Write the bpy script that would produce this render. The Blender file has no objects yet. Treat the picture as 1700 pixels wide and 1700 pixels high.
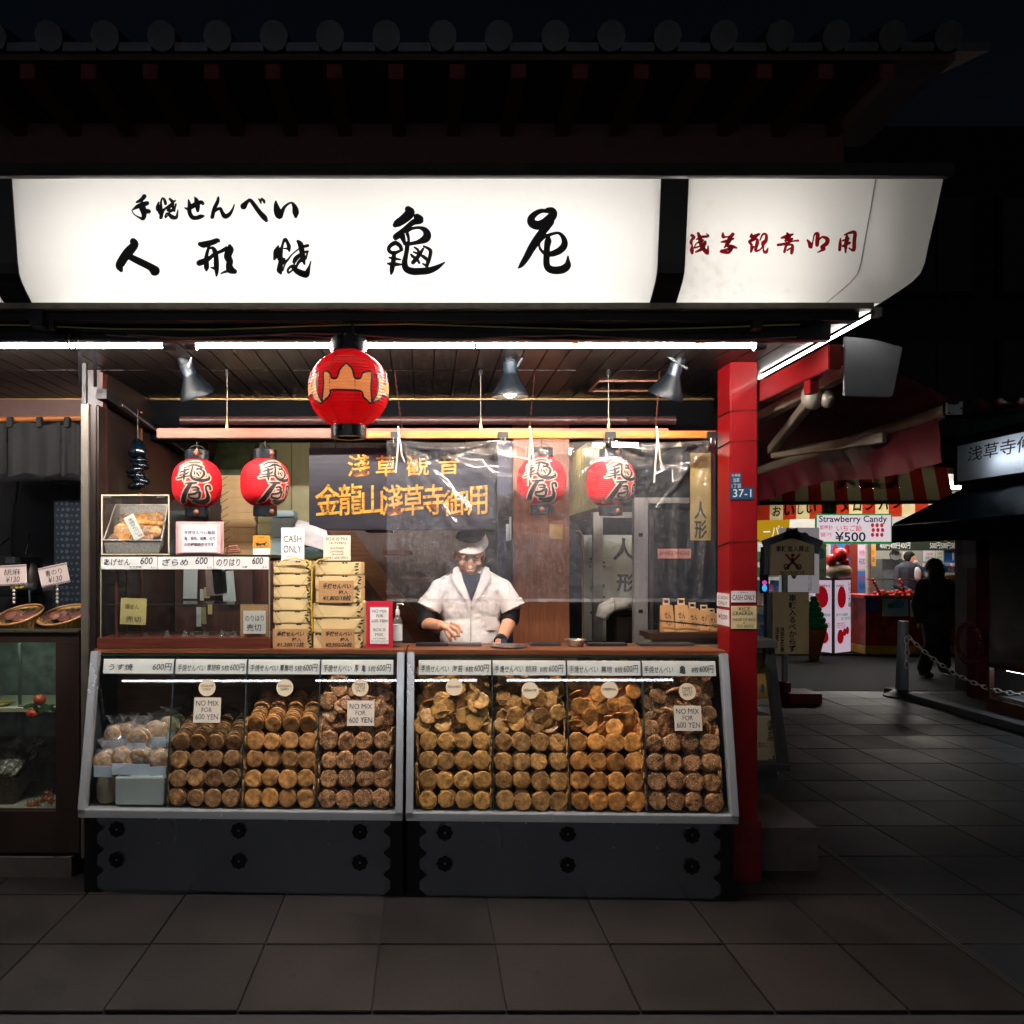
import bpy, bmesh, math, random
from mathutils import Vector, Matrix
random.seed(7)
R = math.radians
sc = bpy.context.scene
COL = sc.collection
# ------------------------------------------------------------------ camera
F, VU, VV, H = 1300.0, 705.0, 930.0, 1.58        # focal length and principal point in photo pixels, eye height
cam = bpy.data.cameras.new('camera'); camo = bpy.data.objects.new('camera', cam); COL.objects.link(camo)
camo.location = (0, 0, H); camo.rotation_euler = (R(90), 0, 0)
cam.sensor_width = 36.0; cam.lens = 36.0 * F / 1700
cam.shift_x = (850 - VU) / 1700; cam.shift_y = (VV - 850) / 1700
cam.clip_start = .05; cam.clip_end = 400
sc.camera = camo
# ------------------------------------------------------------------ night sky
w = bpy.data.worlds.new('World'); sc.world = w; w.use_nodes = True
nt = w.node_tree; bg = nt.nodes['Background']
sky = nt.nodes.new('ShaderNodeTexSky'); sky.sky_type = 'NISHITA'; sky.sun_disc = False
sky.sun_elevation = R(25); sky.sun_rotation = R(140)
nt.links.new(sky.outputs[0], bg.inputs[0]); bg.inputs[1].default_value = 0.0011
# ------------------------------------------------------------------ exposure
sc.view_settings.view_transform = 'Standard'; sc.view_settings.look = 'None'
sc.view_settings.exposure = 0.0; sc.view_settings.gamma = 1.0
sc.render.engine = 'CYCLES'
sc.cycles.use_denoising = True
sc.cycles.use_adaptive_sampling = True; sc.cycles.adaptive_threshold = .035
sc.cycles.max_bounces = 5; sc.cycles.diffuse_bounces = 2; sc.cycles.glossy_bounces = 2
sc.cycles.transmission_bounces = 3; sc.cycles.transparent_max_bounces = 20
sc.cycles.sample_clamp_indirect = 6.0; sc.cycles.caustics_reflective = False; sc.cycles.caustics_refractive = False

def P(u, v, Y): return Vector(((u - VU) * Y / F, Y, H - (v - VV) * Y / F))
def PX(u, Y): return (u - VU) * Y / F
def PZ(v, Y): return H - (v - VV) * Y / F

# ------------------------------------------------------------------ materials
def hexc(h):
    if not isinstance(h, str): return tuple(h)
    h = h.lstrip('#'); o = []
    for i in (0, 2, 4):
        x = int(h[i:i+2], 16) / 255; o.append(x / 12.92 if x <= .04045 else ((x + .055) / 1.055) ** 2.4)
    return tuple(o)
MATS = {}
def M(name, col='#808080', rough=.6, metal=0., var=.15, scale=12., bump=0., emit=None, spec=.5, coat=0., stretch=None, bscale=None, trans=0.):
    if name in MATS: return MATS[name]
    m = bpy.data.materials.new(name); m.use_nodes = True; n = m.node_tree.nodes; l = m.node_tree.links
    b = n['Principled BSDF']; c = hexc(col)
    b.inputs['Roughness'].default_value = rough; b.inputs['Metallic'].default_value = metal
    b.inputs['Specular IOR Level'].default_value = spec; b.inputs['Coat Weight'].default_value = coat
    b.inputs['Base Color'].default_value = (*c, 1)
    if var or bump:
        tc = n.new('ShaderNodeTexCoord'); mp = n.new('ShaderNodeMapping'); l.new(tc.outputs['Object'], mp.inputs[0])
        if stretch: mp.inputs['Scale'].default_value = stretch
        nz = n.new('ShaderNodeTexNoise'); nz.inputs['Scale'].default_value = scale; nz.inputs['Detail'].default_value = 5
        l.new(mp.outputs[0], nz.inputs[0])
        if var:
            rp = n.new('ShaderNodeValToRGB'); rp.color_ramp.elements[0].position = .3; rp.color_ramp.elements[1].position = .7
            rp.color_ramp.elements[0].color = (*[max(0, x * (1 - var)) for x in c], 1)
            rp.color_ramp.elements[1].color = (*[min(1, x * (1 + var)) for x in c], 1)
            l.new(nz.outputs[0], rp.inputs[0]); l.new(rp.outputs[0], b.inputs['Base Color'])
            rr = n.new('ShaderNodeMapRange'); rr.inputs[3].default_value = max(.02, rough - .12 * (var > 0)); rr.inputs[4].default_value = min(1, rough + .12)
            l.new(nz.outputs[0], rr.inputs[0]); l.new(rr.outputs[0], b.inputs['Roughness'])
        if bump:
            bp = n.new('ShaderNodeBump'); bp.inputs['Strength'].default_value = min(1, bump); bp.inputs['Distance'].default_value = .004
            src = nz
            if bscale:
                src = n.new('ShaderNodeTexNoise'); src.inputs['Scale'].default_value = bscale; src.inputs['Detail'].default_value = 4; l.new(mp.outputs[0], src.inputs[0])
            l.new(src.outputs[0], bp.inputs['Height']); l.new(bp.outputs[0], b.inputs['Normal'])
    if emit is not None:
        b.inputs['Emission Color'].default_value = (*c, 1); b.inputs['Emission Strength'].default_value = emit
    MATS[name] = m; return m
def wood(name, col, rough=.45, axis='x', var=.35, scale=5.):
    st = {'x': (1, 14, 14), 'z': (14, 14, 1), 'y': (14, 1, 14)}[axis]
    return M(name, col, rough, var=var, scale=scale, stretch=st, bump=.25)
def EM(name, col, s):
    if name in MATS: return MATS[name]
    m = bpy.data.materials.new(name); m.use_nodes = True; n = m.node_tree.nodes; n.clear()
    e = n.new('ShaderNodeEmission'); o = n.new('ShaderNodeOutputMaterial'); e.inputs[0].default_value = (*hexc(col), 1); e.inputs[1].default_value = s
    if s < .8 and 'sign' not in name: m.cycles.emission_sampling = 'NONE'
    m.node_tree.links.new(e.outputs[0], o.inputs[0]); MATS[name] = m; return m
def GLASS(name, tint='#ffffff', haze=.03, rough=.02, ior=1.45, bump=0., scale=30., boost=1.0):
    """thin clear sheet: lets light straight through, mirrors by Fresnel, a trace of dust"""
    if name in MATS: return MATS[name]
    m = bpy.data.materials.new(name); m.use_nodes = True; n = m.node_tree.nodes; l = m.node_tree.links; n.clear()
    o = n.new('ShaderNodeOutputMaterial'); t = n.new('ShaderNodeBsdfTransparent'); t.inputs[0].default_value = (*hexc(tint), 1)
    g = n.new('ShaderNodeBsdfGlossy'); g.inputs['Roughness'].default_value = rough
    d = n.new('ShaderNodeBsdfDiffuse'); d.inputs[0].default_value = (.8, .8, .82, 1)
    fr = n.new('ShaderNodeFresnel')
    m1 = n.new('ShaderNodeMixShader'); m2 = n.new('ShaderNodeMixShader')
    mu = n.new('ShaderNodeMath'); mu.operation = 'MULTIPLY'; mu.inputs[1].default_value = boost; mu.use_clamp = True
    ge = n.new('ShaderNodeNewGeometry'); mi = n.new('ShaderNodeMapRange'); mi.inputs[3].default_value = ior; mi.inputs[4].default_value = 1/ior
    l.new(ge.outputs['Backfacing'], mi.inputs[0]); l.new(mi.outputs[0], fr.inputs[0])      # same mirror strength from both sides of the sheet
    l.new(fr.outputs[0], mu.inputs[0])
    tc = n.new('ShaderNodeTexCoord'); nz = n.new('ShaderNodeTexNoise'); nz.inputs['Scale'].default_value = scale; nz.inputs['Detail'].default_value = 6
    l.new(tc.outputs['Object'], nz.inputs[0])
    mr = n.new('ShaderNodeMapRange'); mr.inputs[1].default_value = .4; mr.inputs[2].default_value = .75; mr.inputs[3].default_value = haze * .5; mr.inputs[4].default_value = haze * 2
    l.new(nz.outputs[0], mr.inputs[0]); l.new(mr.outputs[0], m1.inputs[0])
    l.new(t.outputs[0], m1.inputs[1]); l.new(d.outputs[0], m1.inputs[2])
    l.new(mu.outputs[0], m2.inputs[0]); l.new(m1.outputs[0], m2.inputs[1]); l.new(g.outputs[0], m2.inputs[2])
    if bump:
        bp = n.new('ShaderNodeBump'); bp.inputs['Strength'].default_value = bump; bp.inputs['Distance'].default_value = .01
        l.new(nz.outputs[0], bp.inputs['Height']); l.new(bp.outputs[0], g.inputs['Normal']); l.new(bp.outputs[0], fr.inputs['Normal'])
    l.new(m2.outputs[0], o.inputs[0]); MATS[name] = m; return m
def LITPANEL(name, col='#f6f3ee', dirt=.25, opaque=.35):
    """opal acrylic: glows because tubes stand behind it"""
    if name in MATS: return MATS[name]
    m = bpy.data.materials.new(name); m.use_nodes = True; n = m.node_tree.nodes; l = m.node_tree.links; n.clear()
    o = n.new('ShaderNodeOutputMaterial'); t = n.new('ShaderNodeBsdfTranslucent'); d = n.new('ShaderNodeBsdfDiffuse'); g = n.new('ShaderNodeBsdfGlossy')
    tc = n.new('ShaderNodeTexCoord'); nz = n.new('ShaderNodeTexNoise'); nz.inputs['Scale'].default_value = 3.; nz.inputs['Detail'].default_value = 8
    n2 = n.new('ShaderNodeTexNoise'); n2.inputs['Scale'].default_value = 26.; n2.inputs['Detail'].default_value = 6
    l.new(tc.outputs['Object'], nz.inputs[0]); l.new(tc.outputs['Object'], n2.inputs[0])
    ml = n.new('ShaderNodeMath'); ml.operation = 'MULTIPLY'; l.new(nz.outputs[0], ml.inputs[0]); l.new(n2.outputs[0], ml.inputs[1])
    rp = n.new('ShaderNodeValToRGB'); c = hexc(col)
    rp.color_ramp.elements[0].position = .30; rp.color_ramp.elements[0].color = (*c, 1)
    rp.color_ramp.elements[1].position = .50; rp.color_ramp.elements[1].color = (c[0] * (1 - dirt), c[1] * (1 - dirt * 1.25), c[2] * (1 - dirt * 1.6), 1)
    l.new(ml.outputs[0], rp.inputs[0]); l.new(rp.outputs[0], t.inputs[0]); l.new(rp.outputs[0], d.inputs[0])
    g.inputs['Roughness'].default_value = .25
    a = n.new('ShaderNodeMixShader'); a.inputs[0].default_value = opaque; l.new(t.outputs[0], a.inputs[1]); l.new(d.outputs[0], a.inputs[2])
    b = n.new('ShaderNodeMixShader'); b.inputs[0].default_value = .04; l.new(a.outputs[0], b.inputs[1]); l.new(g.outputs[0], b.inputs[2])
    l.new(b.outputs[0], o.inputs[0]); MATS[name] = m; return m

# ------------------------------------------------------------------ objects
def tag(o, label=None, cat=None, group=None, kind=None):
    if label: o['label'] = label
    if cat: o['category'] = cat
    if group: o['group'] = group
    if kind: o['kind'] = kind
    return o
def thing(name, label, cat, loc=(0, 0, 0), rz=0., group=None, rot=None):
    o = bpy.data.objects.new(name, None); COL.objects.link(o); o.empty_display_size = .05
    o.location = loc; o.rotation_euler = rot or (0, 0, rz)
    return tag(o, label, cat, group)
def mw(o):
    m = Matrix.LocRotScale(o.location, o.rotation_euler, o.scale)
    return mw(o.parent) @ m if o.parent else m
def dup(root, parent=None):
    c = root.copy(); COL.objects.link(c); c.parent = parent
    for ch in list(root.children): dup(ch, c)
    return c
class B:
    def __init__(s): s.v = []; s.f = []; s.x = Matrix.Identity(4)
    def add(s, vs, fs):
        o = len(s.v); s.v += [s.x @ Vector(p) for p in vs]; s.f += [tuple(i + o for i in f) for f in fs]; return s
    def box(s, x0, x1, y0, y1, z0, z1):
        return s.add([(x0,y0,z0),(x1,y0,z0),(x1,y1,z0),(x0,y1,z0),(x0,y0,z1),(x1,y0,z1),(x1,y1,z1),(x0,y1,z1)],
                     [(0,3,2,1),(4,5,6,7),(0,1,5,4),(1,2,6,5),(2,3,7,6),(3,0,4,7)])
    def bar(s, p, q, w, h=None, up=(0, 0, 1)):
        p = Vector(p); q = Vector(q); h = h or w; d = (q - p).normalized(); up = Vector(up)
        if abs(d.dot(up)) > .98: up = Vector((0, 1, 0))
        a = d.cross(up).normalized() * w / 2; b = a.cross(d).normalized() * h / 2
        vs = [p - a - b, p + a - b, p + a + b, p - a + b, q - a - b, q + a - b, q + a + b, q - a + b]
        return s.add(vs, [(0,1,2,3),(7,6,5,4),(0,4,5,1),(1,5,6,2),(2,6,7,3),(3,7,4,0)])
    def tube(s, pts, r, n=8, cap=True):
        pts = [Vector(p) for p in pts]; rs = r if isinstance(r, (list, tuple)) else [r] * len(pts); vs = []; fs = []
        up = Vector((0, 0, 1)); prev = None
        for i, p in enumerate(pts):
            d = (pts[min(i + 1, len(pts) - 1)] - pts[max(i - 1, 0)])
            d = d.normalized() if d.length > 1e-9 else Vector((0, 0, 1))
            if prev is None:
                a = d.cross(up) if abs(d.dot(up)) < .95 else d.cross(Vector((1, 0, 0)))
            else: a = prev - d * prev.dot(d)
            a.normalize(); prev = a; b = d.cross(a)
            for k in range(n):
                t = 2 * math.pi * k / n; vs.append(p + (a * math.cos(t) + b * math.sin(t)) * rs[i])
        for i in range(len(pts) - 1):
            for k in range(n):
                fs.append((i*n+k, i*n+(k+1)%n, (i+1)*n+(k+1)%n, (i+1)*n+k))
        if cap: fs.append(tuple(range(n))[::-1]); fs.append(tuple((len(pts)-1)*n + k for k in range(n)))
        return s.add(vs, fs)
    def lathe(s, prof, n=24, c=(0, 0, 0), cap=True):
        vs = []; fs = []; c = Vector(c)
        for r, z in prof:
            for k in range(n):
                t = 2 * math.pi * k / n; vs.append(c + Vector((r * math.cos(t), r * math.sin(t), z)))
        for i in range(len(prof) - 1):
            for k in range(n): fs.append((i*n+k, i*n+(k+1)%n, (i+1)*n+(k+1)%n, (i+1)*n+k))
        if cap: fs.append(tuple(range(n))[::-1]); fs.append(tuple((len(prof)-1)*n + k for k in range(n)))
        return s.add(vs, fs)
    def ell(s, c, r, n=16, m=10, rot=None):
        c = Vector(c); vs = []; fs = []; q = rot or Matrix.Identity(3)
        for i in range(m + 1):
            a = math.pi * i / m
            for k in range(n):
                t = 2 * math.pi * k / n
                vs.append(c + q @ Vector((r[0]*math.sin(a)*math.cos(t), r[1]*math.sin(a)*math.sin(t), -r[2]*math.cos(a))))
        for i in range(m):
            for k in range(n): fs.append((i*n+k, i*n+(k+1)%n, (i+1)*n+(k+1)%n, (i+1)*n+k))
        return s.add(vs, fs)
    def cap(s, p, q, r0, r1, n=12, k=4):
        """tapered capsule"""
        p = Vector(p); q = Vector(q); d = (q - p); d = d.normalized() if d.length > 1e-9 else Vector((0,0,1)); pts = []; rs = []
        for i in range(k + 1):
            a = math.pi / 2 * i / k; pts.append(p - d * r0 * math.cos(a)); rs.append(max(1e-4, r0 * math.sin(a)))
        for i in range(k + 1):
            a = math.pi / 2 * i / k; pts.append(q + d * r1 * math.sin(a)); rs.append(max(1e-4, r1 * math.cos(a)))
        return s.tube(pts, rs, n)
    def prism(s, pts, y0, y1):
        """outline in x,z extruded along y"""
        n = len(pts); vs = [(x, y0, z) for x, z in pts] + [(x, y1, z) for x, z in pts]
        return s.add(vs, [tuple(range(n)), tuple(range(2*n-1, n-1, -1))] + [(i, (i+n), (i+1)%n+n, (i+1)%n) for i in range(n)])
    def grid(s, fn, nu, nv, thick=0.):
        vs = [fn(i / nu, j / nv) for j in range(nv + 1) for i in range(nu + 1)]
        fs = [(j*(nu+1)+i, j*(nu+1)+i+1, (j+1)*(nu+1)+i+1, (j+1)*(nu+1)+i) for j in range(nv) for i in range(nu)]
        return s.add(vs, fs)
    def mesh(s, name='m', inv=None, smooth=False, bevel=0., weld=False):
        me = bpy.data.meshes.new(name)
        vs = [inv @ p for p in s.v] if inv else s.v
        me.from_pydata([tuple(p) for p in vs], [], s.f)
        bm = bmesh.new(); bm.from_mesh(me)
        if weld: bmesh.ops.remove_doubles(bm, verts=bm.verts, dist=1e-5)
        bmesh.ops.recalc_face_normals(bm, faces=bm.faces)
        if bevel: bmesh.ops.bevel(bm, geom=list(bm.edges), offset=bevel, segments=2, affect='EDGES', clamp_overlap=True)
        bm.to_mesh(me); bm.free()
        if smooth:
            for p in me.polygons: p.use_smooth = True
            if smooth != 'all': me.set_sharp_from_angle(angle=R(40))
        return me
    def build(s, name, mat, parent=None, smooth=False, bevel=0., local=False, weld=False):
        inv = None if (parent is None or local) else mw(parent).inverted()
        o = bpy.data.objects.new(name, s.mesh(name, inv, smooth, bevel, weld)); COL.objects.link(o)
        if parent: o.parent = parent
        if mat: o.data.materials.append(mat)
        if name == 'lettering': o['kind'] = 'stuff'
        return o
def struct(name, b, mat, **k): return tag(b.build(name, mat, **k), kind='structure')
def solid(name, label, cat, b, mat, group=None, base=None, **k):
    """a thing that is a single mesh, its origin at its base"""
    xs = [p.x for p in b.v]; ys = [p.y for p in b.v]; zs = [p.z for p in b.v]
    c = Vector(base) if base else Vector(((min(xs)+max(xs))/2, (min(ys)+max(ys))/2, min(zs)))
    b.v = [p - c for p in b.v]
    o = b.build(name, mat, **k); o.location = c
    return tag(o, label, cat, group)
# ------------------------------------------------------------------ lettering
_tc = bpy.data.curves.new('text', 'FONT'); _to = bpy.data.objects.new('text', _tc)
_cache = {}
def glyphs(body, bold=0., shear=0., space=1., lines=1.):
    key = (body, bold, shear, space, lines)
    if key in _cache: return _cache[key]
    _tc.body = body; _tc.offset = bold; _tc.shear = shear; _tc.space_character = space; _tc.space_line = lines; _tc.align_x = 'CENTER'
    _tc.resolution_u = 3
    me = _to.to_mesh()
    vs = [(p.co.x, p.co.y) for p in me.vertices]; fs = [tuple(p.vertices) for p in me.polygons]
    _to.to_mesh_clear()
    x0 = min(p[0] for p in vs); x1 = max(p[0] for p in vs); y0 = min(p[1] for p in vs); y1 = max(p[1] for p in vs)
    vs = [((x - x0) / max(1e-6, x1 - x0), (y - y0) / max(1e-6, y1 - y0)) for x, y in vs]
    _cache[key] = (vs, fs, (x1 - x0) / max(1e-6, y1 - y0)); return _cache[key]
def put_text(b, body, x0, z0, x1, z1, y, wob=0., keep=False, **k):
    """lettering filling the rectangle x0..x1, z0..z1 of a face that looks along -y"""
    vs, fs, asp = glyphs(body, **k)
    if keep:
        wd = min(x1 - x0, (z1 - z0) * asp); cx = (x0 + x1) / 2; x0, x1 = cx - wd / 2, cx + wd / 2
    ph = random.random() * 9
    out = []
    for a, c in vs:
        X = x0 + (x1 - x0) * a; Z = z0 + (z1 - z0) * c
        if wob: Z += wob * math.sin(a * 9 + ph) + wob * .6 * math.sin(a * 23 + c * 5 + ph); X += wob * .8 * math.sin(c * 7 + a * 13 + ph)
        out.append((X, y, Z))
    return b.add(out, fs)
INK = M('ink', '#15161c', .6, var=0)
def card(name, label, cat, u0, v0, u1, v1, Y, mat, texts=(), group=None, roll=0., lean=0., yaw=0., thick=.003, ink=None, parent=None, extra=None, bevel=0.):
    """a flat card, photo rectangle u0..u1, v0..v1 at depth Y; texts in fractions of the card (left, top, right, bottom)"""
    k = Y / F; wd = (u1 - u0) * k; ht = (v1 - v0) * k
    o = B().box(-wd/2, wd/2, 0, thick, 0, ht).build(name, mat, None, bevel=bevel)
    base = P((u0 + u1) / 2, v1, Y)
    if parent: 
        o.parent = parent; base = mw(parent).inverted() @ base
    o.location = base; o.rotation_euler = (lean, roll, yaw)
    if not parent: tag(o, label, cat, group)
    by = {}
    for t in texts:
        body, a, c, d, e = t[:5]; opt = dict(t[5]) if len(t) > 5 else {}
        mt = opt.pop('mat', ink or INK); keep = opt.pop('keep', False)
        b = by.setdefault(mt.name, (mt, B()))[1]
        put_text(b, body, -wd/2 + a*wd, ht*(1-e), -wd/2 + d*wd, ht*(1-c), -.0012, wob=opt.pop('wob', ht*.004), keep=keep, **opt)
    for mt, b in by.values(): b.build('lettering', mt, o, local=True)
    return o
# brush strokes: list of (x, y, width); smoothed and swept as a ribbon
def catmull(pts, n=5):
    out = []
    for i in range(len(pts) - 1):
        p0 = pts[max(i-1, 0)]; p1 = pts[i]; p2 = pts[i+1]; p3 = pts[min(i+2, len(pts)-1)]
        for j in range(n):
            t = j / n
            out.append(tuple(.5*((2*b)+(c-a)*t+(2*a-5*b+4*c-d)*t*t+(-a+3*b-3*c+d)*t**3) for a, b, c, d in zip(p0, p1, p2, p3)))
    out.append(tuple(pts[-1])); return out
def brush(strokes, fn, grow=0., lift=0., step=.0001, b=None):
    """fn(x, y, lift) gives the point on the painted surface"""
    b = b or B()
    for si, st in enumerate(strokes):
        q = catmull([tuple(map(float, p)) for p in st]); L = lift + si * step; n = len(q); vs = []; fs = []
        q = [(x, y, max(2., wd) + grow) for x, y, wd in q]
        dirs = []
        for i in range(n):
            a = q[max(i-1, 0)]; c = q[min(i+1, n-1)]; dx, dy = c[0]-a[0], c[1]-a[1]; m = math.hypot(dx, dy) or 1; dirs.append((dx/m, dy/m))
        rows = []
        for e, sgn in ((0, -1), ):
            x, y, wd = q[0]; dx, dy = dirs[0]
            for a in (85, 60, 30):
                h = wd / 2 * math.cos(R(a)); f = wd / 2 * math.sin(R(a)); rows.append((x - dx*f, y - dy*f, -dy*h, dx*h))
        for (x, y, wd), (dx, dy) in zip(q, dirs): rows.append((x, y, -dy*wd/2, dx*wd/2))
        x, y, wd = q[-1]; dx, dy = dirs[-1]
        for a in (30, 60, 85):
            h = wd / 2 * math.cos(R(a)); f = wd / 2 * math.sin(R(a)); rows.append((x + dx*f, y + dy*f, -dy*h, dx*h))
        for x, y, ox, oy in rows:
            for s in (-1, -.33, .33, 1): vs.append(fn(x + ox*s, y + oy*s, L))
        for i in range(len(rows) - 1):
            for j in range(3): fs.append((i*4+j, i*4+j+1, (i+1)*4+j+1, (i+1)*4+j))
        b.add(vs, fs)
    return b
# =================================================================== GROUND
DARK = M('dark_metal', '#2a2a2c', .45, .6, var=.2, scale=30)
BLACK = M('black_paint', '#141416', .5, var=.1)
def PAVE(name, col, rough):
    m = bpy.data.materials.new(name); m.use_nodes = True; n = m.node_tree.nodes; l = m.node_tree.links; b = n['Principled BSDF']; c = hexc(col)
    b.inputs['Specular IOR Level'].default_value = .3
    ge = n.new('ShaderNodeNewGeometry'); oi = n.new('ShaderNodeObjectInfo')
    a = n.new('ShaderNodeTexNoise'); a.inputs['Scale'].default_value = 140; a.inputs['Detail'].default_value = 3
    d = n.new('ShaderNodeTexNoise'); d.inputs['Scale'].default_value = 1.7; d.inputs['Detail'].default_value = 7; d.inputs['Roughness'].default_value = .65
    v = n.new('ShaderNodeTexVoronoi'); v.inputs['Scale'].default_value = 3.1
    for q in (a, d, v): l.new(ge.outputs['Position'], q.inputs['Vector'])
    m1 = n.new('ShaderNodeMapRange'); m1.inputs[1].default_value = .3; m1.inputs[2].default_value = .7; m1.inputs[3].default_value = .65; m1.inputs[4].default_value = 1.35; l.new(a.outputs[0], m1.inputs[0])
    m2 = n.new('ShaderNodeMapRange'); m2.inputs[1].default_value = .32; m2.inputs[2].default_value = .68; m2.inputs[3].default_value = .5; m2.inputs[4].default_value = 1.4; l.new(d.outputs[0], m2.inputs[0])
    m3 = n.new('ShaderNodeMapRange'); m3.inputs[3].default_value = .72; m3.inputs[4].default_value = 1.3; l.new(oi.outputs['Random'], m3.inputs[0])
    m4 = n.new('ShaderNodeMapRange'); m4.inputs[1].default_value = .045; m4.inputs[2].default_value = .06; m4.inputs[3].default_value = .45; m4.inputs[4].default_value = 1.; l.new(v.outputs['Distance'], m4.inputs[0])
    x = m1.outputs[0]
    for q in (m2, m3, m4):
        k = n.new('ShaderNodeMath'); k.operation = 'MULTIPLY'; l.new(x, k.inputs[0]); l.new(q.outputs[0], k.inputs[1]); x = k.outputs[0]
    vm = n.new('ShaderNodeVectorMath'); vm.operation = 'SCALE'; vm.inputs[0].default_value = c; l.new(x, vm.inputs['Scale']); l.new(vm.outputs[0], b.inputs['Base Color'])
    mr = n.new('ShaderNodeMapRange'); mr.inputs[3].default_value = rough - .28; mr.inputs[4].default_value = rough + .15; l.new(d.outputs[0], mr.inputs[0]); l.new(mr.outputs[0], b.inputs['Roughness'])
    bp = n.new('ShaderNodeBump'); bp.inputs['Strength'].default_value = .3; bp.inputs['Distance'].default_value = .003; l.new(a.outputs[0], bp.inputs['Height']); l.new(bp.outputs[0], b.inputs['Normal'])
    MATS[name] = m; return m
slab_m = [PAVE('paving_grey', '#191b1f', .66), PAVE('paving_slate', '#16181c', .6), PAVE('paving_brown', '#1c1c1e', .7)]
warm_m = PAVE('paving_umber', '#1e1a19', .62)
ground = struct('ground', B().box(-90, 90, -60, 150, -.3, -.014), M('joint_sand', '#26262a', .9, var=.2, scale=40))
SX, SY = .472, .4786
slab_meshes = []
for i in range(3):
    b = B().box(-SX/2+.003, SX/2-.003, -SY/2+.003, SY/2-.003, -.012, 0)
    me = b.mesh('paving_slab', bevel=.0025); me.materials.append(slab_m[i]); slab_meshes.append(me)
wb = B().box(-SX/2+.003, SX/2-.003, -SY/2+.003, SY/2-.003, -.012, 0).mesh('paving_slab', bevel=.0025); wb.materials.append(warm_m)
def slab(cx, cy, me):
    o = bpy.data.objects.new('paving_slab', me); COL.objects.link(o); o.parent = ground
    o.location = (cx, cy, random.uniform(-.0015, .0005)); o.rotation_euler = (random.uniform(-.003, .003), random.uniform(-.003, .003), 0)
for i in range(-1, 12):
    for j in range(-4, 10):
        cx = 2.663 + SX * (i + .5); cy = 4.66 + SY * (j + .5)
        if cx > 6.7 and cy > 7.0: continue
        slab(cx, cy, random.choice(slab_meshes))
for i in range(-10, 1):
    for j in range(-4, 0):
        cx = 2.205 - .03 - SX * (.5 - i); cy = 4.66 + SY * (j + .5)
        if cy > 4.0 and cx < 1.4: continue
        slab(cx, cy, wb)
for j in range(0, 3): slab(2.205 - .03 - SX * .5, 4.66 + SY * (j + .5), wb)
struct('drain_strip', B().box(2.180, 2.190, 2.6, 6.2, -.013, .002).box(2.196, 2.206, 2.6, 6.2, -.013, .002), M('strip_steel', '#3c3a38', .5, .6))
struct('road', B().box(-4, 30, 9.5, 13.2, -.013, -.004), M('asphalt', '#1b1c20', .85, spec=.12, var=.3, scale=30, bump=.3, bscale=120))

# =================================================================== SHOP SHELL
wood_dark = wood('shop_wood', '#3a2620', .4, 'z'); wood_red = wood('shop_wood_red', '#5a2f22', .4, 'z'); wood_mid = wood('wood_mid', '#7a4a30', .42, 'z')
CZ = 2.56
ceiling = struct('ceiling', B().box(-2.9, 1.74, 3.36, 4.76, CZ + .012, CZ + .03), BLACK)
bm_ = wood('ceiling_wood', '#211b18', .38, 'y', var=.3)
bl = B().box(-.0505, .0505, 0, .66, 0, .012).mesh('ceiling_board', bevel=.002); bl.materials.append(bm_)
bl2 = B().box(-.0505, .0505, 0, .70, 0, .012).mesh('ceiling_board', bevel=.002); bl2.materials.append(wood('ceiling_wood_b', '#1d1815', .4, 'y', var=.3))
x = -2.85
while x < 1.7:
    for yy, me in ((3.37, bl), (4.035, bl2)):
        o = bpy.data.objects.new('ceiling_board', me); COL.objects.link(o); o.parent = ceiling; o.location = (x, yy, CZ - .001 + random.uniform(-.001, .001))
    x += .1053
tag(B().box(PX(985, 4.45), PX(1095, 4.45), 4.25, 4.262, CZ-.012, CZ-.002).box(PX(985, 4.45), PX(1095, 4.45), 4.5, 4.512, CZ-.012, CZ-.002).box(PX(985, 4.45)-.012, PX(985, 4.45), 4.25, 4.512, CZ-.012, CZ-.002).box(PX(1095, 4.45), PX(1095, 4.45)+.012, 4.25, 4.512, CZ-.012, CZ-.002).build('ceiling_hatch', wood_mid, ceiling))
# wall above the opening, with its trim
header = struct('header_wall', B().box(-2.9, 1.75, 4.745, 4.86, 2.31, CZ + .03), M('header_dark', '#0b0c0f', .85, spec=.1, var=.3, scale=6, bump=.2))
B().box(-1.66, PX(1185, 4.73), 4.725, 4.742, CZ - .012, CZ - .003).build('ceiling_trim', M('brass_trim', '#a98a5c', .35, .6), header)
B().box(-2.9, -1.70, 4.725, 4.742, CZ - .014, CZ - .003).build('ceiling_trim', MATS['brass_trim'], header)
B().box(-2.9, -1.70, 4.70, 4.724, PZ(692, 4.7), CZ - .016).build('fascia_board', M('fascia_pink', '#5c413d', .55, var=.12, scale=8, bump=.1), header)
# party wall between this shop and its neighbour: the dark wood inside and the post at its head
lw = struct('side_wall', B().box(-1.74, -1.665, 4.02, 6.3, 0, CZ - .004), wood('side_wall_wood', '#261b19', .42, 'z', var=.3))
B().box(-1.662, -1.645, 4.0, 4.06, 1.1, CZ - .02).build('wall_post', wood('wall_post_wood', '#4a251d', .45, 'z'), lw)
B().box(-1.664, -1.655, 4.58, 4.60, 1.1, 2.45).build('wall_batten', wood_mid, lw)
B().box(-1.664, -1.656, 4.605, 5.1, 1.1, 2.3).build('wall_panel', wood('wall_panel_wood', '#3a1f17', .4, 'z'), lw)
B().bar((-1.63, 3.95, 2.42), (-1.63, 5.3, 2.33), .05, .05).build('rail', BLACK, lw)
B().bar((-1.60, 4.15, 2.40), (-1.60, 5.3, 2.30), .006, .012).build('rail_edge', M('rail_edge', '#8a7c78', .4, .5), lw)
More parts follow.
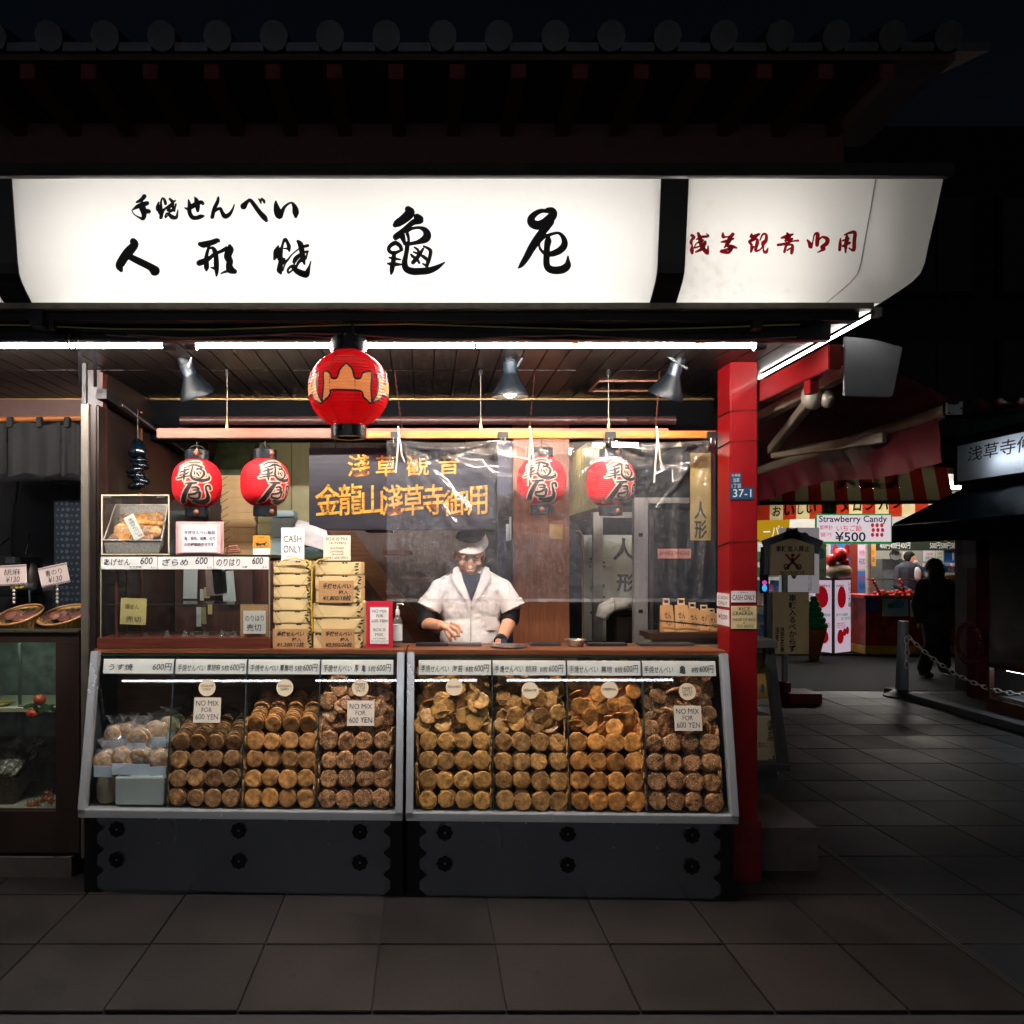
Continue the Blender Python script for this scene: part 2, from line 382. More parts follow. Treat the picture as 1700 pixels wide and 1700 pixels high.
struct('shop_floor', B().box(-1.66, 2.0, 3.98, 7.0, 0, .22), M('shop_floor_m', '#4a4340', .6, var=.2))
back = struct('back_wall', B().box(-1.66, .42, 6.0, 6.1, .2, 2.6), wood('back_wall_wood', '#4a3530', .5, 'z', var=.35))
B().box(PX(428, 5.9), PX(512, 5.9), 5.96, 5.998, .9, 2.5).build('cream_panel', M('cream_panel', '#9c9873', .55, var=.08), back)
B().box(PX(482, 5.9)-.004, PX(482, 5.9)+.004, 5.95, 5.962, .9, 2.5).build('panel_seam', M('seam', '#6f6c50', .6), back)
struct('inner_ceiling', B().box(-1.66, 2.0, 4.87, 7.0, 2.48, 2.52), M('inner_ceiling_m', '#3b3431', .6, var=.2))
rear = struct('rear_wall', B().box(.42, 2.6, 6.9, 7.0, .2, 2.6), M('rear_navy', '#2b3140', .5, var=.3, scale=9, bump=.15))
struct('inner_wall', B().box(.42, .47, 6.1, 6.9, .2, 2.5), wood_dark)
# right inner wall clad with cream boards that slope down towards the back
clad = struct('clad_wall', B().box(1.225, 1.27, 5.3, 6.88, 1.9, 2.47), M('clad_dark', '#5a3524', .5))
cm = wood('clad_cream', '#c9b47c', .45, 'z', var=.12)
for i in range(15):
    B().box(1.211, 1.222, 5.32 + i*.104, 5.415 + i*.104, 1.95, 2.46).build('board', cm, clad, bevel=.002)
# side window frames on the passage side (behind the lacquered post)
alu = M('aluminium', '#a9a7a2', .38, .75, var=.15, scale=40, stretch=(1, 1, .1)); alu_d = M('aluminium_dark', '#5f5d5a', .45, .7, var=.2)
# =================================================================== LACQUERED POST
red = M('red_lacquer', '#7c0a10', .38, var=.12, scale=9, bump=.12, bscale=220, coat=.08, spec=.4)
YP0, YP1 = 3.86, 4.03; XP0, XP1 = PX(1212, YP0), PX(1258, YP0)
pil = thing('red_post', 'red lacquered square post at the shop corner, carrying small signs', 'post', ((XP0+XP1)/2, (YP0+YP1)/2, 0))
B().box(XP0, XP1, YP0, YP1, .0, CZ - .002).build('shaft', red, pil, bevel=.006)
B().box(XP0 - .012, XP1 + .012, YP0 - .014, YP1 + .01, .0, .30).build('plinth', M('red_plinth', '#6a1216', .45, var=.2), pil, bevel=.004)
for v0, v1 in ((694, 683), (745, 733), (908, 899)):
    z0 = PZ(v0, YP1); z1 = PZ(v1, YP0); zz = PZ(v1 - 2, YP0)
    B().tube([(XP0 - .004, YP1, z0), (XP0 - .004, YP0 - .004, z1), (XP1 + .004, YP0 - .004, zz), (XP1 + .004, YP1, zz)], .0028, 6).build('wire', BLACK, pil)
beam = thing('red_beam', 'red painted beam reaching out from the post under the sign', 'beam', (1.672, 3.5, 2.36))
B().box(1.648, 1.70, 3.193, 3.859, 2.36, 2.462).build('beam_body', red, beam, bevel=.004)
B().box(1.655, 1.693, 3.36, 3.42, 2.30, 2.36).build('bracket', red, beam, bevel=.003)

# =================================================================== SIGN BOX
PROF = [(2.910, 2.997), (2.918, 2.94), (2.926, 2.88), (2.935, 2.82), (2.944, 2.76), (2.952, 2.70), (2.962, 2.665), (2.981, 2.640), (3.010, 2.617), (3.057, 2.584)]
sgn = thing('shop_sign', 'long glowing white sign box over the shop front with black brush lettering', 'sign', (0, 3.1, 2.56))
panel_m = LITPANEL('opal_panel', '#f8f7f5', .04)
XC = 1.927
def front_panel(xa, xb, corner=False):
    b = B(); vs = []; fs = []; n = len(PROF)
    if not corner:
        nu = 2
        b.grid(lambda s, t: None or (xa + (xb - xa) * s, *PROF[round(t * (n - 1))]), nu, n - 1)
    else:
        cols = []
        for s in (0, .5, 1): cols.append([(xa + (XC - (y - 2.91) - xa) * s, y, z) for y, z in PROF])
        for yy in (3.6, 4.3, 5.2): cols.append([(XC - (y - 2.91), yy, z) for y, z in PROF])
        for c in cols: vs += c
        fs = [(i*n+j, (i+1)*n+j, (i+1)*n+j+1, i*n+j+1) for i in range(len(cols)-1) for j in range(n-1)]
        b.add(vs, fs)
    return b
XL0, XL1, XR0, XR1 = -1.640, -1.533, .8775, .980
front_panel(XL1, XR0).build('panel', panel_m, sgn, smooth=True)
front_panel(XR1, 0, True).build('panel', LITPANEL('opal_panel_stained', '#f4f2ee', .13), sgn, smooth=True)
front_panel(-3.2, XL0).build('panel', panel_m, sgn, smooth=True)
sm = M('strap_black', '#1b1a1a', .42, .3, var=.2, scale=18)
for a, c in ((XL0, XL1), (XR0, XR1)):
    n = len(PROF); b = B(); o1 = [(y - .006, z - .002) for y, z in PROF]
    vs = [(xx, y, z) for xx in (a, c) for y, z in o1] + [(xx, y + .02, z) for xx in (a, c) for y, z in o1]
    b.add(vs, [(j, n+j, n+j+1, j+1) for j in range(n-1)] + [(j, j+1, 2*n+j+1, 2*n+j) for j in range(n-1)] + [(n+j, 3*n+j, 3*n+j+1, n+j+1) for j in range(n-1)])
    b.build('strap', sm, sgn)
xs = 1.677
B().tube([(xs - (y - 2.91)*.75, y + .0006, z) for y, z in PROF], .0022, 8).build('panel_seam', LITPANEL('seam_cream', '#cfc5b6', .05), sgn)
lip = M('lip_metal', '#7d766c', .42, .6, var=.2, scale=20)
B().box(-3.2, 1.75, 3.050, 3.085, 2.560, 2.5835).build('lower_lip', lip, sgn)
B().box(-3.2, 1.955, 2.885, 2.925, 2.999, 3.045).box(1.915, 1.957, 2.926, 5.2, 2.999, 3.045).build('top_trim', M('trim_dark', '#2b2826', .45, .4, var=.2), sgn, bevel=.003)
B().box(-3.2, 1.92, 2.926, 3.40, 3.0, 3.03).box(1.42, 1.914, 3.401, 5.2, 3.0, 3.03).build('top_cover', DARK, sgn)
white_in = M('sign_inside', '#e8e6e0', .7, var=0)
B().box(-3.2, 1.44, 3.36, 3.375, 2.586, 2.998).box(1.44, 1.455, 3.36, 5.2, 2.586, 2.998).build('back_plate', white_in, sgn)
B().box(-3.2, 1.44, 3.09, 3.358, 2.570, 2.582).box(1.456, 1.772, 3.09, 5.2, 2.570, 2.580).build('bottom_plate', DARK, sgn)
tube_in = EM('sign_tube', '#fff9f2', 17.0)
for xa, xb in ((-3.1, -1.9), (-1.45, -.35), (-.30, .82), (1.03, 1.50)):
    for zz in (2.71, 2.89):
        B().tube([(xa, 3.20, zz), (xb, 3.20, zz)], .016, 10).build('lamp_tube', tube_in, sgn)
B().tube([(1.62, 3.75, 2.70), (1.62, 4.9, 2.70)], .014, 8).build('lamp_tube', EM('sign_tube_side', '#fff9f2', 7.0), sgn)
# lettering painted on the face
def on_sign(u, v, lift):
    a = (VV - v) / F
    for (y0, z0), (y1, z1) in zip(PROF, PROF[1:]):
        # where the sight line of the photo pixel meets this facet
        d0 = z0 - (H + a*y0); d1 = z1 - (H + a*y1)
        if d0 >= 0 >= d1:
            t = d0 / (d0 - d1); y = y0 + (y1 - y0)*t
            return ((u - VU)*y/F, y - .0025 - lift, H + a*y)
    y = PROF[0][0] if v < 400 else PROF[-1][0]
    return ((u - VU)*y/F, y - .003 - lift, H + a*y)
def zmap(ox, oy, s): return lambda x, y, L: on_sign(ox + x/s, oy + y/s, L)
S = {}
S['te'] = [[(340,130,70),(290,190,60),(200,240,30)],[(390,260,70),(290,290,80),(200,330,60),(125,380,12)],[(300,250,50),(300,330,110),(330,420,100),(335,500,75),(310,550,60),(250,530,25),(150,470,8),(110,400,8),(125,375,8)],[(290,390,60),(420,415,75)]]
S['yaki'] = [[(610,240,12),(590,320,50),(590,380,50)],[(740,270,40),(720,200,40),(680,165,20),(655,230,25),(650,320,45),(640,400,90),(660,480,60),(650,530,50)],[(690,400,40),(840,270,12)],[(705,410,12),(660,540,10)],[(820,180,30),(870,240,50),(870,310,50),(905,380,30),(910,415,10)],[(920,215,20),(860,240,30)],[(840,290,30),(790,390,50)],[(935,280,20),(900,400,30)],[(860,395,50),(820,420,35)],[(730,510,12),(760,460,25),(800,460,35),(860,520,70),(940,530,50),(960,460,25),(972,390,8)],[(740,530,15),(800,480,15)]]
S['se'] = [[(1100,345,10),(1170,365,50),(1270,300,80),(1400,240,60),(1440,265,50)],[(1170,200,15),(1190,300,60),(1190,430,65),(1240,520,70),(1320,535,65),(1400,510,70),(1450,500,30)],[(1290,150,15),(1320,210,70),(1340,320,80),(1345,400,45)]]
S2 = [[(145,150,25),(130,230,55),(70,360,60),(30,520,60)],[(60,430,25),(110,385,40),(180,360,45),(215,430,55),(270,505,80),(350,470,60),(410,380,30),(445,285,6)],
 [(620,315,110),(690,230,55),(745,205,55),(810,280,65),(920,430,75),(1010,530,90),(1045,585,50)],[(905,180,12),(935,215,35),(945,260,12)],[(960,175,25),(1000,215,40),(1010,250,25)],
 [(1225,225,20),(1230,300,75),(1260,420,130),(1295,500,110),(1340,420,70),(1390,330,45),(1470,265,25),(1530,255,30),(1580,330,80),(1600,430,110),(1600,510,45)]]
JIN = [[(620,190,160),(660,290,200),(480,500,250),(330,700,230),(240,880,210),(280,1000,90)],[(560,640,150),(800,760,170),(1100,910,180),(1230,1020,260)]]
KEI = [[(260,330,120),(400,350,200),(640,290,170),(870,210,140),(930,240,50)],[(580,420,60),(520,620,80),(480,830,110),(490,1000,140),(490,1180,140),(490,1270,30)],[(240,1000,180),(430,930,170),(620,810,110),(780,680,90),(1000,590,90),(1200,480,110)],[(620,480,50),(710,470,80),(790,600,150),(830,800,140),(840,1100,150),(850,1300,110),(845,1450,30)],[(660,1160,20),(780,1190,80)],[(1310,400,90),(1320,520,240),(1250,700,230),(1240,800,220),(1320,950,200),(1290,1080,200),(1340,1230,250),(1480,1300,150)],[(1330,1270,80),(1150,1310,60),(1010,1370,15)]]
YAKI = [[(360,400,20),(330,560,200),(290,700,180),(230,860,60)],[(750,570,40),(740,430,110),(690,280,80),(610,170,90),(550,250,60),(500,420,60),(440,600,150),(420,800,170),(480,930,180),(430,1100,150),(420,1260,190),(450,1350,80)],[(560,490,15),(640,490,30),(700,500,60)],[(560,920,180),(660,930,60),(850,700,18),(1080,510,18)],[(640,960,40),(580,1090,25),(520,1260,40)],[(1060,240,80),(1140,330,160),(1180,480,160),(1210,650,150),(1240,850,150),(1290,1040,30)],[(1400,390,80),(1260,420,70)],[(1150,700,90),(1000,830,130),(930,960,100),(930,1020,40)],[(1400,600,60),(1300,620,50)],[(1390,640,30),(1340,850,40)],[(1240,850,140),(1100,960,80),(1010,1110,50)],[(1000,1130,80),(850,1110,70),(740,1190,50),(700,1280,45),(740,1350,40),(880,1240,30)],[(850,1120,60),(920,1200,120),(1060,1310,180),(1250,1390,200),(1360,1400,190),(1420,1250,110),(1470,1100,40),(1515,950,10)]]
KAME = [[(580,110,130),(620,190,200),(480,330,180),(330,430,150),(290,460,100)],[(780,280,130),(850,350,150),(700,400,110),(560,510,90),(430,630,110),(310,730,130),(300,755,90)],[(540,600,80),(680,540,45),(840,525,50),(960,580,110),(1010,690,160),(960,780,160),(800,850,80),(620,890,60)],[(440,700,120),(480,820,70),(500,890,45)],[(560,660,60),(590,760,40),(590,880,40)],[(560,880,80),(555,1000,80),(530,1150,80),(500,1320,110),(540,1450,130),(680,1510,140),(850,1510,140),(1050,1490,130),(1230,1420,90),(1400,1310,10)],[(430,1020,60),(390,930,70),(290,870,80),(180,930,70),(140,1010,60),(190,1080,60),(290,1090,60),(430,1030,30)],[(260,1090,70),(250,1250,80),(225,1400,90),(210,1500,70),(195,1570,20)],[(155,1200,15),(260,1220,50),(405,1245,12)],[(120,1335,20),(250,1350,80),(430,1355,15)],[(920,1000,30),(850,1110,60),(760,1230,80),(690,1310,70)],[(720,965,15),(800,1030,40),(820,1100,20)],[(700,1075,15),(800,1110,40)],[(645,1130,25),(690,1180,50),(740,1200,30)],[(860,1140,30),(940,1190,60),(1010,1250,50)],[(790,1250,40),(830,1320,30)],[(930,945,20),(1040,1000,50),(1085,1060,65),(1070,1180,60),(1030,1300,70),(1000,1400,50)],[(910,1340,15),(980,1380,40)]]
YA = [[(790,170,50),(620,150,80),(470,220,110),(380,330,150),(400,440,180),(540,490,190),(700,430,190),(850,300,190),(900,200,160),(860,130,110),(760,130,90)],[(800,400,220),(660,620,170),(520,830,180),(380,1040,160),(260,1260,130),(150,1420,90),(80,1490,15)],[(620,760,60),(760,730,60),(880,690,50),(1010,670,40),(1100,730,70),(1160,850,110),(1150,970,140),(1050,1080,140),(900,1150,120),(780,1170,90)],[(690,770,40),(600,860,30),(565,950,25),(600,1060,40),(680,1140,60)],[(775,790,90),(775,860,140),(750,1000,120),(740,1200,125),(740,1400,130),(800,1510,150),(950,1550,160),(1130,1520,170),(1230,1430,150),(1240,1320,70),(1242,1220,15)]]
RED1 = [[(150,150,50),(190,190,50),(150,230,40),(135,290,50),(155,340,20),(150,420,70),(155,480,45)],[(270,110,40),(300,200,70),(320,300,70),(350,380,70),(420,460,70),(445,480,50),(455,350,12)],[(240,225,20),(330,180,40),(440,170,40),(460,150,25),(425,120,10)],[(245,295,20),(350,245,45)],[(200,385,20),(330,340,25),(400,270,40)],[(400,290,50),(340,400,60),(220,465,20)],[(225,310,12),(190,385,14)],
 [(735,105,20),(740,170,60),(790,180,20),(850,170,20)],[(920,130,60),(870,190,60),(840,260,80),(790,340,40),(765,375,20)],[(700,275,15),(800,260,50),(930,210,30)],[(790,345,30),(900,360,60),(990,385,25)],[(900,370,70),(870,440,50),(820,475,45),(690,450,40),(800,420,40),(870,390,50)],
 [(1275,130,30),(1270,180,50),(1410,130,40)],[(1400,130,40),(1300,220,50),(1230,270,40),(1270,330,40),(1260,460,25)],[(1270,250,40),(1370,220,30),(1380,280,60),(1350,400,50),(1360,440,40),(1430,420,20),(1480,360,20)],[(1265,460,20),(1310,360,20)],[(1430,240,14),(1470,150,25),(1510,120,30),(1550,150,40),(1540,250,60),(1490,300,70),(1490,400,20),(1510,460,40),(1550,460,50),(1580,390,10)]]
RED2 = [[(300,110,30),(320,180,90),(270,250,40)],[(195,195,30),(300,170,70),(405,130,25)],[(390,215,40),(330,250,50)],[(125,330,40),(250,310,40),(400,260,20),(500,250,35)],[(275,340,40),(245,460,40)],[(290,330,30),(390,330,40),(390,420,60),(380,480,50)],[(300,430,25),(360,390,20)],
 [(680,240,25),(720,300,60),(740,370,60),(780,270,15),(810,140,25),(870,120,60),(865,240,70),(860,330,60)],[(890,240,20),(960,180,30),(1050,220,70),(1040,300,70),(950,370,60),(990,400,60),(960,425,40),(870,470,8)],
 [(1300,210,15),(1295,300,50),(1285,420,50)],[(1380,140,20),(1480,100,40),(1570,100,60),(1560,250,60),(1555,400,60),(1530,430,40),(1460,390,15)],[(1420,160,40),(1420,220,70),(1400,330,60),(1395,470,20)],[(1340,250,20),(1450,210,40)],[(1350,350,40),(1470,290,40)]]
sb_m = M('sign_black', '#0d1116', .5, var=0)
for st in S.values(): brush(st, zmap(210, 315, 11.333), grow=16).build('brush_character', sb_m, sgn)
for k in ((0, 2), (2, 5), (5, 6)): brush(S2[k[0]:k[1]], zmap(350, 315, 11.333), grow=16).build('brush_character', sb_m, sgn)
for st, z in ((JIN, (185, 390, 17)), (KEI, (320, 390, 21.25)), (YAKI, (445, 390, 21.25)), (KAME, (635, 340, 13.6)), (YA, (855, 340, 14.167))):
    brush(st, zmap(*z), grow=1.9*z[2]).build('brush_character', sb_m, sgn)
sr_m = LITPANEL('sign_red', '#a0041a', 0., .45)
for st, z, ks in ((RED1, 1135, ((0, 7), (7, 12), (12, 17))), (RED2, 1280, ((0, 7), (7, 9), (9, 14)))):
    for k in ks: tag(brush(st[k[0]:k[1]], zmap(z, 378, 11.333), grow=13).build('brush_character', sr_m, sgn), 'dark red brush character on the corner panel')
# framing and cables under the sign
fr = thing('awning_frame', 'dark steel framing under the glowing sign box', 'frame', (0, 3.2, 2.5))
B().box(-3.2, 1.72, 3.10, 3.15, 2.53, 2.568).build('channel', M('channel_a', '#221d1d', .4, .5, var=.2), fr)
B().box(-3.2, 1.66, 3.20, 3.245, 2.481, 2.568).build('channel', M('channel_b', '#1e1f26', .35, .5, var=.25, scale=4), fr)
B().box(-1.55, -1.50, 3.07, 3.34, 2.50, 2.56).build('cross_bar', DARK, fr); B().box(1.30, 1.34, 3.10, 3.34, 2.50, 2.53).build('cross_bar', DARK, fr)
B().box(-1.487, -1.47, 3.10, 3.13, 2.495, 2.53).build('hanger', DARK, fr)
for k, (ya, za, zb, xa, xb, col) in enumerate(((3.13, 2.512, 2.512, -3.2, 1.5, '#b4ad62'), (3.16, 2.49, 2.47, -1.2, 1.5, '#8c6a5c'), (3.20, 2.50, 2.46, -1.3, 1.2, '#8a837c'))):
    B().tube([(xa + (xb-xa)*t/12, ya, za + (zb-za)*t/12 - .012*math.sin(t*1.4)) for t in range(13)], .0028, 6).build('cable', M('cable%d' % k, col, .5), fr)
B().tube([(-1.43+.02*math.sin(t*.7), 3.18, 2.51-.05*(1-math.cos(t*.7))/2*1.6) for t in range(10)], .004, 6).build('cable_loop', BLACK, fr)
# fluorescent lamps under the awning
tubeE = EM('tube_white', '#fff6ee', 350.0)
capm = M('lamp_cap', '#8d8683', .4, .2)
def fluo(u0, u1, Y, v, label, r=.0112, em=tubeE):
    x0, x1, z = PX(u0, Y), PX(u1, Y), PZ(v, Y)
    t = thing('fluorescent_lamp', label, 'lamp', ((x0+x1)/2, Y, z), group='tube lamps under the awning')
    B().tube([(x0, Y, z), (x1, Y, z)], r, 12).build('tube', em, t, smooth=True)
    for xx, s in ((x0, -1), (x1, 1)):
        B().tube([(xx, Y, z), (xx + s*.02, Y, z), (xx + s*.045, Y, z)], [.024, .026, .022], 14).build('end_cap', capm, t, smooth=True)
        B().bar((xx + s*.025, Y, z + .01), (xx + s*.025, Y + .02, CZ), .025).build('lamp_holder', capm, t)
    B().box(x0, x1, Y - .03, Y + .05, CZ - .022, CZ - .004).build('housing', M('lamp_housing', '#1c1b1b', .7), t)
    return t
fluo(-260, 272, 3.35, 573.5, 'fluorescent tube ending beside the dark spot lamp, running off to the side')
sl = thing('side_tube_lamp', 'slim tube lamp running back along the side edge under the sign', 'lamp', (1.785, 3.7, 2.555), group='tube lamps under the awning')
B().tube([(1.785, 3.12, 2.556), (1.785, 4.15, 2.553)], .0065, 10).build('tube', EM('tube_side', '#fffaf2', 34.0), sl, smooth=True)
for yy in (3.095, 4.175): B().box(1.77, 1.80, yy - .015, yy + .015, 2.54, 2.575).build('end_cap', M('lamp_cap', '#8d8683', .4, .2), sl)
t = fluo(327, 1252, 3.35, 573, 'long fluorescent tube across the shop front behind the big lantern')
B().box(PX(788, 3.32), PX(792, 3.32), 3.325, 3.375, PZ(578, 3.33), PZ(560, 3.33)).build('clip', DARK, t)
# =================================================================== UPPER STOREY (above the sign)
up = thing('upper_storey', 'dark upper storey wall with eave above the sign', 'building', (0, 3.7, 3.03))
B().box(-4, 1.9, 3.55, 3.7, 3.031, 3.75).build('wall', M('upper_wall', '#4a2a26', .7, var=.2, bump=.2), up)
B().box(-4, 2.1, 3.10, 3.75, 3.56, 3.585).build('eave_board', wood('eave_wood', '#3c2a24', .6, 'x'), up)
me = B().box(-.03, .03, 3.12, 3.55, 3.50, 3.559).mesh('rafter', bevel=.003); me.materials.append(wood('rafter_wood', '#5a1d1a', .5, 'y'))
for i in range(22):
    o = bpy.data.objects.new('rafter', me); COL.objects.link(o); o.parent = up; o.location = (-3.3 + i*.245, -3.7, -3.03)
rt = B().tube([(0, 3.06, 3.63), (0, 3.5, 3.76)], .055, 14).mesh('roof_tile', smooth=True); rt.materials.append(M('kawara', '#35383d', .45, .1, var=.2, bump=.2))
rt2 = B().bar((0, 3.08, 3.60), (0, 3.5, 3.73), .13, .03).mesh('roof_tile'); rt2.materials.append(MATS['kawara'])
for i in range(26):
    for m_, dx in ((rt, 0), (rt2, .11)):
        o = bpy.data.objects.new('roof_tile', m_); COL.objects.link(o); o.parent = up; o.location = (-3.45 + i*.22 + dx, -3.7, -3.03)
# =================================================================== LANTERNS
def surf_poly(pts, fn, lift, cuts=5):
    bm = bmesh.new(); vs = [bm.verts.new((x, y, 0)) for x, y in pts]; bm.faces.new(vs)
    bmesh.ops.triangulate(bm, faces=bm.faces[:])
    for _ in range(3): bmesh.ops.subdivide_edges(bm, edges=[e for e in bm.edges if e.calc_length() > 40], cuts=1, use_grid_fill=True)
    bmesh.ops.triangulate(bm, faces=bm.faces[:])
    bm.verts.index_update(); b = B()
    b.add([fn(p.co.x, p.co.y, lift) for p in bm.verts], [tuple(q.index for q in f.verts) for f in bm.faces]); bm.free(); return b
lan_red = M('lantern_paper', '#d01522', .65, var=.1, scale=9, spec=.25)
lan_cream = M('lantern_cream', '#f4cf9a', .55, var=.08); lan_line = M('lantern_line', '#1d1420', .5, var=0); lan_edge = M('lantern_edge', '#d9b49a', .55, var=.08)
lacq = M('lantern_lacquer', '#10181f', .28, var=.1, coat=.3); brassb = M('lantern_knob', '#8a5138', .4, .4, var=.2, scale=60)
CREST_AT = (3, 84, -78)
CREST = [(240,770),(290,775),(325,810),(345,860),(400,860),(430,770),(470,715),(505,685),(545,715),(580,765),(605,860),(665,860),(690,800),(730,775),(795,770),(790,950),(795,1125),(740,1105),(700,1070),(670,1012),(510,1005),(340,1000),(325,1040),(290,1080),(225,1108),(240,950)]
def lantern(u, v, Y, ru, rv, ribs, yaw, label, cu, cv0, cv1, big=False, group=None):
    """ru, rv half width and half height of the paper body in photo pixels; cu collar half width, cv0/cv1 collar heights"""
    k = Y / F; a, bb = ru*k, rv*k; c = P(u, v, Y); ex = 2.15 if big else 2.5
    t = thing('paper_lantern', label, 'lantern', c, R(yaw), group)
    def rad(z, rib=True):
        q = min(1., abs(z) / bb); r = a * max(.0, (1 - q**ex)) ** (1/ex)
        r = max(r, cu*k*.98)
        if rib: r *= 1 + (.016 if big else .02) * abs(math.sin(math.pi * ribs * (z/bb + 1) / 2)) - .006
        return r
    nz = ribs*4; prof = [(rad(-bb + 2*bb*i/nz), -bb + 2*bb*i/nz) for i in range(nz + 1)]
    if big:                                # paper printed with the crest: the cream paper shows where the crest is
        n = 180; bl_ = B().lathe(prof, n, cap=False); keep = {0: [], 1: []}
        for f in bl_.f:
            c_ = sum((bl_.v[i] for i in f), Vector())/len(f); th = math.degrees(math.atan2(c_.x, -c_.y)); hit = 0
            for rz in CREST_AT:
                d_ = R(th - rz)
                if abs(d_) < 1.2:
                    px_, py_ = 515 + 492*math.sin(d_)*rad(c_.z, False)/a, 895 - 492*c_.z/a; ins = False
                    for (ax, ay), (bx, by) in zip(CREST, CREST[1:] + CREST[:1]):
                        if (ay > py_) != (by > py_) and px_ < (bx - ax)*(py_ - ay)/(by - ay) + ax: ins = not ins
                    hit |= ins
            keep[int(hit)].append(f)
        for k_, nm_, mt_ in ((0, 'paper_body', LITPANEL('lantern_paper_lit', '#c8121e', .05, .6)), (1, 'crest', LITPANEL('crest_cream', '#f0bd84', .05, .6))):
            bb_x = B(); bb_x.v = list(bl_.v); bb_x.f = keep[k_]; o_ = bb_x.build(nm_, mt_, t, smooth='all', local=True)
            bm_x = bmesh.new(); bm_x.from_mesh(o_.data); bmesh.ops.delete(bm_x, geom=[q_ for q_ in bm_x.verts if not q_.link_faces], context='VERTS'); bm_x.to_mesh(o_.data); bm_x.free()
    else: B().lathe(prof, 48).build('paper_body', lan_red, t, smooth='all', local=True)
    for s, hh, nm in ((1, cv0*k, 'top_collar'), (-1, cv1*k, 'bottom_collar')):
        z0 = s*bb*.97; z1 = s*(bb + hh)
        B().lathe([(cu*k, z0), (cu*k*1.03, z0 + s*.002), (cu*k*1.03, z1 - s*.002), (cu*k, z1), (cu*k*.7, z1), (cu*k*.68, z1 - s*.01)], 32).build(nm, lacq, t, smooth=True, local=True)
    if not big:
        for s, hh in ((1, cv0*k), (-1, cv1*k)):
            B().ell((-.002, -cu*k*1.03, s*(bb + hh*.55)), (.0145, .010, .0145), 12, 8).build('knob', brassb, t, smooth='all', local=True)
    B().tube([(0, 0, bb + cv0*k - .01), (0, 0, bb + cv0*k + .045)], .003, 6).build('hook', DARK, t, local=True)
    B().tube([(-cu*k*.8, 0, bb + cv0*k - .004), (-cu*k*.5, 0, bb + cv0*k + .018), (0, 0, bb + cv0*k + .026), (cu*k*.5, 0, bb + cv0*k + .018), (cu*k*.8, 0, bb + cv0*k - .004)], .0022, 6).build('handle', DARK, t, local=True)
    if big: B().ell((0, 0, 0), (.03, .03, .04), 14, 10).build('bulb', EM('lantern_bulb', '#ffe2bc', 26.0), t, smooth='all', local=True)
    if not big:
        B().lathe([(.002, 0), (.002, .004)], 6, (0, 0, -bb - cv1*k - .004)).build('ring', DARK, t, local=True)
    def fn(x, y, L):       # x to the side and y down, in fractions of the half width
        z = -y * a; r = rad(z) + .0012 + L*3; th = math.asin(max(-.995, min(.995, x)))
        rr = rad(z, False) / a
        th = math.asin(max(-.97, min(.97, x / max(rr, .35))))
        return (r*math.sin(th), -r*math.cos(th), z)
    return t, fn
KL = [[(300,460,25),(450,380,40),(620,350,60),(720,370,50)],[(280,530,20),(450,470,45),(560,420,60),(700,450,70),(760,490,60),(640,540,40)],[(560,440,50),(540,560,50),(520,680,60),(600,770,70),(780,790,80),(910,740,70),(905,650,15)],[(640,500,30),(780,560,60),(800,650,70),(720,740,40),(580,700,20)],[(290,600,40),(450,540,50),(500,520,30)],[(260,670,30),(400,650,50),(470,600,40)],[(220,745,35),(350,710,40),(500,690,40)],[(390,540,60),(370,700,60),(370,800,30)],[(600,590,40),(600,650,40)],[(650,620,50),(700,690,40)]]
YL = [[(400,860,40),(520,860,60),(640,850,50)],[(520,870,80),(430,1010,110),(370,1150,110),(350,1260,110)],[(540,960,40),(640,950,60),(680,1000,60),(560,1020,30)],[(480,1120,60),(600,1100,60),(700,1050,70),(700,1170,60),(640,1210,60),(500,1190,50),(470,1130,40)],[(570,1260,60),(700,1280,90),(850,1250,110),(890,1150,80),(850,1000,50),(850,920,50),(920,910,60),(940,980,60)]]
def small_lantern(u, v, Y, yaw, label):
    t, fn = lantern(u, v, Y, 40, 40, 26, yaw, label, 19, 15, 15, group='small red lanterns with black brush writing')
    g = lambda x, y, L: fn((x - 640)/575, (y - 815)/575, L)
    for st in (KL, YL):
        brush(st, g, grow=52, lift=0, step=.00003).build('character_edge', lan_edge, t, local=True)
        brush(st, g, grow=-8, lift=.0006, step=.00003).build('brush_character', lan_line, t, local=True)
    return t
small_lantern(327, 803, 3.95, 15, 'red paper lantern with black writing, hanging over the framed notice')
small_lantern(440, 802, 3.95, 47, 'red paper lantern turned aside, hanging beside the stacked wrapped boxes')
small_lantern(899, 799, 4.12, -5, 'red paper lantern behind the clear curtain, in front of the brown panel')
small_lantern(1014, 801, 4.12, 24, 'red paper lantern turned aside, behind the clear curtain near the metal door frame')
t, fn = lantern(579, 647, 3.14, 66, 63, 25, 0, 'big round red lantern with cream crown crest under the awning', 29, 21, 17, big=True)
g = lambda x, y, L: fn((x - 545)/492, (y - 1005)/492, L)
def crest(rz):
    q = Matrix.Rotation(R(rz), 3, 'Z'); gg = lambda x, y, L: tuple(q @ Vector(fn((x - 515)/492, (y - 895)/492, L)))
    out = [(240,770),(290,775),(325,810),(345,860),(400,860),(430,770),(470,715),(505,685),(545,715),(580,765),(605,860),(665,860),(690,800),(730,775),(795,770),(790,950),(795,1125),(740,1105),(700,1070),(670,1012),(510,1005),(340,1000),(325,1040),(290,1080),(225,1108),(240,950)]
    st = [[(x, y, 22) for x, y in out + out[:1]]]
    brush(st, gg, lift=.0011).build('crest_outline', lan_line, t, local=True)
for rz_ in CREST_AT: crest(rz_)
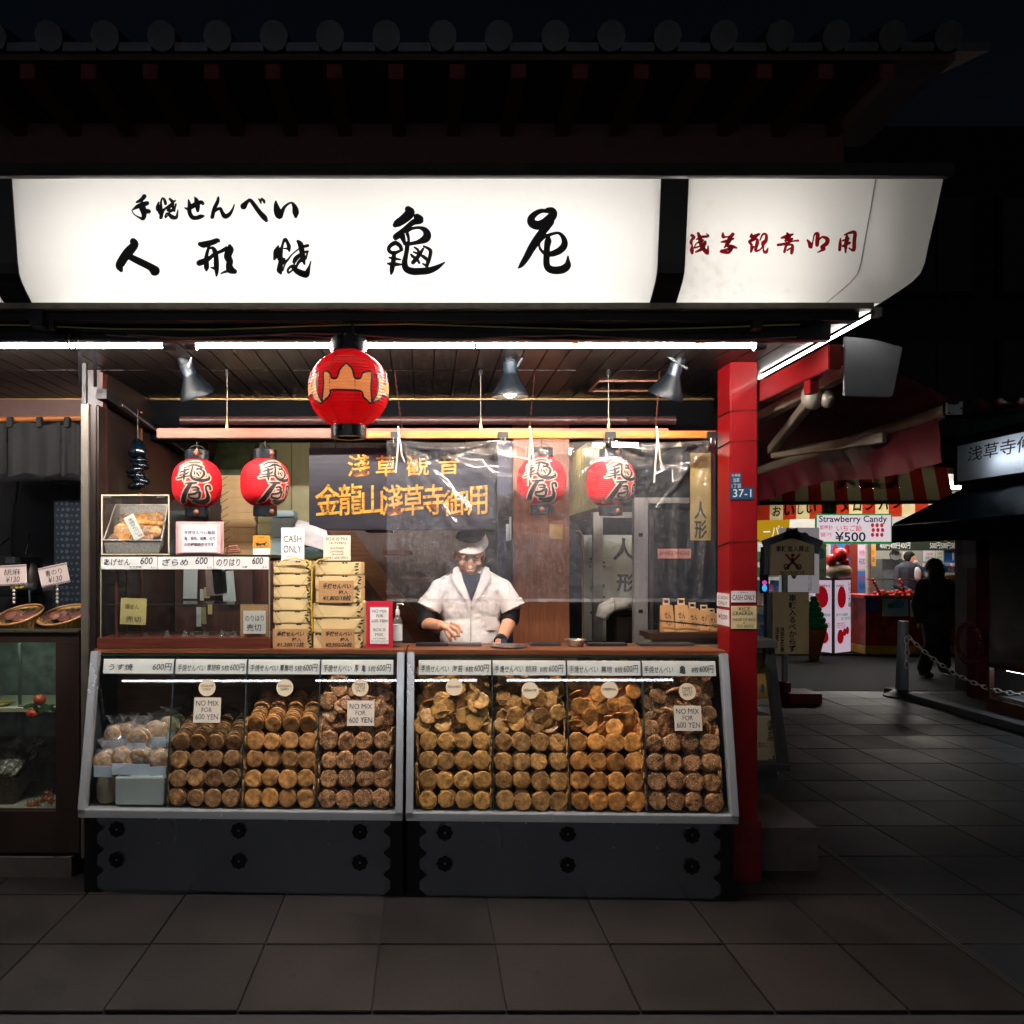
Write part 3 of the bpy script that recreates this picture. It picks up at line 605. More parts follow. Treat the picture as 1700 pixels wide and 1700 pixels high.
for k in range(10):
    a = R(36*k + 14)
    B().tube([(lambda q: (q[0]*math.cos(a) - q[1]*math.sin(a), q[0]*math.sin(a) + q[1]*math.cos(a), q[2]))(fn(0, -.93 + 1.86*i/16, -.0003)) for i in range(17)], .0011, 5).build('paper_seam', M('lantern_seam', '#5a0a14', .5), t, local=True)
B().tube([P(584, 568, 3.14), P(586, 545, 3.13), P(584, 530, 3.12)], .006, 8).tube([P(590, 562, 3.14), P(586, 540, 3.13)], .004, 8).ell(P(585, 524, 3.12), (.009, .007, .009), 10, 6).build('strap_hook', M('hook_brown', '#4a3530', .4, .4), t)
# =================================================================== SPOT LAMPS
lampm = M('lamp_blue', '#070d12', .42, 0, var=.12, scale=20, spec=.3); lampd = M('lamp_dark', '#14202b', .35, var=.1)
bulbE = EM('bulb_warm', '#ffca98', 520.0); bulbE2 = EM('bulb_warm_soft', '#ffca98', 200.0)
def spot(u, v, Y, rot, label, em, mount):
    t = thing('spot_lamp', label, 'lamp', P(u, v, Y), rot=rot, group='blue spot lamps hung under the awning'); t.scale = (1.1, 1.1, 1.1)
    B().lathe([(.004, .005), (.018, .002), (.028, -.010), (.031, -.026), (.0315, -.034)], 24).build('dome', lampm, t, smooth=True, local=True)
    B().lathe([(.030, -.036), (.0305, -.040), (.0295, -.085), (.032, -.090)], 24).build('socket', lampd, t, smooth=True, local=True)
    B().lathe([(.032, -.088), (.040, -.105), (.066, -.150), (.079, -.176), (.0795, -.186), (.078, -.187), (.062, -.150), (.034, -.102)], 32, cap=False).build('shade', lampm, t, smooth=True, local=True)
    B().ell((0, 0, -.156), (.033, .033, .034), 14, 10).build('bulb', em, t, smooth='all', local=True)
    m = P(*mount)
    B().tube([P(u, v, Y) + Vector((0, 0, .0)), P(u, v, Y)*.5 + m*.5 + Vector((0, 0, .035)), m], .0035, 6).build('cable', M('cable_grey', '#8d8f92', .4, .3), t)
    B().tube([P(u, v + 22, Y - .0) + Vector((.03, .0, 0)), m], .007, 8).build('arm', M('lamp_arm', '#77797c', .35, .7), t)
    B().tube([m, (m.x, m.y, CZ)], .010, 8).build('mount', lampd, t)
spot(303, 590, 3.80, (R(20), R(-17), 0), 'blue spot lamp at the end of the tube lamps, tilted towards the counter', bulbE2, (320, 588, 3.78))
spot(847, 588, 3.78, (R(3), 0, 0), 'blue spot lamp hanging straight down, its warm bulb visible', bulbE, (868, 592, 3.80))
spot(1130, 590, 3.80, (R(22), R(16), 0), 'blue spot lamp beside the red post, tilted inwards', bulbE2, (1109, 592, 3.78))
# =================================================================== CURTAIN RAIL AND CLEAR CURTAIN
rail = thing('curtain_rail', 'slim varnished wooden rail hung on wires across the shop front', 'rail', P(720, 720, 4.0))
orange = wood('rail_orange', '#b9682c', .32, 'x', var=.25); brown = wood('rail_brown', '#7d4634', .4, 'x', var=.2)
B().box(PX(262, 4.02), PX(1108, 4.02), 4.0, 4.03, PZ(727, 4.0), PZ(711, 4.0)).build('rail_back', brown, rail, bevel=.002)
B().box(PX(600, 3.97), PX(1187, 3.97), 3.955, 3.985, PZ(728, 3.97), PZ(716, 3.97)).build('rail_front', orange, rail, bevel=.002)
wm = M('wire', '#6f6a60', .4, .7)
for u in (377, 798, 1010):
    B().tube([P(u, 715, 4.015), (PX(u, 4.015), 4.015, CZ)], .0022, 6).build('wire', wm, rail)
    B().lathe([(.012, -.03), (.01, 0), (.004, .004)], 8, (PX(u, 4.015), 4.015, CZ - .005)).build('wire_rose', DARK, rail)
    B().lathe([(.009, 0), (.009, .02), (.004, .045), (.003, .06)], 8, (PX(u, 4.015), 4.015, PZ(713, 4.015))).build('turnbuckle', M('brass', '#9c8a52', .35, .8), rail)
chm = M('chain_rust', '#5a352c', .5, .6)
for u, u2 in ((655, 668), (888, 879), (1095, 1088)):
    z0 = CZ; p = P(u2, 715, 4.0); q = Vector((PX(u, 4.03), 4.03, CZ - .01)); n = 22
    b = B()
    for i in range(n):
        c = q.lerp(p, (i + .5)/n); d = (p - q).normalized(); s = Vector((1, 0, 0)) if i % 2 else Vector((0, 1, 0)); hl = (p - q).length/n*.68
        ring = [c + d*hl*math.cos(R(a)) + s*.0036*math.sin(R(a)) for a in range(0, 361, 60)]
        b.tube(ring, .0011, 4, cap=False)
    tag(b.build('chain', chm, rail), kind='stuff')
clipm = M('clip_black', '#17181b', .4, .3)
for u in (657, 835, 1013, 1182):
    c = P(u, 727, 3.95)
    t = thing('binder_clip', {657: 'black binder clip holding the gathered side of the clear curtain', 835: 'black binder clip above the cook holding the clear curtain', 1013: 'black binder clip over the turned lantern holding the clear curtain', 1182: 'black binder clip on the rail end beside the red post'}[u], 'clip', c, group='binder clips on the curtain rail')
    B().prism([(-.026, .03), (.026, .03), (.026, -.004), (-.026, -.004)], -.012, .045).build('jaw', clipm, t, local=True)
    B().tube([(-.009, -.014, .0), (-.012, -.016, -.03), (-.003, -.016, -.045), (.006, -.016, -.045), (.012, -.016, -.03), (.009, -.014, 0)], .0013, 5).build('handle', M('clip_wire', '#9a9a98', .25, .9), t, local=True)
for u, n_, dv in ((661, 'cord', 60), (880, 'cord', 82), (1090, 'cord', 76)):
    solid('tie_cord', {661: 'white tie cord hanging at the gathered edge of the clear curtain', 880: 'white tie cord hanging in front of a red lantern', 1090: 'white tie cord hanging near the metal door frame'}[u], 'cord',
          B().tube([P(u, 708, 3.945), P(u + 1, 725, 3.935), P(u - 2, 725 + dv*.6, 3.93), P(u - 4, 725 + dv, 3.93)], .0042, 6).tube([P(u + 1, 712, 3.94), P(u + 6, 725 + dv*.5, 3.93), P(u + 11, 722 + dv*.75, 3.93)], .0036, 6), M('cord_white', '#cfc0a8', .8, var=.15, scale=120), group='tie cords of the curtain')
ridges = [((655, 735), (668, 800), 5, 10), ((662, 742), (760, 880), 9, 20), ((664, 740), (720, 850), 6, 14), ((668, 738), (800, 872), 12, 18), ((672, 736), (840, 800), 14, 15), ((676, 734), (900, 765), 10, 14), ((700, 742), (835, 735), 6, 10), ((835, 735), (960, 752), 8, 10), ((835, 735), (780, 790), 9, 9),
          ((1013, 735), (930, 756), 7, 11), ((1013, 735), (1090, 752), 7, 12), ((1182, 735), (1120, 800), 10, 16), ((1175, 735), (1140, 990), 9, 14), ((1180, 740), (1165, 990), 6, 12), ((1130, 760), (1118, 990), 8, 9), ((1182, 735), (1080, 742), 6, 12), ((660, 745), (648, 990), 6, 12), ((700, 870), (820, 790), 30, -12), ((900, 800), (1100, 900), 60, 10), ((660, 760), (700, 985), 14, 8)]
rr_ = random.Random(11)
for cx_ in (657, 657, 835, 1013, 1182, 1182):
    for _ in range(6):
        a_ = R(rr_.uniform(8, 172)); L_ = rr_.uniform(40, 150); ridges.append(((cx_, 733), (cx_ + L_*math.cos(a_), 733 + L_*math.sin(a_)), rr_.uniform(3, 7), rr_.uniform(-8, 9)))
def cur(s, t):
    u = 642 + (1188 - 642)*s; v = 730 + (998 - 730)*t; d = 0
    for (ax, ay), (bx, by), wd, am in ridges:
        dx, dy = bx - ax, by - ay; L2 = dx*dx + dy*dy; q = max(0, min(1, ((u - ax)*dx + (v - ay)*dy)/L2)); px, py = ax + dx*q - u, ay + dy*q - v
        d += am*.0016*math.exp(-(px*px + py*py)/(wd*wd))*(1 - .45*q)
    d += .004*math.sin(u*.045 + v*.01) + .003*math.sin(v*.05 + u*.02) + .0015*math.sin(u*.16 - v*.09)
    if t < .09: v += 5*(1 - t/.09)*abs(math.sin((u - 657)/(1182 - 657)*math.pi*3))
    q = min(1, t/.17); d += .024*q*q*(3 - 2*q) + .010*math.sin(u*.027 + 1.3)*q*(1 - q)*4 + .006*math.sin(u*.011)*math.sin(math.pi*t)
    if u > 1090: d += .006*math.sin((u - 1090)*.16 + t*2)*min(1, (u - 1090)/30)
    if u < 700: d += .007*math.sin(u*.33 + t*5)*(1 - (u - 640)/60)
    return P(u, v, 3.925 - d)
cb = B().grid(cur, 300, 150)
curt = solid('clear_curtain', 'clear creased vinyl curtain hanging in front of the cook', 'curtain', cb, GLASS('vinyl', '#fbfbff',   .045, .12, 1.45, bump=.15, scale=55, boost=1.25), smooth='all')
B().grid(lambda s, t: cur(s, .985 + .02*t) + Vector((0, -.003, 0)), 60, 2).build('hem', GLASS('vinyl_hem', '#f4f0ee', .16, .12, 1.45, boost=1.5), curt, smooth='all')
# =================================================================== DISPLAY CASES
YAW = -R(1.7); CO = Vector((-1.626, 3.69, 0)); CROT = Matrix.Translation(CO) @ Matrix.Rotation(YAW, 4, 'Z')
GZ0, GZ1, GS = .416, 1.105, .13; GL = math.hypot(GZ1 - GZ0, GS)
TILT = math.atan2(GS, GZ1 - GZ0)
def CP(x, s, d=0):          # case frame: x along the front, s metres up the slanted glass, d behind it
    t = s / GL; return Vector((x, GS*t + d*math.cos(TILT), GZ0 + (GZ1 - GZ0)*t - d*math.sin(TILT)*.0))
def W(p): return CROT @ Vector(p)
steel = M('case_steel', '#c0c5ca', .24, .55, var=.03, scale=5); steel_b = M('base_steel', '#8a929c', .22, .85, var=.08, scale=3, stretch=(1, 1, .2))
caseg = GLASS('case_glass', '#fafdfc', .0035, .01, 1.5, boost=1.0, scale=8); divg = GLASS('divider_glass', '#e0efeb', .006, .03, 1.4)
case_in = M('case_inside', '#4d565c', .4, .3, var=.15)
strip_w = M('price_strip', '#dcdcd8', .5, var=.05); rose_m = M('rosette', '#0e0f11', .4, .3)
black_orn = M('ornament_black', '#0b0b0d', .5, .2)
tin = M('ornament_dark', '#16171a', .4, .4)
def show_case(x0, x1, label, strips):
    t = thing('display_case', label, 'display case', W((x0, .2, 0)), YAW)
    def loc(b): b.x = Matrix.Translation((-x0, -.2, 0)); return b
    def put(b, n, m, **k):
        b.v = [Matrix.Translation((-x0, -.2, 0)) @ p for p in b.v]; return b.build(n, m, t, local=True, **k)
    wd = .034
    for xa in (x0, x1 - wd):
        put(B().bar(CP(xa + wd/2, -.012), CP(xa + wd/2, GL + .03), wd, .045, up=(0, 1, 0)), 'corner_post', steel, bevel=.003)
    put(B().box(x0, x1, -.02, .05, GZ0 - .044, GZ0 - .006), 'bottom_rail', steel, bevel=.003)
    put(B().box(x0 + .01, x1 - .01, GS + .018, GS + .04, GZ1 + .002, GZ1 + .014), 'top_rail', M('rail_green', '#20332e', .3, .3), bevel=.002)
    g = B(); a0, a1 = x0 + .05, x1 - .05
    g.add([CP(x0 + wd, 0), CP(x1 - wd, 0), CP(x1 - wd, GL), CP(x0 + wd, GL)], [(0, 1, 2, 3)]); put(g, 'glass_pane', caseg)
    n = 4; step = (a1 - a0)/n
    for i in range(1, n):
        xx = a0 + step*i
        g = B().add([CP(xx - .003, .004, .006), CP(xx + .003, .004, .006), CP(xx + .003, GL - .01, .006), CP(xx - .003, GL - .01, .006), (xx - .003, .56, GZ0), (xx + .003, .56, GZ0), (xx + .003, .56, GZ1 - .01), (xx - .003, .56, GZ1 - .01)], [(0,1,2,3),(5,4,7,6),(0,3,7,4),(1,5,6,2),(3,2,6,7),(0,4,5,1)])
        put(g, 'divider', divg)
        put(B().bar(CP(xx, .002, .004), CP(xx, GL - .012, .004), .006, .004, up=(0, 1, 0)), 'divider_edge', M('divider_edge', '#1c3236', .2, .1))
    put(B().box(x0 + .005, x1 - .005, .05, .60, GZ0 - .05, GZ0 - .004), 'case_floor', case_in)
    put(B().box(x0 + .005, x1 - .005, .575, .60, GZ0, GZ1), 'case_back', M('case_back', '#2b3742', .25, .2, var=.15))
    for xa in (x0 + .004, x1 - .010):
        put(B().add([CP(xa, 0, .03), CP(xa + .006, 0, .03), CP(xa + .006, GL, .03), CP(xa, GL, .03), (xa, .57, GZ0), (xa + .006, .57, GZ0), (xa + .006, .57, GZ1), (xa, .57, GZ1)], [(0,1,2,3),(5,4,7,6),(0,3,7,4),(1,5,6,2),(3,2,6,7),(0,4,5,1)]), 'side_panel', case_in)
    put(B().box(x0 - .004, x1 + .004, GS + .028, .40, GZ1 + .016, GZ1 + .040), 'counter_top', wood('counter_wood', '#6e4026', .4, 'x', var=.3), bevel=.003)
    # price strips behind the top of the glass
    for i, parts in enumerate(strips):
        xa, xb = a0 + step*i + .004, a0 + step*(i+1) - .004
        put(B().add([CP(xa, GL - .078, .012), CP(xb, GL - .078, .012), CP(xb, GL - .008, .012), CP(xa, GL - .008, .012), CP(xa, GL - .078, .016), CP(xb, GL - .078, .016), CP(xb, GL - .008, .016), CP(xa, GL - .008, .016)], [(0,1,2,3),(7,6,5,4),(0,4,5,1),(3,2,6,7),(0,3,7,4),(1,5,6,2)]), 'price_strip', strip_w)
        b = B()
        for body, fa, fb, h0, h1 in parts:
            q = B(); put_text(q, body, 0, 0, 1, 1, 0, bold=.003, shear=.12)
            b.add([CP(xa + (xb - xa)*(fa + (fb - fa)*p.x), GL - .078 + .070*(h0 + (h1 - h0)*p.z), .0108) for p in q.v], q.f)
        put(b, 'lettering', INK)
    # plinth of brushed steel with rosettes and studs
    put(B().box(x0 + .015, x1 - .015, .045, .07, .0, GZ0 - .053), 'base_panel', steel_b)
    put(B().box(x0 + .015, x1 - .015, .071, .60, .0, GZ0 - .053), 'base_body', DARK)
    pet = 8
    for zz in (.300, .155):
        for xx in ((x0 + .16, x0 + .745, x0 + 1.32) if x0 < 1 else (x0 + .18, x0 + .755, x0 + 1.33)):
            b = B()
            out = [(xx + .036*(1 + .07*math.cos(2*math.pi*k*pet/48))*math.cos(2*math.pi*k/48), zz + .036*(1 + .07*math.cos(2*math.pi*k*pet/48))*math.sin(2*math.pi*k/48)) for k in range(48)]
            b.prism(out, .036, .0455); put(b, 'rosette', rose_m)
            put(B().lathe([(.006, -.003), (.006, .002), (.002, .005)], 10).__class__() if False else B().ell((xx, .036, zz), (.005, .004, .005), 8, 6), 'stud', MATS['case_steel'])
    for zz in (.348, .235):
        for xx in (x0 + .36, x0 + .56, x0 + .97, x0 + 1.17): put(B().ell((xx, .045, zz), (.0045, .004, .0045), 8, 6), 'stud', MATS['case_steel'])
    for side in (0, 1):          # scalloped black plates at both ends of the plinth
        xe = x0 + .004 if side == 0 else x1 - .004; sg = 1 if side == 0 else -1; pts = [(xe, .0), (xe, GZ0 - .056)]
        for k in range(41):
            z = (GZ0 - .058)*(1 - k/40); wv = .068 + .016*math.cos(z*62) + .006*math.cos(z*124); pts.append((xe + sg*wv, z))
        put(B().prism(pts, .038, .0447), 'corner_plate', black_orn)
    return t
te = '手焼せんべい'
show_case(0, 1.525, 'slanted glass display case under the stacked boxes, holding bagged and round crackers',
    [[('うす焼', .08, .42, .22, .68), ('600円', .70, .97, .22, .72)],
     [(te, .03, .42, .18, .66), ('厚胡麻', .44, .63, .2, .66), ('5枚', .65, .76, .2, .62), ('600円', .77, .97, .2, .72)],
     [(te, .03, .42, .18, .66), ('厚無地', .44, .63, .2, .66), ('5枚', .65, .76, .2, .62), ('600円', .77, .97, .2, .72)],
     [(te, .03, .42, .18, .66), ('厚', .46, .52, .2, .66), ('亀', .56, .62, .2, .66), ('5枚', .65, .76, .2, .62), ('600円', .77, .97, .2, .72)]])
show_case(1.54, 3.065, 'slanted glass display case in front of the cook, full of angular crackers',
    [[(te, .03, .42, .18, .66), ('海苔', .46, .61, .2, .66), ('8枚', .65, .76, .2, .62), ('600円', .77, .97, .2, .72)],
     [(te, .03, .42, .18, .66), ('胡麻', .45, .61, .2, .66), ('8枚', .65, .76, .2, .62), ('600円', .77, .97, .2, .72)],
     [(te, .03, .42, .18, .66), ('無地', .46, .61, .2, .66), ('8枚', .65, .76, .2, .62), ('600円', .77, .97, .2, .72)],
     [(te, .03, .42, .18, .66), ('亀', .51, .59, .14, .7), ('8枚', .67, .77, .2, .62), ('600円', .78, .97, .2, .72)]])
A0, AST = .05, (1.525 - .1)/4
# =================================================================== CRACKERS
def CRACK(name, light, dark, speck=None, sp_scale=90., sp_size=.25, lum=.22, rough=.36):
    m = bpy.data.materials.new(name); m.use_nodes = True; n = m.node_tree.nodes; l = m.node_tree.links; b = n['Principled BSDF']
    b.inputs['Roughness'].default_value = rough
    tc = n.new('ShaderNodeTexCoord'); oi = n.new('ShaderNodeObjectInfo'); ad = n.new('ShaderNodeVectorMath'); ad.operation = 'ADD'
    mu = n.new('ShaderNodeMath'); mu.operation = 'MULTIPLY'; mu.inputs[1].default_value = 37.; l.new(oi.outputs['Random'], mu.inputs[0])
    l.new(tc.outputs['Object'], ad.inputs[0]); l.new(mu.outputs[0], ad.inputs[1])
    nz = n.new('ShaderNodeTexNoise'); nz.inputs['Scale'].default_value = 55; nz.inputs['Detail'].default_value = 6; nz.inputs['Roughness'].default_value = .65; l.new(ad.outputs[0], nz.inputs[0])
    rp = n.new('ShaderNodeValToRGB'); rp.color_ramp.elements[0].position = .36; rp.color_ramp.elements[1].position = .64
    rp.color_ramp.elements[0].color = (*hexc(dark), 1); rp.color_ramp.elements[1].color = (*hexc(light), 1); l.new(nz.outputs[0], rp.inputs[0])
    n3 = n.new('ShaderNodeTexNoise'); n3.inputs['Scale'].default_value = 24; n3.inputs['Detail'].default_value = 3; l.new(ad.outputs[0], n3.inputs[0])
    m3 = n.new('ShaderNodeMapRange'); m3.inputs[1].default_value = .35; m3.inputs[2].default_value = .62; m3.inputs[3].default_value = .68; m3.inputs[4].default_value = 1.4; l.new(n3.outputs[0], m3.inputs[0])
    h3 = n.new('ShaderNodeHueSaturation'); l.new(rp.outputs[0], h3.inputs['Color']); l.new(m3.outputs[0], h3.inputs['Value'])
    col = h3.outputs[0]
    if speck:
        vo = n.new('ShaderNodeTexVoronoi'); vo.inputs['Scale'].default_value = sp_scale; l.new(ad.outputs[0], vo.inputs[0])
        lt = n.new('ShaderNodeMath'); lt.operation = 'LESS_THAN'; lt.inputs[1].default_value = sp_size; l.new(vo.outputs['Distance'], lt.inputs[0])
        mx = n.new('ShaderNodeMix'); mx.data_type = 'RGBA'; l.new(lt.outputs[0], mx.inputs['Factor']); l.new(col, mx.inputs['A']); mx.inputs['B'].default_value = (*hexc(speck), 1); col = mx.outputs['Result']
    hs = n.new('ShaderNodeHueSaturation'); mr = n.new('ShaderNodeMapRange'); mr.inputs[3].default_value = 1 - lum*1.6; mr.inputs[4].default_value = 1 + lum; l.new(oi.outputs['Random'], mr.inputs[0]); l.new(mr.outputs[0], hs.inputs['Value'])
    l.new(col, hs.inputs['Color']); l.new(hs.outputs[0], b.inputs['Base Color'])
    bp = n.new('ShaderNodeBump'); bp.inputs['Strength'].default_value = .6; bp.inputs['Distance'].default_value = .003; l.new(nz.outputs[0], bp.inputs['Height']); l.new(bp.outputs[0], b.inputs['Normal'])
    MATS[name] = m; return m
ck = {'sesame_round': CRACK('cracker_sesame_round', '#ac7e50', '#704c2c', '#241911', 170, .28),
      'plain_round': CRACK('cracker_plain_round', '#cc9256', '#9a6430', None),
      'spicy': CRACK('cracker_spicy', '#b88052', '#6a422a', '#dcbc94', 120, .27, rough=.3),
      'seaweed': CRACK('cracker_seaweed', '#d8a25c', '#a46e36', '#5c5a30', 150, .2),
      'sesame': CRACK('cracker_sesame', '#cc9858', '#925f30', '#33281c', 170, .24),
      'plain': CRACK('cracker_plain', '#e09c50', '#b46c30', None)}
def cracker_mesh(sides, seed, mat, r=.0435, th=.010, rough=.0016):
    rnd = random.Random(seed); n = 28; vs = []; fs = []; ph = rnd.uniform(0, 6.28)
    bumps = [(rnd.uniform(-.8, .8), rnd.uniform(-.8, .8), rnd.uniform(.12, .36), rnd.uniform(-.8, 1.3)) for _ in range(16)]
    fr = [(rnd.randint(3, 9), rnd.uniform(0, 6.28), rnd.uniform(.006, .018)) for _ in range(4)]
    def rad(a):
        if sides:
            q = (a + ph) % (2*math.pi/sides) - math.pi/sides; base = math.cos(math.pi/sides)/math.cos(q); base = base*.97 + .03
        else: base = 1.
        return r*(base + sum(c*math.sin(k*a + p) for k, p, c in fr)*(.8 if sides else .12))
    def hz(x, y): return sum(hh*rough*math.exp(-((x/r - bx)**2 + (y/r - by)**2)/(bs*bs)) for bx, by, bs, hh in bumps)
    rings = [(.0, 1), (.28, 1), (.52, 1), (.74, 1), (.92, 1), (.985, .7), (1., .0), (.97, -.8), (.6, -1), (0, -1)]
    for f, zz in rings:
        for k in range(n):
            a = 2*math.pi*k/n; rr = rad(a)*f; x, y = rr*math.cos(a), rr*math.sin(a)
            vs.append((x, y, zz*th/2 + (hz(x, y) if zz > 0 else 0) + (rad(a)/r - 1)*.01*f))
    for i in range(len(rings) - 1):
        for k in range(n): fs.append((i*n+k, i*n+(k+1) % n, (i+1)*n+(k+1) % n, (i+1)*n+k))
    me = B().add(vs, fs).mesh('rice_cracker', smooth='all', weld=True); me.materials.append(mat); return me
FACE = Matrix.Rotation(math.pi/2 - TILT, 4, 'X')      # a flat cracker turned to lean against the glass
def place(me, x, s, d, rot=(0, 0, 0), spin=None):
    from mathutils import Euler
    m = CROT @ Matrix.Translation(CP(x, s, d)) @ FACE @ Euler(rot).to_matrix().to_4x4() @ Matrix.Rotation(random.uniform(0, 6.28) if spin is None else spin, 4, 'Z')
    return m
ROW = ['bottom row', 'second row up', 'third row up', 'top row']; COLW = ['first across', 'second across', 'third across', 'fourth across']
def NTH(k):
    a = ['first', 'second', 'third', 'fourth', 'fifth', 'sixth', 'seventh', 'eighth', 'ninth', 'tenth', 'eleventh', 'twelfth', 'thirteenth', 'fourteenth', 'fifteenth', 'sixteenth', 'seventeenth', 'eighteenth', 'nineteenth']
    return a[k] if k < 19 else ({1: 'twentieth', 2: 'thirtieth'}[(k + 1)//10 - 1] if (k + 1) % 10 == 0 else {2: 'twenty', 3: 'thirty'}[(k + 1)//10] + '-' + a[(k + 1) % 10 - 1])
HB = ['lowest', 'lower', 'middle', 'raised', 'upper', 'topmost']; ORD = ['first', 'second', 'third', 'fourth', 'fifth', 'sixth', 'seventh', 'eighth', 'ninth', 'tenth', 'eleventh']
def cracker(me, m, label, group, cat='cracker'):
    o = bpy.data.objects.new('rice_cracker', me); COL.objects.link(o)
    o.location = m.to_translation(); o.rotation_euler = m.to_euler(); s_ = random.uniform(.91, 1.05); o.scale = (s_, s_*random.uniform(.96, 1.03), 1); tag(o, label, cat, group); return o
def fill(name, mes, spots, mat, label):
    vs = []; fs = []
    for m in spots:
        me = random.choice(mes); o = len(vs); vs += [m @ v.co for v in me.vertices]; fs += [tuple(i + o for i in p.vertices) for p in me.polygons]
    b = B(); b.v = [Vector(v) for v in vs]; b.f = fs
    o = b.build(name, mat, smooth='all'); tag(o, label, 'crackers', kind='stuff'); return o
def bin_of(x0, kind, sides, what, rows, heap_top, n_heap, th=.008, r=.045, heap='loose', short=''):
    mat = ck[kind]; mes = [cracker_mesh(sides, kind + str(i), mat, r, th, .0016 if kind != 'spicy' else .0026) for i in range(5)]
    pitch = .0875; wcol = AST - .012; cs = wcol/4.06
    for rr in range(rows):
        for c in range(4):
            x = x0 + .008 + cs*(c + .5) + random.uniform(-.006, .006); s = .046 + pitch*rr + random.uniform(-.005, .005)
            m = place(random.choice(mes), x, s, .014 + random.uniform(0, .006), (random.uniform(-.09, .09), random.uniform(-.09, .09), 0))
            cracker(random.choice(mes), m, f'{what}, {ROW[rr]}, {COLW[c]}', f'{what}s in neat rows')
    sp = []
    for lay in range(1, 4):
        for rr in range(rows):
            for c in range(4):
                sp.append(place(None, x0 + .008 + cs*(c + .5) + random.uniform(-.008, .008), .043 + pitch*rr + random.uniform(-.008, .008), .014 + lay*th*1.3, (random.uniform(-.12, .12), random.uniform(-.12, .12), 0)))
    for rr in range(rows*9):                         # edge-on crackers wedged along the dividers
        sp.append(place(None, x0 + random.choice((.004, AST - .008)), .03 + rr*.0098 + random.uniform(-.004, .004), .05 + random.uniform(0, .03), (random.uniform(-.2, .2), random.uniform(1.25, 1.6), 0)))
    base = .046 + pitch*(rows - .5)
    if heap == 'loose':
        span = heap_top - base
        for k in range(n_heap):
            q = k/n_heap; s = base + .03 + span*q*.96 + random.uniform(-.012, .012); x = x0 + .04 + (AST - .085)*((k*.618) % 1) + random.uniform(-.02, .02)
            edge = random.random() < .16
            rot = (random.uniform(-.42, .25), random.uniform(-.38, .38), 0) if not edge else (random.uniform(.9, 1.3), random.uniform(-.3, .3), random.uniform(-.6, .6))
            m = place(None, x, s, .02 + random.uniform(0, .045) + (.02 if edge else 0) + .03*q, rot)
            cc = COLW[max(0, min(3, int((x - x0)/AST*4)))]
            o = cracker(random.choice(mes), m, f'{what}, ' + ('on edge' if edge else 'flat') + f' in the heap, {NTH(k)} up, {cc}', f'{what}s in the loose heap')
        for k in range(150):
            q = random.random(); s = base + span*q; x = x0 + .03 + (AST - .065)*random.random()
            sp.append(place(None, x, s, .05 + .08*random.random() + .05*q, (random.uniform(-.9, .5), random.uniform(-.6, .6), random.uniform(0, 3))))
    else:                                             # stacks lying down, running back from the glass
        for c in range(4):
            x = x0 + .008 + cs*(c + .5); n = 6
            for k in range(n):
                m = place(None, x + random.uniform(-.003, .003) + k*.0008, base + .034 + k*.0062, .016 + k*.019, (.30 + random.uniform(-.12, .12), random.uniform(-.12, .12), 0))
                cracker(random.choice(mes), m, f'{what}, lying stack {COLW[c]}, {ORD[k]} from the glass', f'{what}s in lying stacks')
    if heap != 'loose':
        for c in range(4):
            for k in range(6, 14): sp.append(place(None, x0 + .008 + cs*(c + .5) + random.uniform(-.004, .004), base + .034 + k*.0062, .016 + k*.019, (.30 + random.uniform(-.12, .12), random.uniform(-.12, .12), 0)))
    fill('cracker_fill', mes, sp, mat, f'{what}s packed behind those at the glass')
LX, RX = 0 + A0, 1.54 + A0
bin_of(LX + AST, 'sesame_round', 0, 'thick dark round sesame cracker', 3, 0, 0, th=.011, r=.0422, heap='stack')
bin_of(LX + AST*2, 'plain_round', 0, 'thick golden round cracker', 4, 0, 0, th=.011, r=.0422, heap='stack')
bin_of(LX + AST*3, 'spicy', 8, 'glazed cracker in bin at case joint', 4, .57, 24, th=.014)
bin_of(RX, 'seaweed', 7, 'greenish flecked angular cracker', 4, .635, 36)
bin_of(RX + AST, 'sesame', 7, 'black flecked angular cracker', 4, .62, 36)
bin_of(RX + AST*2, 'plain', 7, 'plain golden angular cracker', 4, .655, 38)
bin_of(RX + AST*3, 'spicy', 8, 'glazed cracker in bin beside post', 4, .655, 36, th=.014)
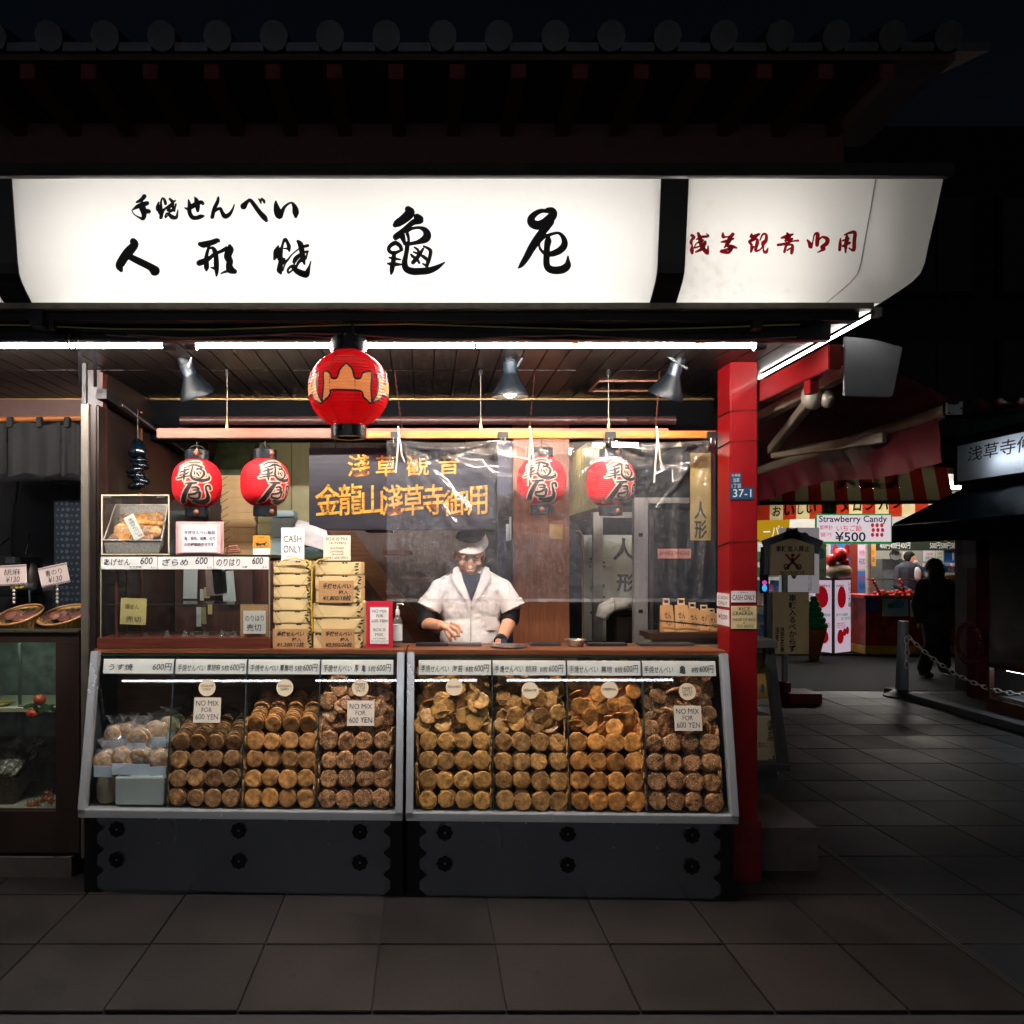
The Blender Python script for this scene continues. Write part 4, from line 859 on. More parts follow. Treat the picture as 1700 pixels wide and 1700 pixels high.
# first bin: bagged thin crackers, a white carton and a paper sack
bagf = GLASS('bag_film', '#fafafc', .15, .08, 1.45, bump=.4, scale=60, boost=1.1); crk = M('bag_cracker', '#c8a078', .5, var=.4, scale=60, bump=.5)
blu = M('bag_label', '#b9c6d6', .5, var=.1)
for k, (x, s, d, lab) in enumerate(((.045, .20, .03, 'at the case end'), (.13, .215, .02, 'in the middle of the bin, nearest the glass'), (.215, .21, .03, 'third along the carton'), (.30, .20, .03, 'beside the round sesame crackers'), (.11, .31, .10, 'on top, at the back of the heap'), (.25, .32, .10, 'on top, beside the divider'), (.18, .30, .06, 'lying between the two rows of bags'), (.05, .30, .10, 'on top, at the case end'), (.31, .34, .13, 'highest, at the back corner'))):
    c = CP(LX + x, s, d + .03); t = thing('cracker_bag', 'clear bag of thin crackers ' + lab, 'bag', W(c - Vector((0, 0, .06))), YAW + random.uniform(-.3, .3), 'bags of thin crackers'); t.scale = (1.3, 1.25, 1.3)
    b = B()
    for j in range(6): b.ell((random.uniform(-.012, .012), -.028 + j*.011, .05 + random.uniform(-.004, .004)), (.038, .006, .038), 14, 8, Matrix.Rotation(random.uniform(-.2, .2), 3, 'X'))
    tag(b.build('crackers', crk, t, local=True, smooth='all'), kind='stuff')
    def bagfn(u_, v_):
        a = 2*math.pi*u_; z = .125*v_; r = .047*math.sin(math.pi*min(1, .12 + v_*.9))**.5 if v_ < .75 else .047*(.42 + (v_ - .75)*1.6)
        r *= 1 + .12*math.sin(a*5 + z*60 + k) + .08*math.sin(a*9 - z*90)
        return (r*math.cos(a)*1.0, r*math.sin(a)*.8, z)
    B().grid(bagfn, 28, 16).build('film', bagf, t, local=True, smooth='all')
    B().box(-.034, .034, -.044, -.042, -.004, .036).build('paper_label', blu, t, local=True)
solid('white_carton', 'white waxed carton at the bottom of the bagged cracker bin', 'carton', (lambda b: b)(B().box(0, .235, 0, .16, 0, .135)), M('carton_white', '#aab3b2', .4, var=.08, scale=6, bump=.2), bevel=.006)
o = bpy.context.scene.objects['white_carton']; o.location = W(CP(LX + .225, .004, .105)); o.rotation_euler = (0, 0, YAW)
b = B().lathe([(.038, 0), (.046, .02), (.047, .09), (.044, .125), (.036, .145), (.040, .155)], 20)
b.v = [Vector((p.x*(1 + .06*math.sin(p.z*90 + p.y*80)), p.y*.8, p.z)) for p in b.v]
o = solid('paper_sack', 'small rumpled olive paper sack standing beside the white carton', 'sack', b, M('sack_olive', '#77705a', .7, var=.2, bump=.4), smooth='all'); o.location = W(CP(LX + .048, .004, .075))
# round paper stickers and notes on the glass
stm = M('sticker_paper', '#dccbae', .6, var=.05); notem = M('note_paper', '#d8cfc0', .6, var=.06)
def on_glass(name, label, cat, u, v, wpx, hpx, texts, mat, group, rnd=False, roll=0):
    # the point of the glass seen at this photo pixel
    best = None
    for i in range(400):
        s = GL*i/399; p = W(CP(0, s, -.003)); ax = W(CP(1, s, -.003)) - p
        X = (u - VU)/F; x = (X*p.y - p.x)/(ax.x - X*ax.y); q = p + ax*x; vv = VV - (q.z - H)*F/q.y
        if best is None or abs(vv - v) < best[0]: best = (abs(vv - v), q)
    q = best[1]; k = q.y/F; wd, ht = wpx*k, hpx*k
    if rnd: b = B().prism([(wd/2*math.cos(2*math.pi*i/36), wd/2*math.sin(2*math.pi*i/36)) for i in range(36)], -.0012, 0)
    else: b = B().box(-wd/2, wd/2, -.0012, 0, -ht/2, ht/2)
    o = b.build(name, mat); o.location = q; o.rotation_euler = (-TILT, roll, YAW); tag(o, label, cat, group)
    b = B()
    for body, a, c, d, e in texts: put_text(b, body, -wd/2 + a*wd, ht*(.5 - e), -wd/2 + d*wd, ht*(.5 - c), -.002, wob=ht*.008, bold=0.)
    b.build('lettering', INK, o, local=True); return o
def sticker(u, v, lines, where):
    n = len(lines); tx = [(s, .5 - f/2, .5 - n*.09 + i*.19, .5 + f/2, .5 - n*.09 + i*.19 + .14) for i, (s, f) in enumerate(lines)]
    on_glass('round_sticker', f'round cream sticker reading {" ".join(s for s, _ in lines).lower()} {where}', 'sticker', u, v, 28, 28, tx, stm, 'round name stickers on the glass', True)
sticker(344, 1142, [('SESAME', .78), ('CHARRY', .5)], 'over the thick round crackers'); sticker(473, 1142, [('ORIGINAL', .82), ('CHARRY', .5)], 'over the thick golden rounds')
sticker(598, 1142, [('SWEET', .6), ('LITTLE', .58), ('SPICY', .5)], 'beside the metal case joint'); sticker(754, 1141, [('SEAWEED', .78)], 'beside the cook')
sticker(880, 1146, [('SESAME', .78)], 'over the angular crackers'); sticker(1012, 1145, [('ORIGINAL', .84)], 'over the angular golden crackers')
sticker(1141, 1148, [('SWEET', .6), ('LITTLE', .6), ('SPICY', .5)], 'near the red post')
for u, v, where in ((344, 1179, 'over the sesame rounds'), (599, 1184, 'in the bin beside the case joint'), (1142, 1192, 'near the red post')):
    on_glass('price_note', f'square cream note about mixing and 600 yen {where}', 'note', u, v, 45, 41, [('NO MIX', .08, .12, .92, .33), ('FOR', .3, .4, .68, .58), ('600 YEN', .08, .66, .92, .88)], notem, 'square notes on the glass')
# =================================================================== ON THE COUNTER
CT = GZ1 + .040                                      # counter top height
paper_w = M('paper_white', '#e6e2dc', .6, var=.04); paper_y = M('paper_yellow', '#c9b878', .65, var=.08); kraft = M('kraft', '#b58a5c', .7, var=.12, scale=25, stretch=(1, 1, 8))
blue_ink = M('ink_blue', '#1c2233', .6, var=0)
cabg = GLASS('cabinet_glass', '#f8faf9', .005, .02, 1.45)
Yc = 3.86; c0, c1 = PX(166, Yc), PX(448, Yc); zt = PZ(921, Yc); zb = CT + .001; Yb = 4.2
cab = thing('glass_cabinet', 'low glass cabinet on the counter with a white price strip along its top', 'cabinet', ((c0+c1)/2, (Yc+Yb)/2, zb))
redw = wood('cabinet_wood', '#5a2a1e', .35, 'x', var=.25)
B().box(c0 - .012, c1 + .006, Yc - .012, Yb + .01, zb, zb + .052).build('plinth', redw, cab, bevel=.003)
B().box(c0 - .004, c1 + .002, Yc - .004, Yb + .004, zt - .012, zt).build('top_board', M('cabinet_top', '#2c2420', .4), cab, bevel=.002)
for x in (c0, c1 - .006):
    for y in (Yc, Yb - .008): B().box(x, x + .006, y, y + .008, zb + .052, zt - .013).build('corner_bar', M('cab_edge', '#8a8778', .4, .3), cab)
B().box(PX(187, Yc), PX(191, Yc), Yc + .03, Yc + .05, zb + .052, zt - .013).build('inner_post', redw, cab)
B().box(c0 + .007, c1 - .007, Yc + .002, Yc + .005, zb + .053, PZ(946, Yc)).build('front_glass', cabg, cab)
B().box(c0 + .007, c1 - .007, Yc + .03, Yb - .03, PZ(1003, 3.95), PZ(1003, 3.95) + .005).build('glass_shelf', GLASS('shelf_glass', '#eaf1ee', .03, .05, 1.5), cab)
for xa, xb, tx in ((168, 261, [('あげせん', .05, .2, .52, .72), ('サラダ味', .50, .74, .72, .92), ('600', .70, .1, .92, .62), ('えん', .88, .78, .98, .92)]), (262, 354, [('ざらめ', .08, .2, .55, .72), ('600', .68, .1, .90, .62), ('えん', .88, .78, .98, .92)]), (355, 446, [('のりはり', .05, .2, .48, .76), ('5本', .52, .74, .62, .92), ('600', .70, .1, .90, .62), ('えん', .88, .78, .98, .92)])):
    card('price_strip', None, None, xa, 923, xb, 945, Yc - .004, strip_w, [(t_[0], *t_[1:5], {'bold': .01, 'shear': .12}) for t_ in tx], parent=cab, thick=.004)
for k in range(7):
    u = 212 + k*30 + random.uniform(-6, 6); b = B(); ph = random.random()*9
    b.grid(lambda s, t: P(u - 15 + 30*s, 1061 - (9 + 3*math.sin(ph))*math.sin(math.pi*t)*math.sin(math.pi*s)*(1 + .35*math.sin(11*s + ph)) , 3.9 + .1*t), 12, 8)
    solid('cracker_packet', f'crumpled clear packet on the cabinet floor, {["first","second","third","fourth","fifth","sixth","seventh"][k]} along from the yellow note', 'packet', b, GLASS('packet_film', '#f6f4f5', .06, .1, 1.45, bump=.4, scale=70, boost=1.2), group='packets on the cabinet floor', smooth='all')
card('sold_out_note', 'yellow sold-out note hanging behind the cabinet glass', 'note', 199, 993, 242, 1037, Yc + .02, paper_y, [('揚せん', .18, .22, .72, .42), ('売切', .22, .68, .82, .9)], roll=R(2), ink=M('ink_faint', '#4a4436', .6, var=0))
card('cardboard_piece', 'brown cardboard piece standing in the cabinet corner', 'cardboard', 399, 1003, 445, 1062, Yc + .03, kraft, [])
card('sold_out_note', 'white handwritten sold-out note fixed to brown cardboard', 'note', 404, 1014, 441, 1052, Yc + .022, paper_w, [('のりはり', .08, .2, .92, .45), ('売切', .15, .58, .8, .88)])
# acrylic box with a basket
ab = thing('acrylic_box', 'clear acrylic box with cream edges on top of the cabinet', 'box', (PX(224, Yc), Yc + .12, zt))
xa, xb, za = PX(168, Yc), PX(281, Yc), PZ(821, Yc)
edge = M('acrylic_edge', '#c9bfa4', .35, var=.05)
for (x_, z_, xx, zz) in ((xa, zt, xb, zt + .005), (xa, za - .006, xb, za), (xa, zt + .005, xa + .006, za - .006), (xb - .006, zt + .005, xb, za - .006)):
    B().box(x_, xx, Yc, Yc + .006, z_, zz).build('edge', edge, ab)
B().box(xa + .007, xb - .007, Yc + .001, Yc + .004, zt + .006, za - .007).build('front_pane', cabg, ab)
B().box(xb - .003, xb, Yc + .007, Yc + .26, zt + .002, za - .002).build('side_pane', GLASS('acrylic_side', '#f8f9f8', .008, .05, 1.4), ab)
B().box(xa, xa + .003, Yc + .007, Yc + .26, zt + .002, za - .002).build('side_pane', MATS['acrylic_side'], ab)
B().box(xa + .004, xb - .004, Yc + .007, Yc + .26, za - .004, za - .001).build('top_pane', MATS['acrylic_side'], ab)
for u in (177, 266): B().box(PX(u - 6, Yc), PX(u + 6, Yc), Yc + .006, Yc + .012, za - .014, za - .008).build('foam_tab', M('foam', '#c9c6c0', .6), ab)
bk = thing('cracker_basket', 'white woven basket of assorted crackers inside the acrylic box', 'basket', (PX(226, 3.95), 3.97, zt + .001))
wv = M('basket_weave', '#a49c96', .6, var=.35, scale=160, bump=.6)
q0 = [P(176, 918, 3.90), P(263, 918, 3.90), P(272, 905, 4.08), P(186, 905, 4.08)]; q1 = [P(172, 897, 3.885), P(268, 897, 3.885), P(279, 838, 4.10), P(192, 838, 4.10)]
vs = q0 + q1; B().add(vs, [(0, 1, 5, 4), (1, 2, 6, 5), (2, 3, 7, 6), (3, 0, 4, 7), (0, 3, 2, 1)]).build('basket_body', wv, bk)
b = B()
for i in range(4): b.tube([q1[i], q1[(i+1) % 4]], .004, 6)
b.build('rim', M('basket_rim', '#b9b2ac', .6, var=.3, scale=200), bk)
for k in range(24):
    s, t_ = (k*.5698) % 1, (k*.7548) % 1
    p = q1[0].lerp(q1[1], .14 + .72*s).lerp(q1[3].lerp(q1[2], .14 + .72*s), .05 + .72*t_) + Vector((0, .012, -.004))
    mt = ck[['spicy', 'plain', 'sesame'][k % 3]]; me = cracker_mesh([8, 7, 0][k % 3], 'bk%d' % k, mt, .034, .012, .003)
    o = bpy.data.objects.new('rice_cracker', me); COL.objects.link(o); o.location = p; o.rotation_euler = (R(55) + random.uniform(-.3, .3), random.uniform(-.35, .35), random.uniform(-.3, .3))
    tag(o, f'{["glazed","plain golden","dark sesame"][k % 3]} cracker in the wrapped basket, {NTH(k)} of the pile, {["front","middle","back"][min(2, int(t_*3))]} part', 'cracker', 'crackers in the white basket')
solid('basket_wrap', 'clear crinkled film wrapped over the cracker basket', 'film', B().grid(lambda s, t: q1[0].lerp(q1[1], s).lerp(q1[3].lerp(q1[2], s), t) + Vector((0, -.016*math.sin(math.pi*s)*math.sin(math.pi*t) - .004*math.sin(23*s + 9*t), .012*math.sin(math.pi*t)*math.sin(math.pi*s) + .003*math.sin(31*t - 12*s))), 26, 20), GLASS('wrap_film', '#fcfcfd', .008, .05, 1.45, bump=.25, scale=45, boost=1.0), smooth='all')
card('product_label', 'slanted white label with brush writing on the wrapped basket', 'label', 223, 852, 241, 894, 3.878, paper_w, [('手\n焼\nせ\nん\nべ\nい', .28, .12, .78, .80), ('亀屋', .5, .84, .9, .93, {'mat': M('ink_red', '#b01828', .6, var=0)})], roll=R(-27), thick=.002)
# framed notice, pouch, courier card
nf = thing('framed_notice', 'pink framed white notice with three handwritten lines on the cabinet', 'notice', (PX(331, 3.9), 3.9, zt))
B().box(PX(292, 3.9), PX(371, 3.9), 3.895, 3.91, zt + .001, PZ(866, 3.9)).build('frame', M('frame_pink', '#c99a9c', .4, var=.05), nf, bevel=.003)
B().box(PX(297, 3.9), PX(366, 3.9), 3.890, 3.8945, zt + .008, PZ(870, 3.9)).build('mount', M('mount_peach', '#d9b8ae', .5), nf)
B().box(PX(303, 3.9), PX(361, 3.9), 3.887, 3.8895, zt + .012, PZ(873, 3.9)).build('paper', M('notice_paper', '#d5cbd2', .6, var=.03), nf)
b = B(); k = 3.885
for body, a, c, v0, v1 in (('手焼せんべい箱詰', 306, 357, 881, 887), ('亀、無地、胡麻、のり', 306, 357, 891, 897), ('の四種類詰合せです', 306, 355, 901, 907)): put_text(b, body, PX(a, k), PZ(v1, k), PX(c, k), PZ(v0, k), k, bold=.012)
b.build('lettering', INK, nf)
b = B()
for k in range(4): b.cap(P(377 + k, 917 - k*3, 3.93), P(398 - k*2, 916 - k*3.2, 3.95), .007, .006, 10)
solid('leather_pouch', 'folded brown leather pouch lying on the cabinet beside the notice', 'pouch', b, M('leather', '#7a3c24', .35, var=.25, coat=.2), smooth='all')
cc = card('courier_card', 'small orange and white card with a black cat mark', 'card', 420, 889, 448, 921, 3.9, M('card_orange', '#d18a28', .5, var=.03), [('宅急便', .32, .05, .68, .14)])
w_ = (448 - 420)*3.9/F; h_ = 32*3.9/F
B().box(-w_/2 + .0004, w_/2 - .0004, -.0014, -.0002, .0004, h_*.33).build('lower_band', paper_w, cc, local=True)
b = B(); cat = [(-.30,.52),(-.34,.62),(-.28,.60),(-.2,.62),(-.15,.58),(.10,.60),(.30,.66),(.34,.64),(.22,.56),(.24,.46),(.20,.46),(.14,.52),(-.02,.52),(-.04,.44),(-.08,.44),(-.1,.52),(-.18,.50),(-.24,.44),(-.27,.44)]
b.prism([(x*w_, z*h_) for x, z in cat], -.0016, -.0004).build('cat_mark', INK, cc, local=True)
b = B().tube([(w_*.42*math.cos(R(a)), -.0012, h_*.55 + h_*.16*math.sin(R(a))) for a in range(0, 361, 20)], .0005, 4).build('oval', INK, cc, local=True)
# wrapped gift boxes
wrapm = M('wrapping', '#d8bd88', .55, var=.08, scale=6, bump=.08); foldm = M('wrapping_fold', '#b99c64', .6, var=.05); leafm = M('leaf_print', '#20231c', .6, var=0)
def gift(u0, u1, v0, v1, Y, dep, label, group):
    x0, x1 = PX(u0, Y), PX(u1, Y); z0, z1 = PZ(v1, Y), PZ(v0, Y); wd, ht = x1 - x0, z1 - z0
    t = thing('wrapped_box', label, 'gift box', ((x0 + x1)/2 + random.uniform(-.003, .003), Y + dep/2, z0), random.uniform(-.03, .03), group)
    B().box(-wd/2, wd/2, -dep/2, dep/2, .0006, ht - .0006).build('box_body', wrapm, t, local=True, bevel=.004)
    y = -dep/2 - .0012
    for s in (-1, 1):                              # slanted paper folds on the end face
        B().bar((s*wd*.47, y, ht*.96), (s*wd*.27, y, ht*.04), .0022, .0022).bar((s*wd*.48, y, ht*.30), (s*wd*.40, y, ht*.03), .0018, .0018).build('fold', foldm, t, local=True)
    b = B(); rnd = random.Random(u0*7 + v0)
    for k in range(4):
        x = wd*(.40 + .09*rnd.random()); z = ht*(.12 + .24*k + .06*rnd.random()); a = rnd.uniform(-.9, .9)
        b.prism([(x + .011*math.cos(R(i))*math.cos(a) - .0042*math.sin(R(i))*math.sin(a), min(ht*.97, max(ht*.03, z + .011*math.cos(R(i))*math.sin(a) + .0042*math.sin(R(i))*math.cos(a)))) for i in range(0, 360, 45)], y - .0004, y + .001)
    for x in (-.44, -.36, .12, .19): b.prism([(wd*x + .007*math.cos(R(i)), ht*.93 + .0035*math.sin(R(i))) for i in range(0, 360, 60)], y - .0004, y + .001)
    tag(b.build('leaf_print', leafm, t, local=True), kind='stuff')
vsL = [931, 952, 972, 993, 1014, 1035, 1056, 1077.4]; ordn = ['topmost', 'second', 'third', 'fourth', 'fifth', 'sixth', 'lowest']
for k in range(7): gift(453 + (k % 3), 515 + (k % 2), vsL[k], vsL[k+1], 3.88, .26, f'{ordn[k]} wrapped box of the narrow stack beside the glass cabinet', 'wrapped boxes in the narrow stack')
vsR = [933, 955, 978, 1001, 1026, 1051, 1077.4]
for k in range(6): gift(524 if k < 3 else 519, 599 if k < 3 else 602, vsR[k], vsR[k+1], 3.88, .28, f'{["topmost","second","third","fourth","fifth","lowest"][k]} wrapped box of the wide stack behind the red framed notice', 'wrapped boxes in the wide stack')
for u0, v0, u1, v1, pr, lab in ((529, 964, 587, 1000.5, '¥1,800/18枚', 'brown price card leaning high on the wide box stack'), (453, 1044, 509, 1077.2, '¥1,200/12枚', 'brown price card at the foot of the narrow box stack'), (534, 1044, 588, 1077.2, '¥2,500/26枚', 'brown price card at the foot of the wide box stack')):
    card('price_card', lab, 'card', u0, v0, u1, v1, 3.872, kraft, [('手焼せんべい', .12, .12, .92, .38, {'bold': .02, 'shear': .15}), ('箱入', .56, .44, .84, .62, {'bold': .02, 'shear': .15}), (pr, .12, .66, .94, .92, {'bold': .018, 'shear': .2})], group='brown price cards on the box stacks')
rb = M('ribbon_yellow', '#c9a518', .45, var=.1)
solid('yellow_strap', 'yellow packing strap hanging between the two box stacks', 'strap', B().tube([P(470, 930, 3.86), P(490, 927, 3.86), P(511, 931, 3.86), P(518, 945, 3.866), P(517, 1000, 3.868), P(519, 1050, 3.868)], .004, 5).tube([P(519, 940, 3.866), P(530, 929, 3.866), P(545, 928, 3.87)], .004, 5), rb)
card('cash_card', 'white cash only card standing on the narrow box stack', 'card', 467, 876, 505, 930.5, 3.90, paper_w, [('CASH', .1, .24, .88, .44), ('ONLY', .1, .54, .88, .76), ('現金のみ', .2, .84, .8, .91, {'mat': M('ink_pale', '#8f8a90', .6, var=0)})], ink=blue_ink)
bm = card('mix_card', 'cream card listing the four box flavours on the wide stack', 'card', 537, 889, 582, 930.5, 3.90, M('card_cream', '#d8d2b8', .6, var=.03), [('BOX IS MIX', .08, .07, .92, .2), ('(4-TYPES)', .22, .26, .84, .38), ('SEAWEED', .24, .47, .76, .55), ('ORIGINAL', .24, .60, .76, .68), ('SESAME', .3, .72, .74, .79), ('SWEET AND SPICY', .04, .85, .92, .94)])
rf = thing('red_notice', 'red framed notice on the counter about boxes being mixed', 'notice', P(630, 1077, 3.86))
Yr = 3.86
B().box(PX(608, Yr), PX(652, Yr), Yr, Yr + .012, CT + .001, PZ(998, Yr)).build('frame', M('frame_red', '#c41f38', .4, var=.06), rf, bevel=.002)
B().box(PX(614.5, Yr), PX(645, Yr), Yr - .003, Yr - .0005, CT + .022, PZ(1008, Yr)).build('paper', paper_w, rf)
b = B()
for s, a, c, v0, v1 in (('NO MIX', 618, 642, 1012, 1017), ('FOR', 625, 636, 1020, 1025), ('600 YEN', 617, 643, 1028, 1033), ('BOX IS', 620, 640, 1043, 1048), ('MIX', 623, 636, 1051, 1056), ('(4 TYPES)', 620, 640, 1059, 1062), ('SEAWEED, SESAME', 616, 644, 1063.5, 1065.5), ('ORIGINAL, SWEET SPICY', 616, 644, 1067, 1069)): put_text(b, s, PX(a, Yr - .004), PZ(v1, Yr - .004), PX(c, Yr - .004), PZ(v0, Yr - .004), Yr - .004)
b.build('lettering', blue_ink, rf)
pb = thing('pump_bottle', 'clear hand sanitiser pump bottle beside the red framed notice', 'bottle', P(660, 1076, 3.94))
r = 8*3.94/F; z0 = CT + .001
B().lathe([(r*.95, 0), (r, .005), (r, .12), (r*.75, .142), (r*.4, .15), (r*.4, .158)], 20, (PX(660, 3.94), 3.94, z0)).build('body', GLASS('bottle_clear', '#e6ecec', .10, .05, 1.45), pb, smooth=True)
B().lathe([(r*.97, .03), (r*1.01, .031), (r*1.01, .11), (r*.97, .111)], 20, (PX(660, 3.94), 3.94, z0)).build('bottle_label', M('bottle_label', '#c9cdd0', .5, var=.06), pb, smooth=True)
B().lathe([(r*.42, .158), (r*.42, .185), (r*.2, .187), (r*.2, .205)], 14, (PX(660, 3.94), 3.94, z0)).tube([P(659, 1003, 3.93), P(667, 1002, 3.92), P(670, 1004, 3.92)], .004, 6).build('pump', M('pump_white', '#dcdcda', .4), pb, smooth=True)
# things on the working counter
solid('steel_plate', 'oval steel plate on the counter in front of the cook', 'plate', B().lathe([(.02, 0), (.075, .001), (.092, .007), (.094, .0075), (.075, .003), (.02, .002)], 32, P(845, 1075, 3.92) * 1.0), M('plate_steel', '#b8b4b0', .25, .9), smooth=True, base=None).location.z = CT + .0005
ft = solid('foil_tray', 'crimped foil tray on the counter behind the glass case', 'tray', B().lathe([(.036, 0), (.038, .002), (.050, .034), (.054, .035), (.050, .032), (.036, .006)], 40, P(955, 1075, 3.95)), M('foil', '#bdbab6', .3, .85, bump=.5, scale=120), smooth=True); ft.location.z = CT + .0005
for k, (u0, u1, cl) in enumerate(((690, 745, '#35383f'), (745, 800, '#6e6f72'), (880, 930, '#4a4c52'), (975, 1040, '#3a3c40'), (1060, 1150, '#55575c'))):
    solid('work_tray', f'flat {["black","grey","dark","slate","pewter"][k]} tray let into the counter {["beside the case joint","below the folded hand","beyond the steel plate","beyond the foil tray","under the paper bags"][k]}', 'tray', B().box(PX(u0, 3.98), PX(u1, 3.98), 3.955, 4.03, CT + .0005, CT + .014), M('tray%d' % k, cl, .35, .6), bevel=.003)
solid('counter_deck', 'wooden work counter behind the display cases', 'counter', B().box(-1.6, 1.42, 4.075, 4.16, .25, CT - .006), wood('deck_wood', '#6a4630', .5, 'x'))
# carved board with gilt characters
Yw = 4.15
bd = thing('name_board', 'dark carved wooden board with gilt characters hanging over the cook', 'board', P(666, 880, Yw))
bdm = M('board_black', '#23222b', .38, var=.35, scale=5, stretch=(1, 8, 8), bump=.15)
B().box(PX(513, Yw), PX(821, Yw), Yw, Yw + .03, PZ(880, Yw), PZ(743, Yw)).build('plank', bdm, bd, bevel=.004)
gold = M('gilt', '#d8a046', .3, .55, var=.35, scale=40); gold_d = M('gilt_edge', '#7a3a10', .45, .3, var=.2)
for ch, ua, ub, v0, v1 in [('淺', 577, 614, 755, 791), ('草', 624, 658, 756, 791), ('觀', 674, 712, 754, 790), ('音', 728, 762, 753, 788), ('金', 523, 566, 804, 855), ('龍', 562, 602, 803, 855), ('山', 601, 636, 806, 855), ('淺', 634, 669, 805, 856), ('草', 668, 703, 805, 856), ('寺', 702, 737, 804, 855), ('御', 735, 777, 806, 856), ('用', 776, 809, 807, 855)]:
    for nm, mt, bo, dy in (('character_edge', gold_d, .02, .002), ('gilt_character', gold, .008, .0045)):
        vs, fs, _ = glyphs(ch, bold=bo); b = B(); ya, yb = Yw - dy, Yw - .0002
        pts = [(PX(ua, Yw) + (PX(ub, Yw) - PX(ua, Yw))*x, PZ(v1, Yw) + (PZ(v0, Yw) - PZ(v1, Yw))*(z + .06*(x - .5))) for x, z in vs]
        b.add([(x, ya, z) for x, z in pts], fs); b.build(nm, mt, bd)
for u in (556, 775):
    B().tube([P(u, 744, Yw + .01), P(u, 728, 4.03)], .002, 6).tube([P(u, 742, Yw - .004) + Vector((.007*math.cos(R(a)), 0, .007*math.sin(R(a)))) for a in range(0, 361, 40)], .0016, 5).build('ring', M('ring_iron', '#4a3a32', .4, .7), bd)
# =================================================================== INSIDE THE SHOP
st = thing('staircase', 'steep wooden staircase with open treads behind the cook', 'stairs', P(650, 1100, 4.95))
stw = wood('stair_wood', '#7a5236', .5, 'x', var=.3)
B().bar(P(548, 858, 4.9), P(735, 1100, 4.9), .035, .115, up=(1, 0, 1.2)).build('stringer', stw, st)
B().bar(P(548, 858, 5.35), P(735, 1100, 5.35), .035, .115, up=(1, 0, 1.2)).build('stringer', stw, st)
for k, (u, v) in enumerate(((601, 880), (636, 921), (672, 968), (706, 1014), (738, 1058))):
    B().box(PX(u, 4.9), PX(u + 46, 4.9), 4.86, 5.40, PZ(v, 4.9), PZ(v, 4.9) + .028).build('tread', stw, st, bevel=.003)
pn = thing('brown_partition', 'tall brown plywood partition standing beside the cook', 'partition', P(898, 1120, 4.75))
B().box(PX(852, 4.72), PX(945, 4.72), 4.72, 4.745, .22, 2.44).build('sheet', wood('plywood', '#8a5232', .42, 'z', var=.25), pn)
B().box(PX(913, 4.7), PX(935, 4.7), 4.7165, 4.7195, PZ(895, 4.7), PZ(870, 4.7)).build('paper_patch', M('patch', '#c09a5e', .6, var=.1), pn)
B().box(PX(826, 4.78), PX(851, 4.78), 4.78, 4.80, .22, 2.44).build('edge_strip', M('navy_strip', '#2c3450', .45, var=.35, scale=8), pn)
solid('memo_strips', 'two pale memo strips hanging beside the brown partition', 'memo', B().box(PX(840, 4.7), PX(845, 4.7), 4.70, 4.703, PZ(898, 4.7), PZ(870, 4.7)).box(PX(845.5, 4.7), PX(849, 4.7), 4.698, 4.701, PZ(897, 4.7), PZ(858, 4.7)), M('memo_paper', '#c9d6de', .6))
wsg = card('white_signboard', 'white signboard with large black brush characters leaning at the back', 'signboard', 967, 888, 1058, 1064, 5.6, M('signboard_white', '#b9c2b8', .5, var=.05), [('手', .12, .20, .42, .36, {'bold': .03}), ('焼', .12, .44, .42, .62, {'bold': .03}), ('せ', .14, .68, .40, .82, {'bold': .03}), ('人', .56, .03, .95, .24, {'bold': .03}), ('形', .62, .36, .98, .54, {'bold': .03}), ('焼', .62, .66, .98, .84, {'bold': .03})], thick=.02)
for nm, u0, u1, v0, v1, Y, lab in (('door_frame', 1053, 1076, 826, 1078, 4.45, 'wide aluminium door frame standing behind the paper bags'), ('window_frame', 985, 1001, 850, 1085, 5.3, 'narrow aluminium window frame in front of the white signboard')):
    t = thing(nm, lab, 'frame', P((u0 + u1)/2, v1, Y))
    wl = 1145 if nm == 'door_frame' else 1062
    B().box(PX(u0, Y), PX(u1, Y), Y, Y + .05, .23, PZ(v0, Y)).build('jamb', alu, t, bevel=.003)
    B().box(PX(u1, Y) + .001, PX(wl, Y), Y + .003, Y + .045, PZ(v0 + 9, Y), PZ(v0, Y)).build('head', alu, t, bevel=.002)
    if nm == 'door_frame':
        B().box(PX(1083, Y), PX(1090, Y), Y + .06, Y + .09, .23, PZ(845, Y)).build('inner_jamb', alu_d, t)
        for vv in (885, 1012): B().box(PX(1060, Y), PX(1067, Y), Y - .002, Y + .003, PZ(vv + 6, Y), PZ(vv, Y)).build('latch', BLACK, t)
        B().box(PX(1091, Y), PX(1185, Y), Y + .07, Y + .075, PZ(1040, Y), PZ(845, Y)).build('glass', GLASS('door_glass', '#e4eaec', .012, .03, 1.45), t)
card('pancake_card', 'pink card reading japanese pancake on the glass door', 'card', 1092, 911, 1147, 927, 4.44, M('card_pink', '#d08a7c', .6, var=.04), [('JAPANESE PANCAKE', .05, .25, .95, .8)])
card('hanging_banner', 'yellowed cloth banner with a brush character by the post', 'banner', 1146, 752, 1180, 897, 4.2, M('banner_ochre', '#8f7a3e', .65, var=.2, scale=6, bump=.2), [('人\n形', .2, .55, .8, .98, {'bold': .02})], thick=.004)
